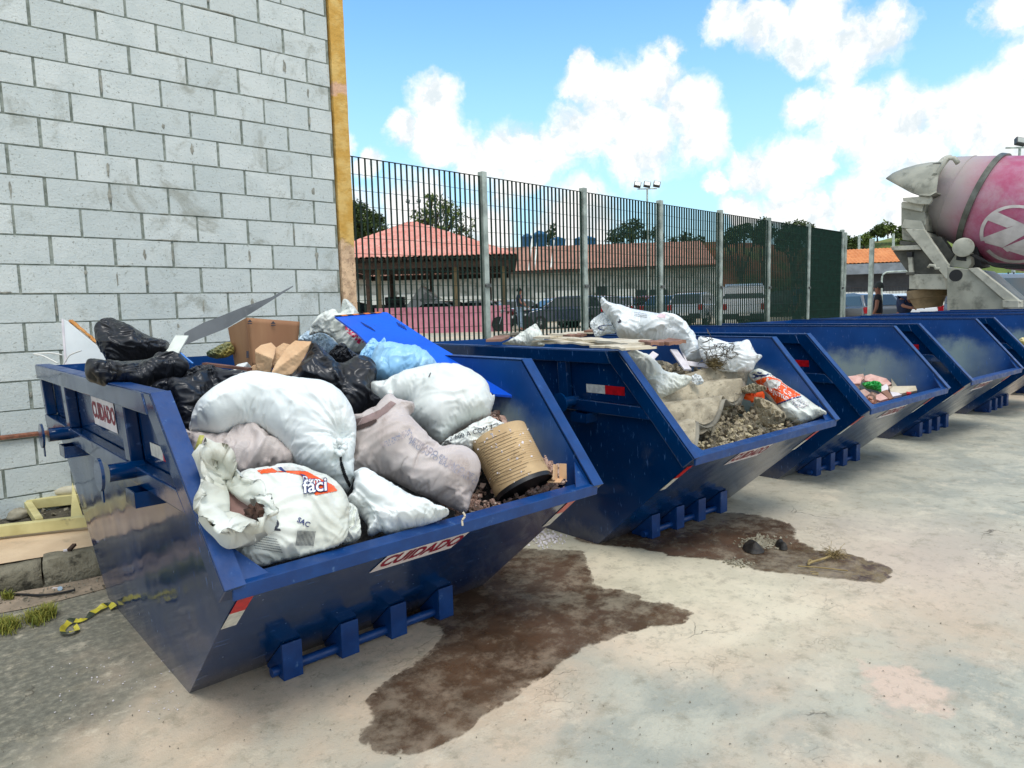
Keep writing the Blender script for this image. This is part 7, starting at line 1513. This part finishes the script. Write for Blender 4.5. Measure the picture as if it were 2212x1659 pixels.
# things showing to the right behind the truck
b_ = hgt(2160, 655, 33); 
solo('poster_board', 'large pale blue and pink printed board behind the mixer truck', 'billboard', *prism([hgt(2105, 655, 30), hgt(2260, 655, 30), hgt(2260, 590, 30), hgt(2105, 590, 30)], FH*.1), pm('blue_print_board', '6fb0cc', 'c9a9ae', .9, .42, .58, rough=.5, dirt='3f8fc0', dsc=.8, dlo=.52, dhi=.6))
for px in (2178, 2190): solo('scaffold_pole', 'thin dark scaffold pole in front of the printed board, %s' % ('the left one' if px == 2178 else 'the right one'), 'pole', *tube([hgt(px, 665, 27), hgt(px, 588, 27)], .025, 6), M_trim)
g_ = at_g(2196, 24, .1); make_car('van', carpaint('van_blue_grey', '5d6a7c'), 'blue grey van behind the front of the mixer truck', tuple(g_), yaw+R(20))
# ================================================================== small things on the ground
kc = crop(0, 1350, 3.018)
M_yel = pm('pale_yellow_paint', 'cfc58c', 'b8ad74', 5, rough=.6, bmp=.15, bsc=30, bd=.004, dirt='8a8160', dsc=9, dlo=.6, dhi=.72)
ZF = .20
def K(p, z=ZF): return atz(*kc(p), z)
fr = thing('welded_frame', 'pale yellow welded metal frame lying on the pavement by the wall', 'metal frame', tuple(K((300, 450))))
a, b_ = K((-600, 612)), K((738, 462)); c, d = K((-600, 410)), K((640, 262))
ux_ = (b_-a).normalized()
mesh('front_rail', *beam(a, b_+ux_*.25, .05, .07), M_yel, fr, world=True, bevel=.004); mesh('rear_rail', *beam(c, d+ux_*.6, .05, .07), M_yel, fr, world=True, bevel=.004)
mesh('cross_bar', *beam(K((232, 300)), K((345, 470)), .045, .05), M_yel, fr, world=True, bevel=.004); mesh('cross_bar', *beam(K((-420, 390)), K((-360, 575)), .045, .05), M_yel, fr, world=True, bevel=.004)
mesh('corner_plate', *prism([K((620, 440)), K((722, 420)), atz(*kc((632, 130)), .2)*0+hgt(*kc((632, 130)), (K((640, 300))-CAM).dot(FW)), hgt(*kc((622, 300)), (K((640, 300))-CAM).dot(FW))], (0, .01, 0)), M_yel, fr, world=True)
p0_ = hgt(*kc((-300, 290)), (K((0, 330))-CAM).dot(FW)+.05); p1_ = hgt(*kc((640, 190)), (K((620, 280))-CAM).dot(FW)+.05)
solo('white_pipe', 'dirty white plastic pipe resting on the yellow frame along the wall', 'pipe', *tube([p0_, p0_.lerp(p1_, .5), p1_+(p1_-p0_)*.3], .033, 14), pm('old_white_pipe', 'd2ccb4', 'bab29a', 9, rough=.5, dirt='8e8468', dsc=20, dlo=.58, dhi=.7), auto=40)
solo('stone', 'pale rounded stone lying in the soil inside the yellow frame', 'stone', *(lambda o: grid(18, 12, lambda u, v: o+Vector((.075*cos(2*pi*u)*sin(pi*v), .05*sin(2*pi*u)*sin(pi*v), .04*cos(pi*v)))*(1+.25*N((cos(2*pi*u), sin(2*pi*u), v*3), 1.2))))(K((170, 400), .17)), pm('pale_stone', 'a29c88', '878170', 12, rough=.95, bmp=.5), smooth=True)
# black hose, butt, splinter
def flatpath(P, z, f=kc): return smoothpath([atz(*f(p), z) for p in P], 6)
solo('rubber_hose', 'short length of black rubber hose lying in the gutter', 'hose', *tube(flatpath([(78, 1097), (200, 1100), (330, 1106), (440, 1100), (560, 1080), (655, 1060)], .02), .0065, 8), M_tyre, smooth=True)
solo('cigarette_packet_scrap', 'tiny white scrap of paper beside the black hose', 'litter', *beam(atz(*kc((450, 1048)), .012), atz(*kc((505, 1044)), .012), .012, .006), M_signw)
solo('bottle_cap', 'tiny blue and white cap beside the black hose', 'litter', *lathe([(0, .012), (1, .012)], atz(*kc((522, 1052)), .01), atz(*kc((522, 1048)), .024), 12), pm('cap_blue', '9db4c4', rough=.5))
solo('wood_splinter', 'dark splinter of wood on the edge of the kerb', 'splinter', *beam(atz(*kc((600, 715)), .16), atz(*kc((650, 665)), .175), .02, .015), M_wood)
solo('plaster_chip', 'small white chip beside the splinter on the kerb', 'litter', *beam(atz(*kc((552, 718)), .158), atz(*kc((592, 712)), .158), .016, .01), M_signw)
# hazard tape
tp = flatpath([(990, 1225), (950, 1190), (900, 1215), (830, 1250), (760, 1300), (700, 1330), (640, 1335), (590, 1360), (545, 1420), (590, 1445), (668, 1410), (650, 1370)], .012); V = []; F = []; mi = []
for i, p in enumerate(tp):
    t_ = (tp[min(i+1, len(tp)-1)]-tp[max(i-1, 0)]).normalized(); s = t_.cross(Vector((0, 0, 1))); tw = 1.1*sin(i*.16+.6); h = Vector((0, 0, 1))
    V += [p-(s*cos(tw)+h*abs(sin(tw))*.5)*.019+Vector((0, 0, .006)), p+(s*cos(tw)+h*sin(tw)*.3)*.019+Vector((0, 0, .010+.005*sin(i*.7)))]
for i in range(len(tp)-1): F.append((2*i, 2*i+1, 2*i+3, 2*i+2)); mi.append(1 if (i//5) % 3 == 1 else 0)
solo('hazard_tape', 'crumpled yellow and black hazard tape on the ground behind the first skip', 'tape', V, F, [pm('tape_yellow', 'c9bd3a', 'b0a63a', 20, rough=.4), pm('tape_black', '3d4636', rough=.5)], mi=mi, thick=.001)
# grass and weeds in the gutter
M_grass = leafmat('grass_blades', '5f6d2a', '9a9442')
def blades(pts, name, label, n, hmin, hmax, seed):
    rnd = random.Random(seed); V = []; F = []; tone = []
    for _ in range(n):
        cx, cy, r = rnd.choice(pts); q = (cx+rnd.gauss(0, r), cy+rnd.gauss(0, r*.45)); p = atz(*kc(q), .008); a = rnd.uniform(0, 6.3); e = Vector((cos(a), sin(a), 0)); hh = rnd.uniform(hmin, hmax); w = Vector((-e.y, e.x, 0))*.0022; n0 = len(V)
        V += [p-w, p+w, p+e*hh*.35+Vector((0, 0, hh*.7))+w*.7, p+e*hh*.35+Vector((0, 0, hh*.7))-w*.7, p+e*hh*.8+Vector((0, 0, hh*.95))]; F += [(n0, n0+1, n0+2, n0+3), (n0+3, n0+2, n0+4)]; tone += [rnd.random()]*2
    o = solo(name, label, 'grass', V, F, M_grass, kind='stuff'); at = o.data.attributes.new('tone', 'FLOAT', 'FACE'); at.data.foreach_set('value', tone)
blades([(40, 1370, 50), (110, 1370, 40), (20, 1420, 50), (70, 1140, 22), (-80, 1400, 80)], 'grass', 'low green grass growing along the gutter at the left edge', 900, .015, .05, 1)
blades([(330, 1310, 45), (400, 1290, 40), (300, 1340, 40), (440, 1270, 30)], 'weeds', 'tuft of yellowish grass in the gutter dirt', 700, .02, .06, 2)
def stalks(L_): return join(*[tube(flatpath([(x0, y0), ((x0+x1)/2+dx, (y0+y1)/2), (x1, y1)], .01), .0014, 4) for x0, y0, x1, y1, dx in L_])
V, F = [], []
for (x, y, tx, ty) in ((360, 1290, 330, 1185), (370, 1270, 480, 1155), (350, 1300, 420, 1200), (240, 1300, 250, 1230), (460, 1250, 500, 1225)):
    a = atz(*kc((x, y)), .005); d_ = (a-CAM).dot(FW); b2 = hgt(*kc((tx, ty)), d_); v, f = tube([a, a.lerp(b2, .5)+Vector((0, 0, .01)), b2], .0013, 4); n0 = len(V); V += v; F += [tuple(i+n0 for i in q) for q in f]
solo('dry_stalks', 'thin dry grass stalks standing in the yellowish tuft', 'grass stalks', V, F, pm('dry_stalk', '7d7045', rough=.9))
# leaf litter at the kerb foot, grit everywhere
def scatter(name, label, n, area, size, mat, seed, z=.004, kind='stuff'):
    return solo(name, label, 'grit', *chunks(n, lambda r: (lambda q: Vector((q.x, q.y, z+size*.2)))(area(r)), size, seed, .5), mat, kind=kind)
M_grit = pm('grit', '8b8474', '6a6457', 20, rough=.95)
scatter('grit', 'small stones and leaf bits along the foot of the kerb', 700, lambda r: kp(r.uniform(-1, 2.2), -abs(r.gauss(0, .14)), 0), .010, M_grit, 51, .012)
scatter('grit', 'loose grit sprinkled on the concrete yard', 260, lambda r: atz(r.uniform(0, 2212), 1100+560*r.random()**.7), .0045, M_grit, 52)
scatter('pale_crumbs', 'white crumbs spilled on the wet patch between the first two skips', 150, lambda r: atz(*cB((150+r.gauss(0, 50), 410+r.gauss(0, 22)))), .012, M_signw, 53)
scatter('white_flecks', 'tiny white flecks on the yard at the lower left', 60, lambda r: atz(r.uniform(100, 420), r.uniform(1420, 1560)), .005, M_signw, 54)
scatter('soil_stones', 'stones scattered in the dark soil by the wall', 300, lambda r: kp(r.uniform(-.5, 3), r.uniform(.72, 1.3), 0), .022, pm('soil_stone', '8f8a78', '66604f', 20, rough=.95), 55, .15)
# debris lying on the second wet patch
M_blackd = pm('sodden_rag', '1d1a16', '2e2820', 12, rough=.6, bmp=.6, bsc=30, bd=.01)
for P, lab, s in (([(1290, 450), (1330, 430), (1400, 455), (1415, 485), (1360, 495), (1305, 480)], 'black sodden lump on the second wet patch, the larger of two', 1), ([(1480, 440), (1510, 425), (1548, 455), (1545, 472), (1505, 468)], 'black sodden lump on the second wet patch, the smaller of two', 2)):
    Pw = [cB(p) for p in P]; c = ctr_of(Pw); o = atz(*c, .01); rim = [atz(p.x, p.y, .01)-o for p in resample(Pw, 40)]; V = [o+Vector((0, 0, .03))]; F = []
    for j in range(1, 9):
        r = j/8
        for i in range(40): q = o+rim[i]*r; V.append(q+Vector((0, 0, .034*(1-r*r)**.6*(1+.9*N(q, 16, s))-.004)))
    F += [(0, 1+i, 1+(i+1) % 40) for i in range(40)]+[(1+j*40+i, 1+(j+1)*40+i, 1+(j+1)*40+(i+1) % 40, 1+j*40+(i+1) % 40) for j in range(7) for i in range(40)]
    solo('rag', lab, 'rag', V, F, M_blackd, smooth=True)
scatter('ash_flakes', 'grey white flakes around the black lumps', 420, lambda r: atz(*cB((1400+r.gauss(0, 55), 435+r.gauss(0, 16)))), .012, pm('ash', 'aaa490', '857d69', 30, rough=.95), 56)
scatter('ash_flakes', 'small crust of plaster at the lower edge of the second wet patch', 90, lambda r: atz(*cB((1265+r.gauss(0, 32), 552+r.gauss(0, 10)))), .012, bpy.data.materials['ash'], 57)
# uprooted dry plant
M_straw = pm('straw', 'a08c5e', '86734a', 20, rough=.9)
Ls = [tube(flatpath([(1670, 560), (1690, 545), (1760, 525), (1800, 510)], .025, cB), .007, 6), tube(flatpath([(1670, 560), (1675, 535), (1700, 540)], .02, cB), .005, 6), tube(flatpath([(1610, 568), (1750, 578), (1900, 595)], .015, cB), .004, 5), tube(flatpath([(1680, 600), (1720, 605), (1725, 615), (1690, 612)], .012, cB), .003, 5)]
rnd = random.Random(9)
for _ in range(120):
    a = atz(*cB((1820+rnd.gauss(0, 16), 505+rnd.gauss(0, 10))), .02); e = Vector((rnd.gauss(0, 1), rnd.gauss(0, 1), rnd.uniform(-.1, .8))).normalized()*rnd.uniform(.03, .09); Ls.append(tube([a, a+e*.6+Vector((0, 0, .008)), a+e], .0012, 3))
solo('dry_plant', 'uprooted dry plant with a tangled straw root lying on the wet patch', 'dry plant', *join(*Ls), M_straw, smooth=True)
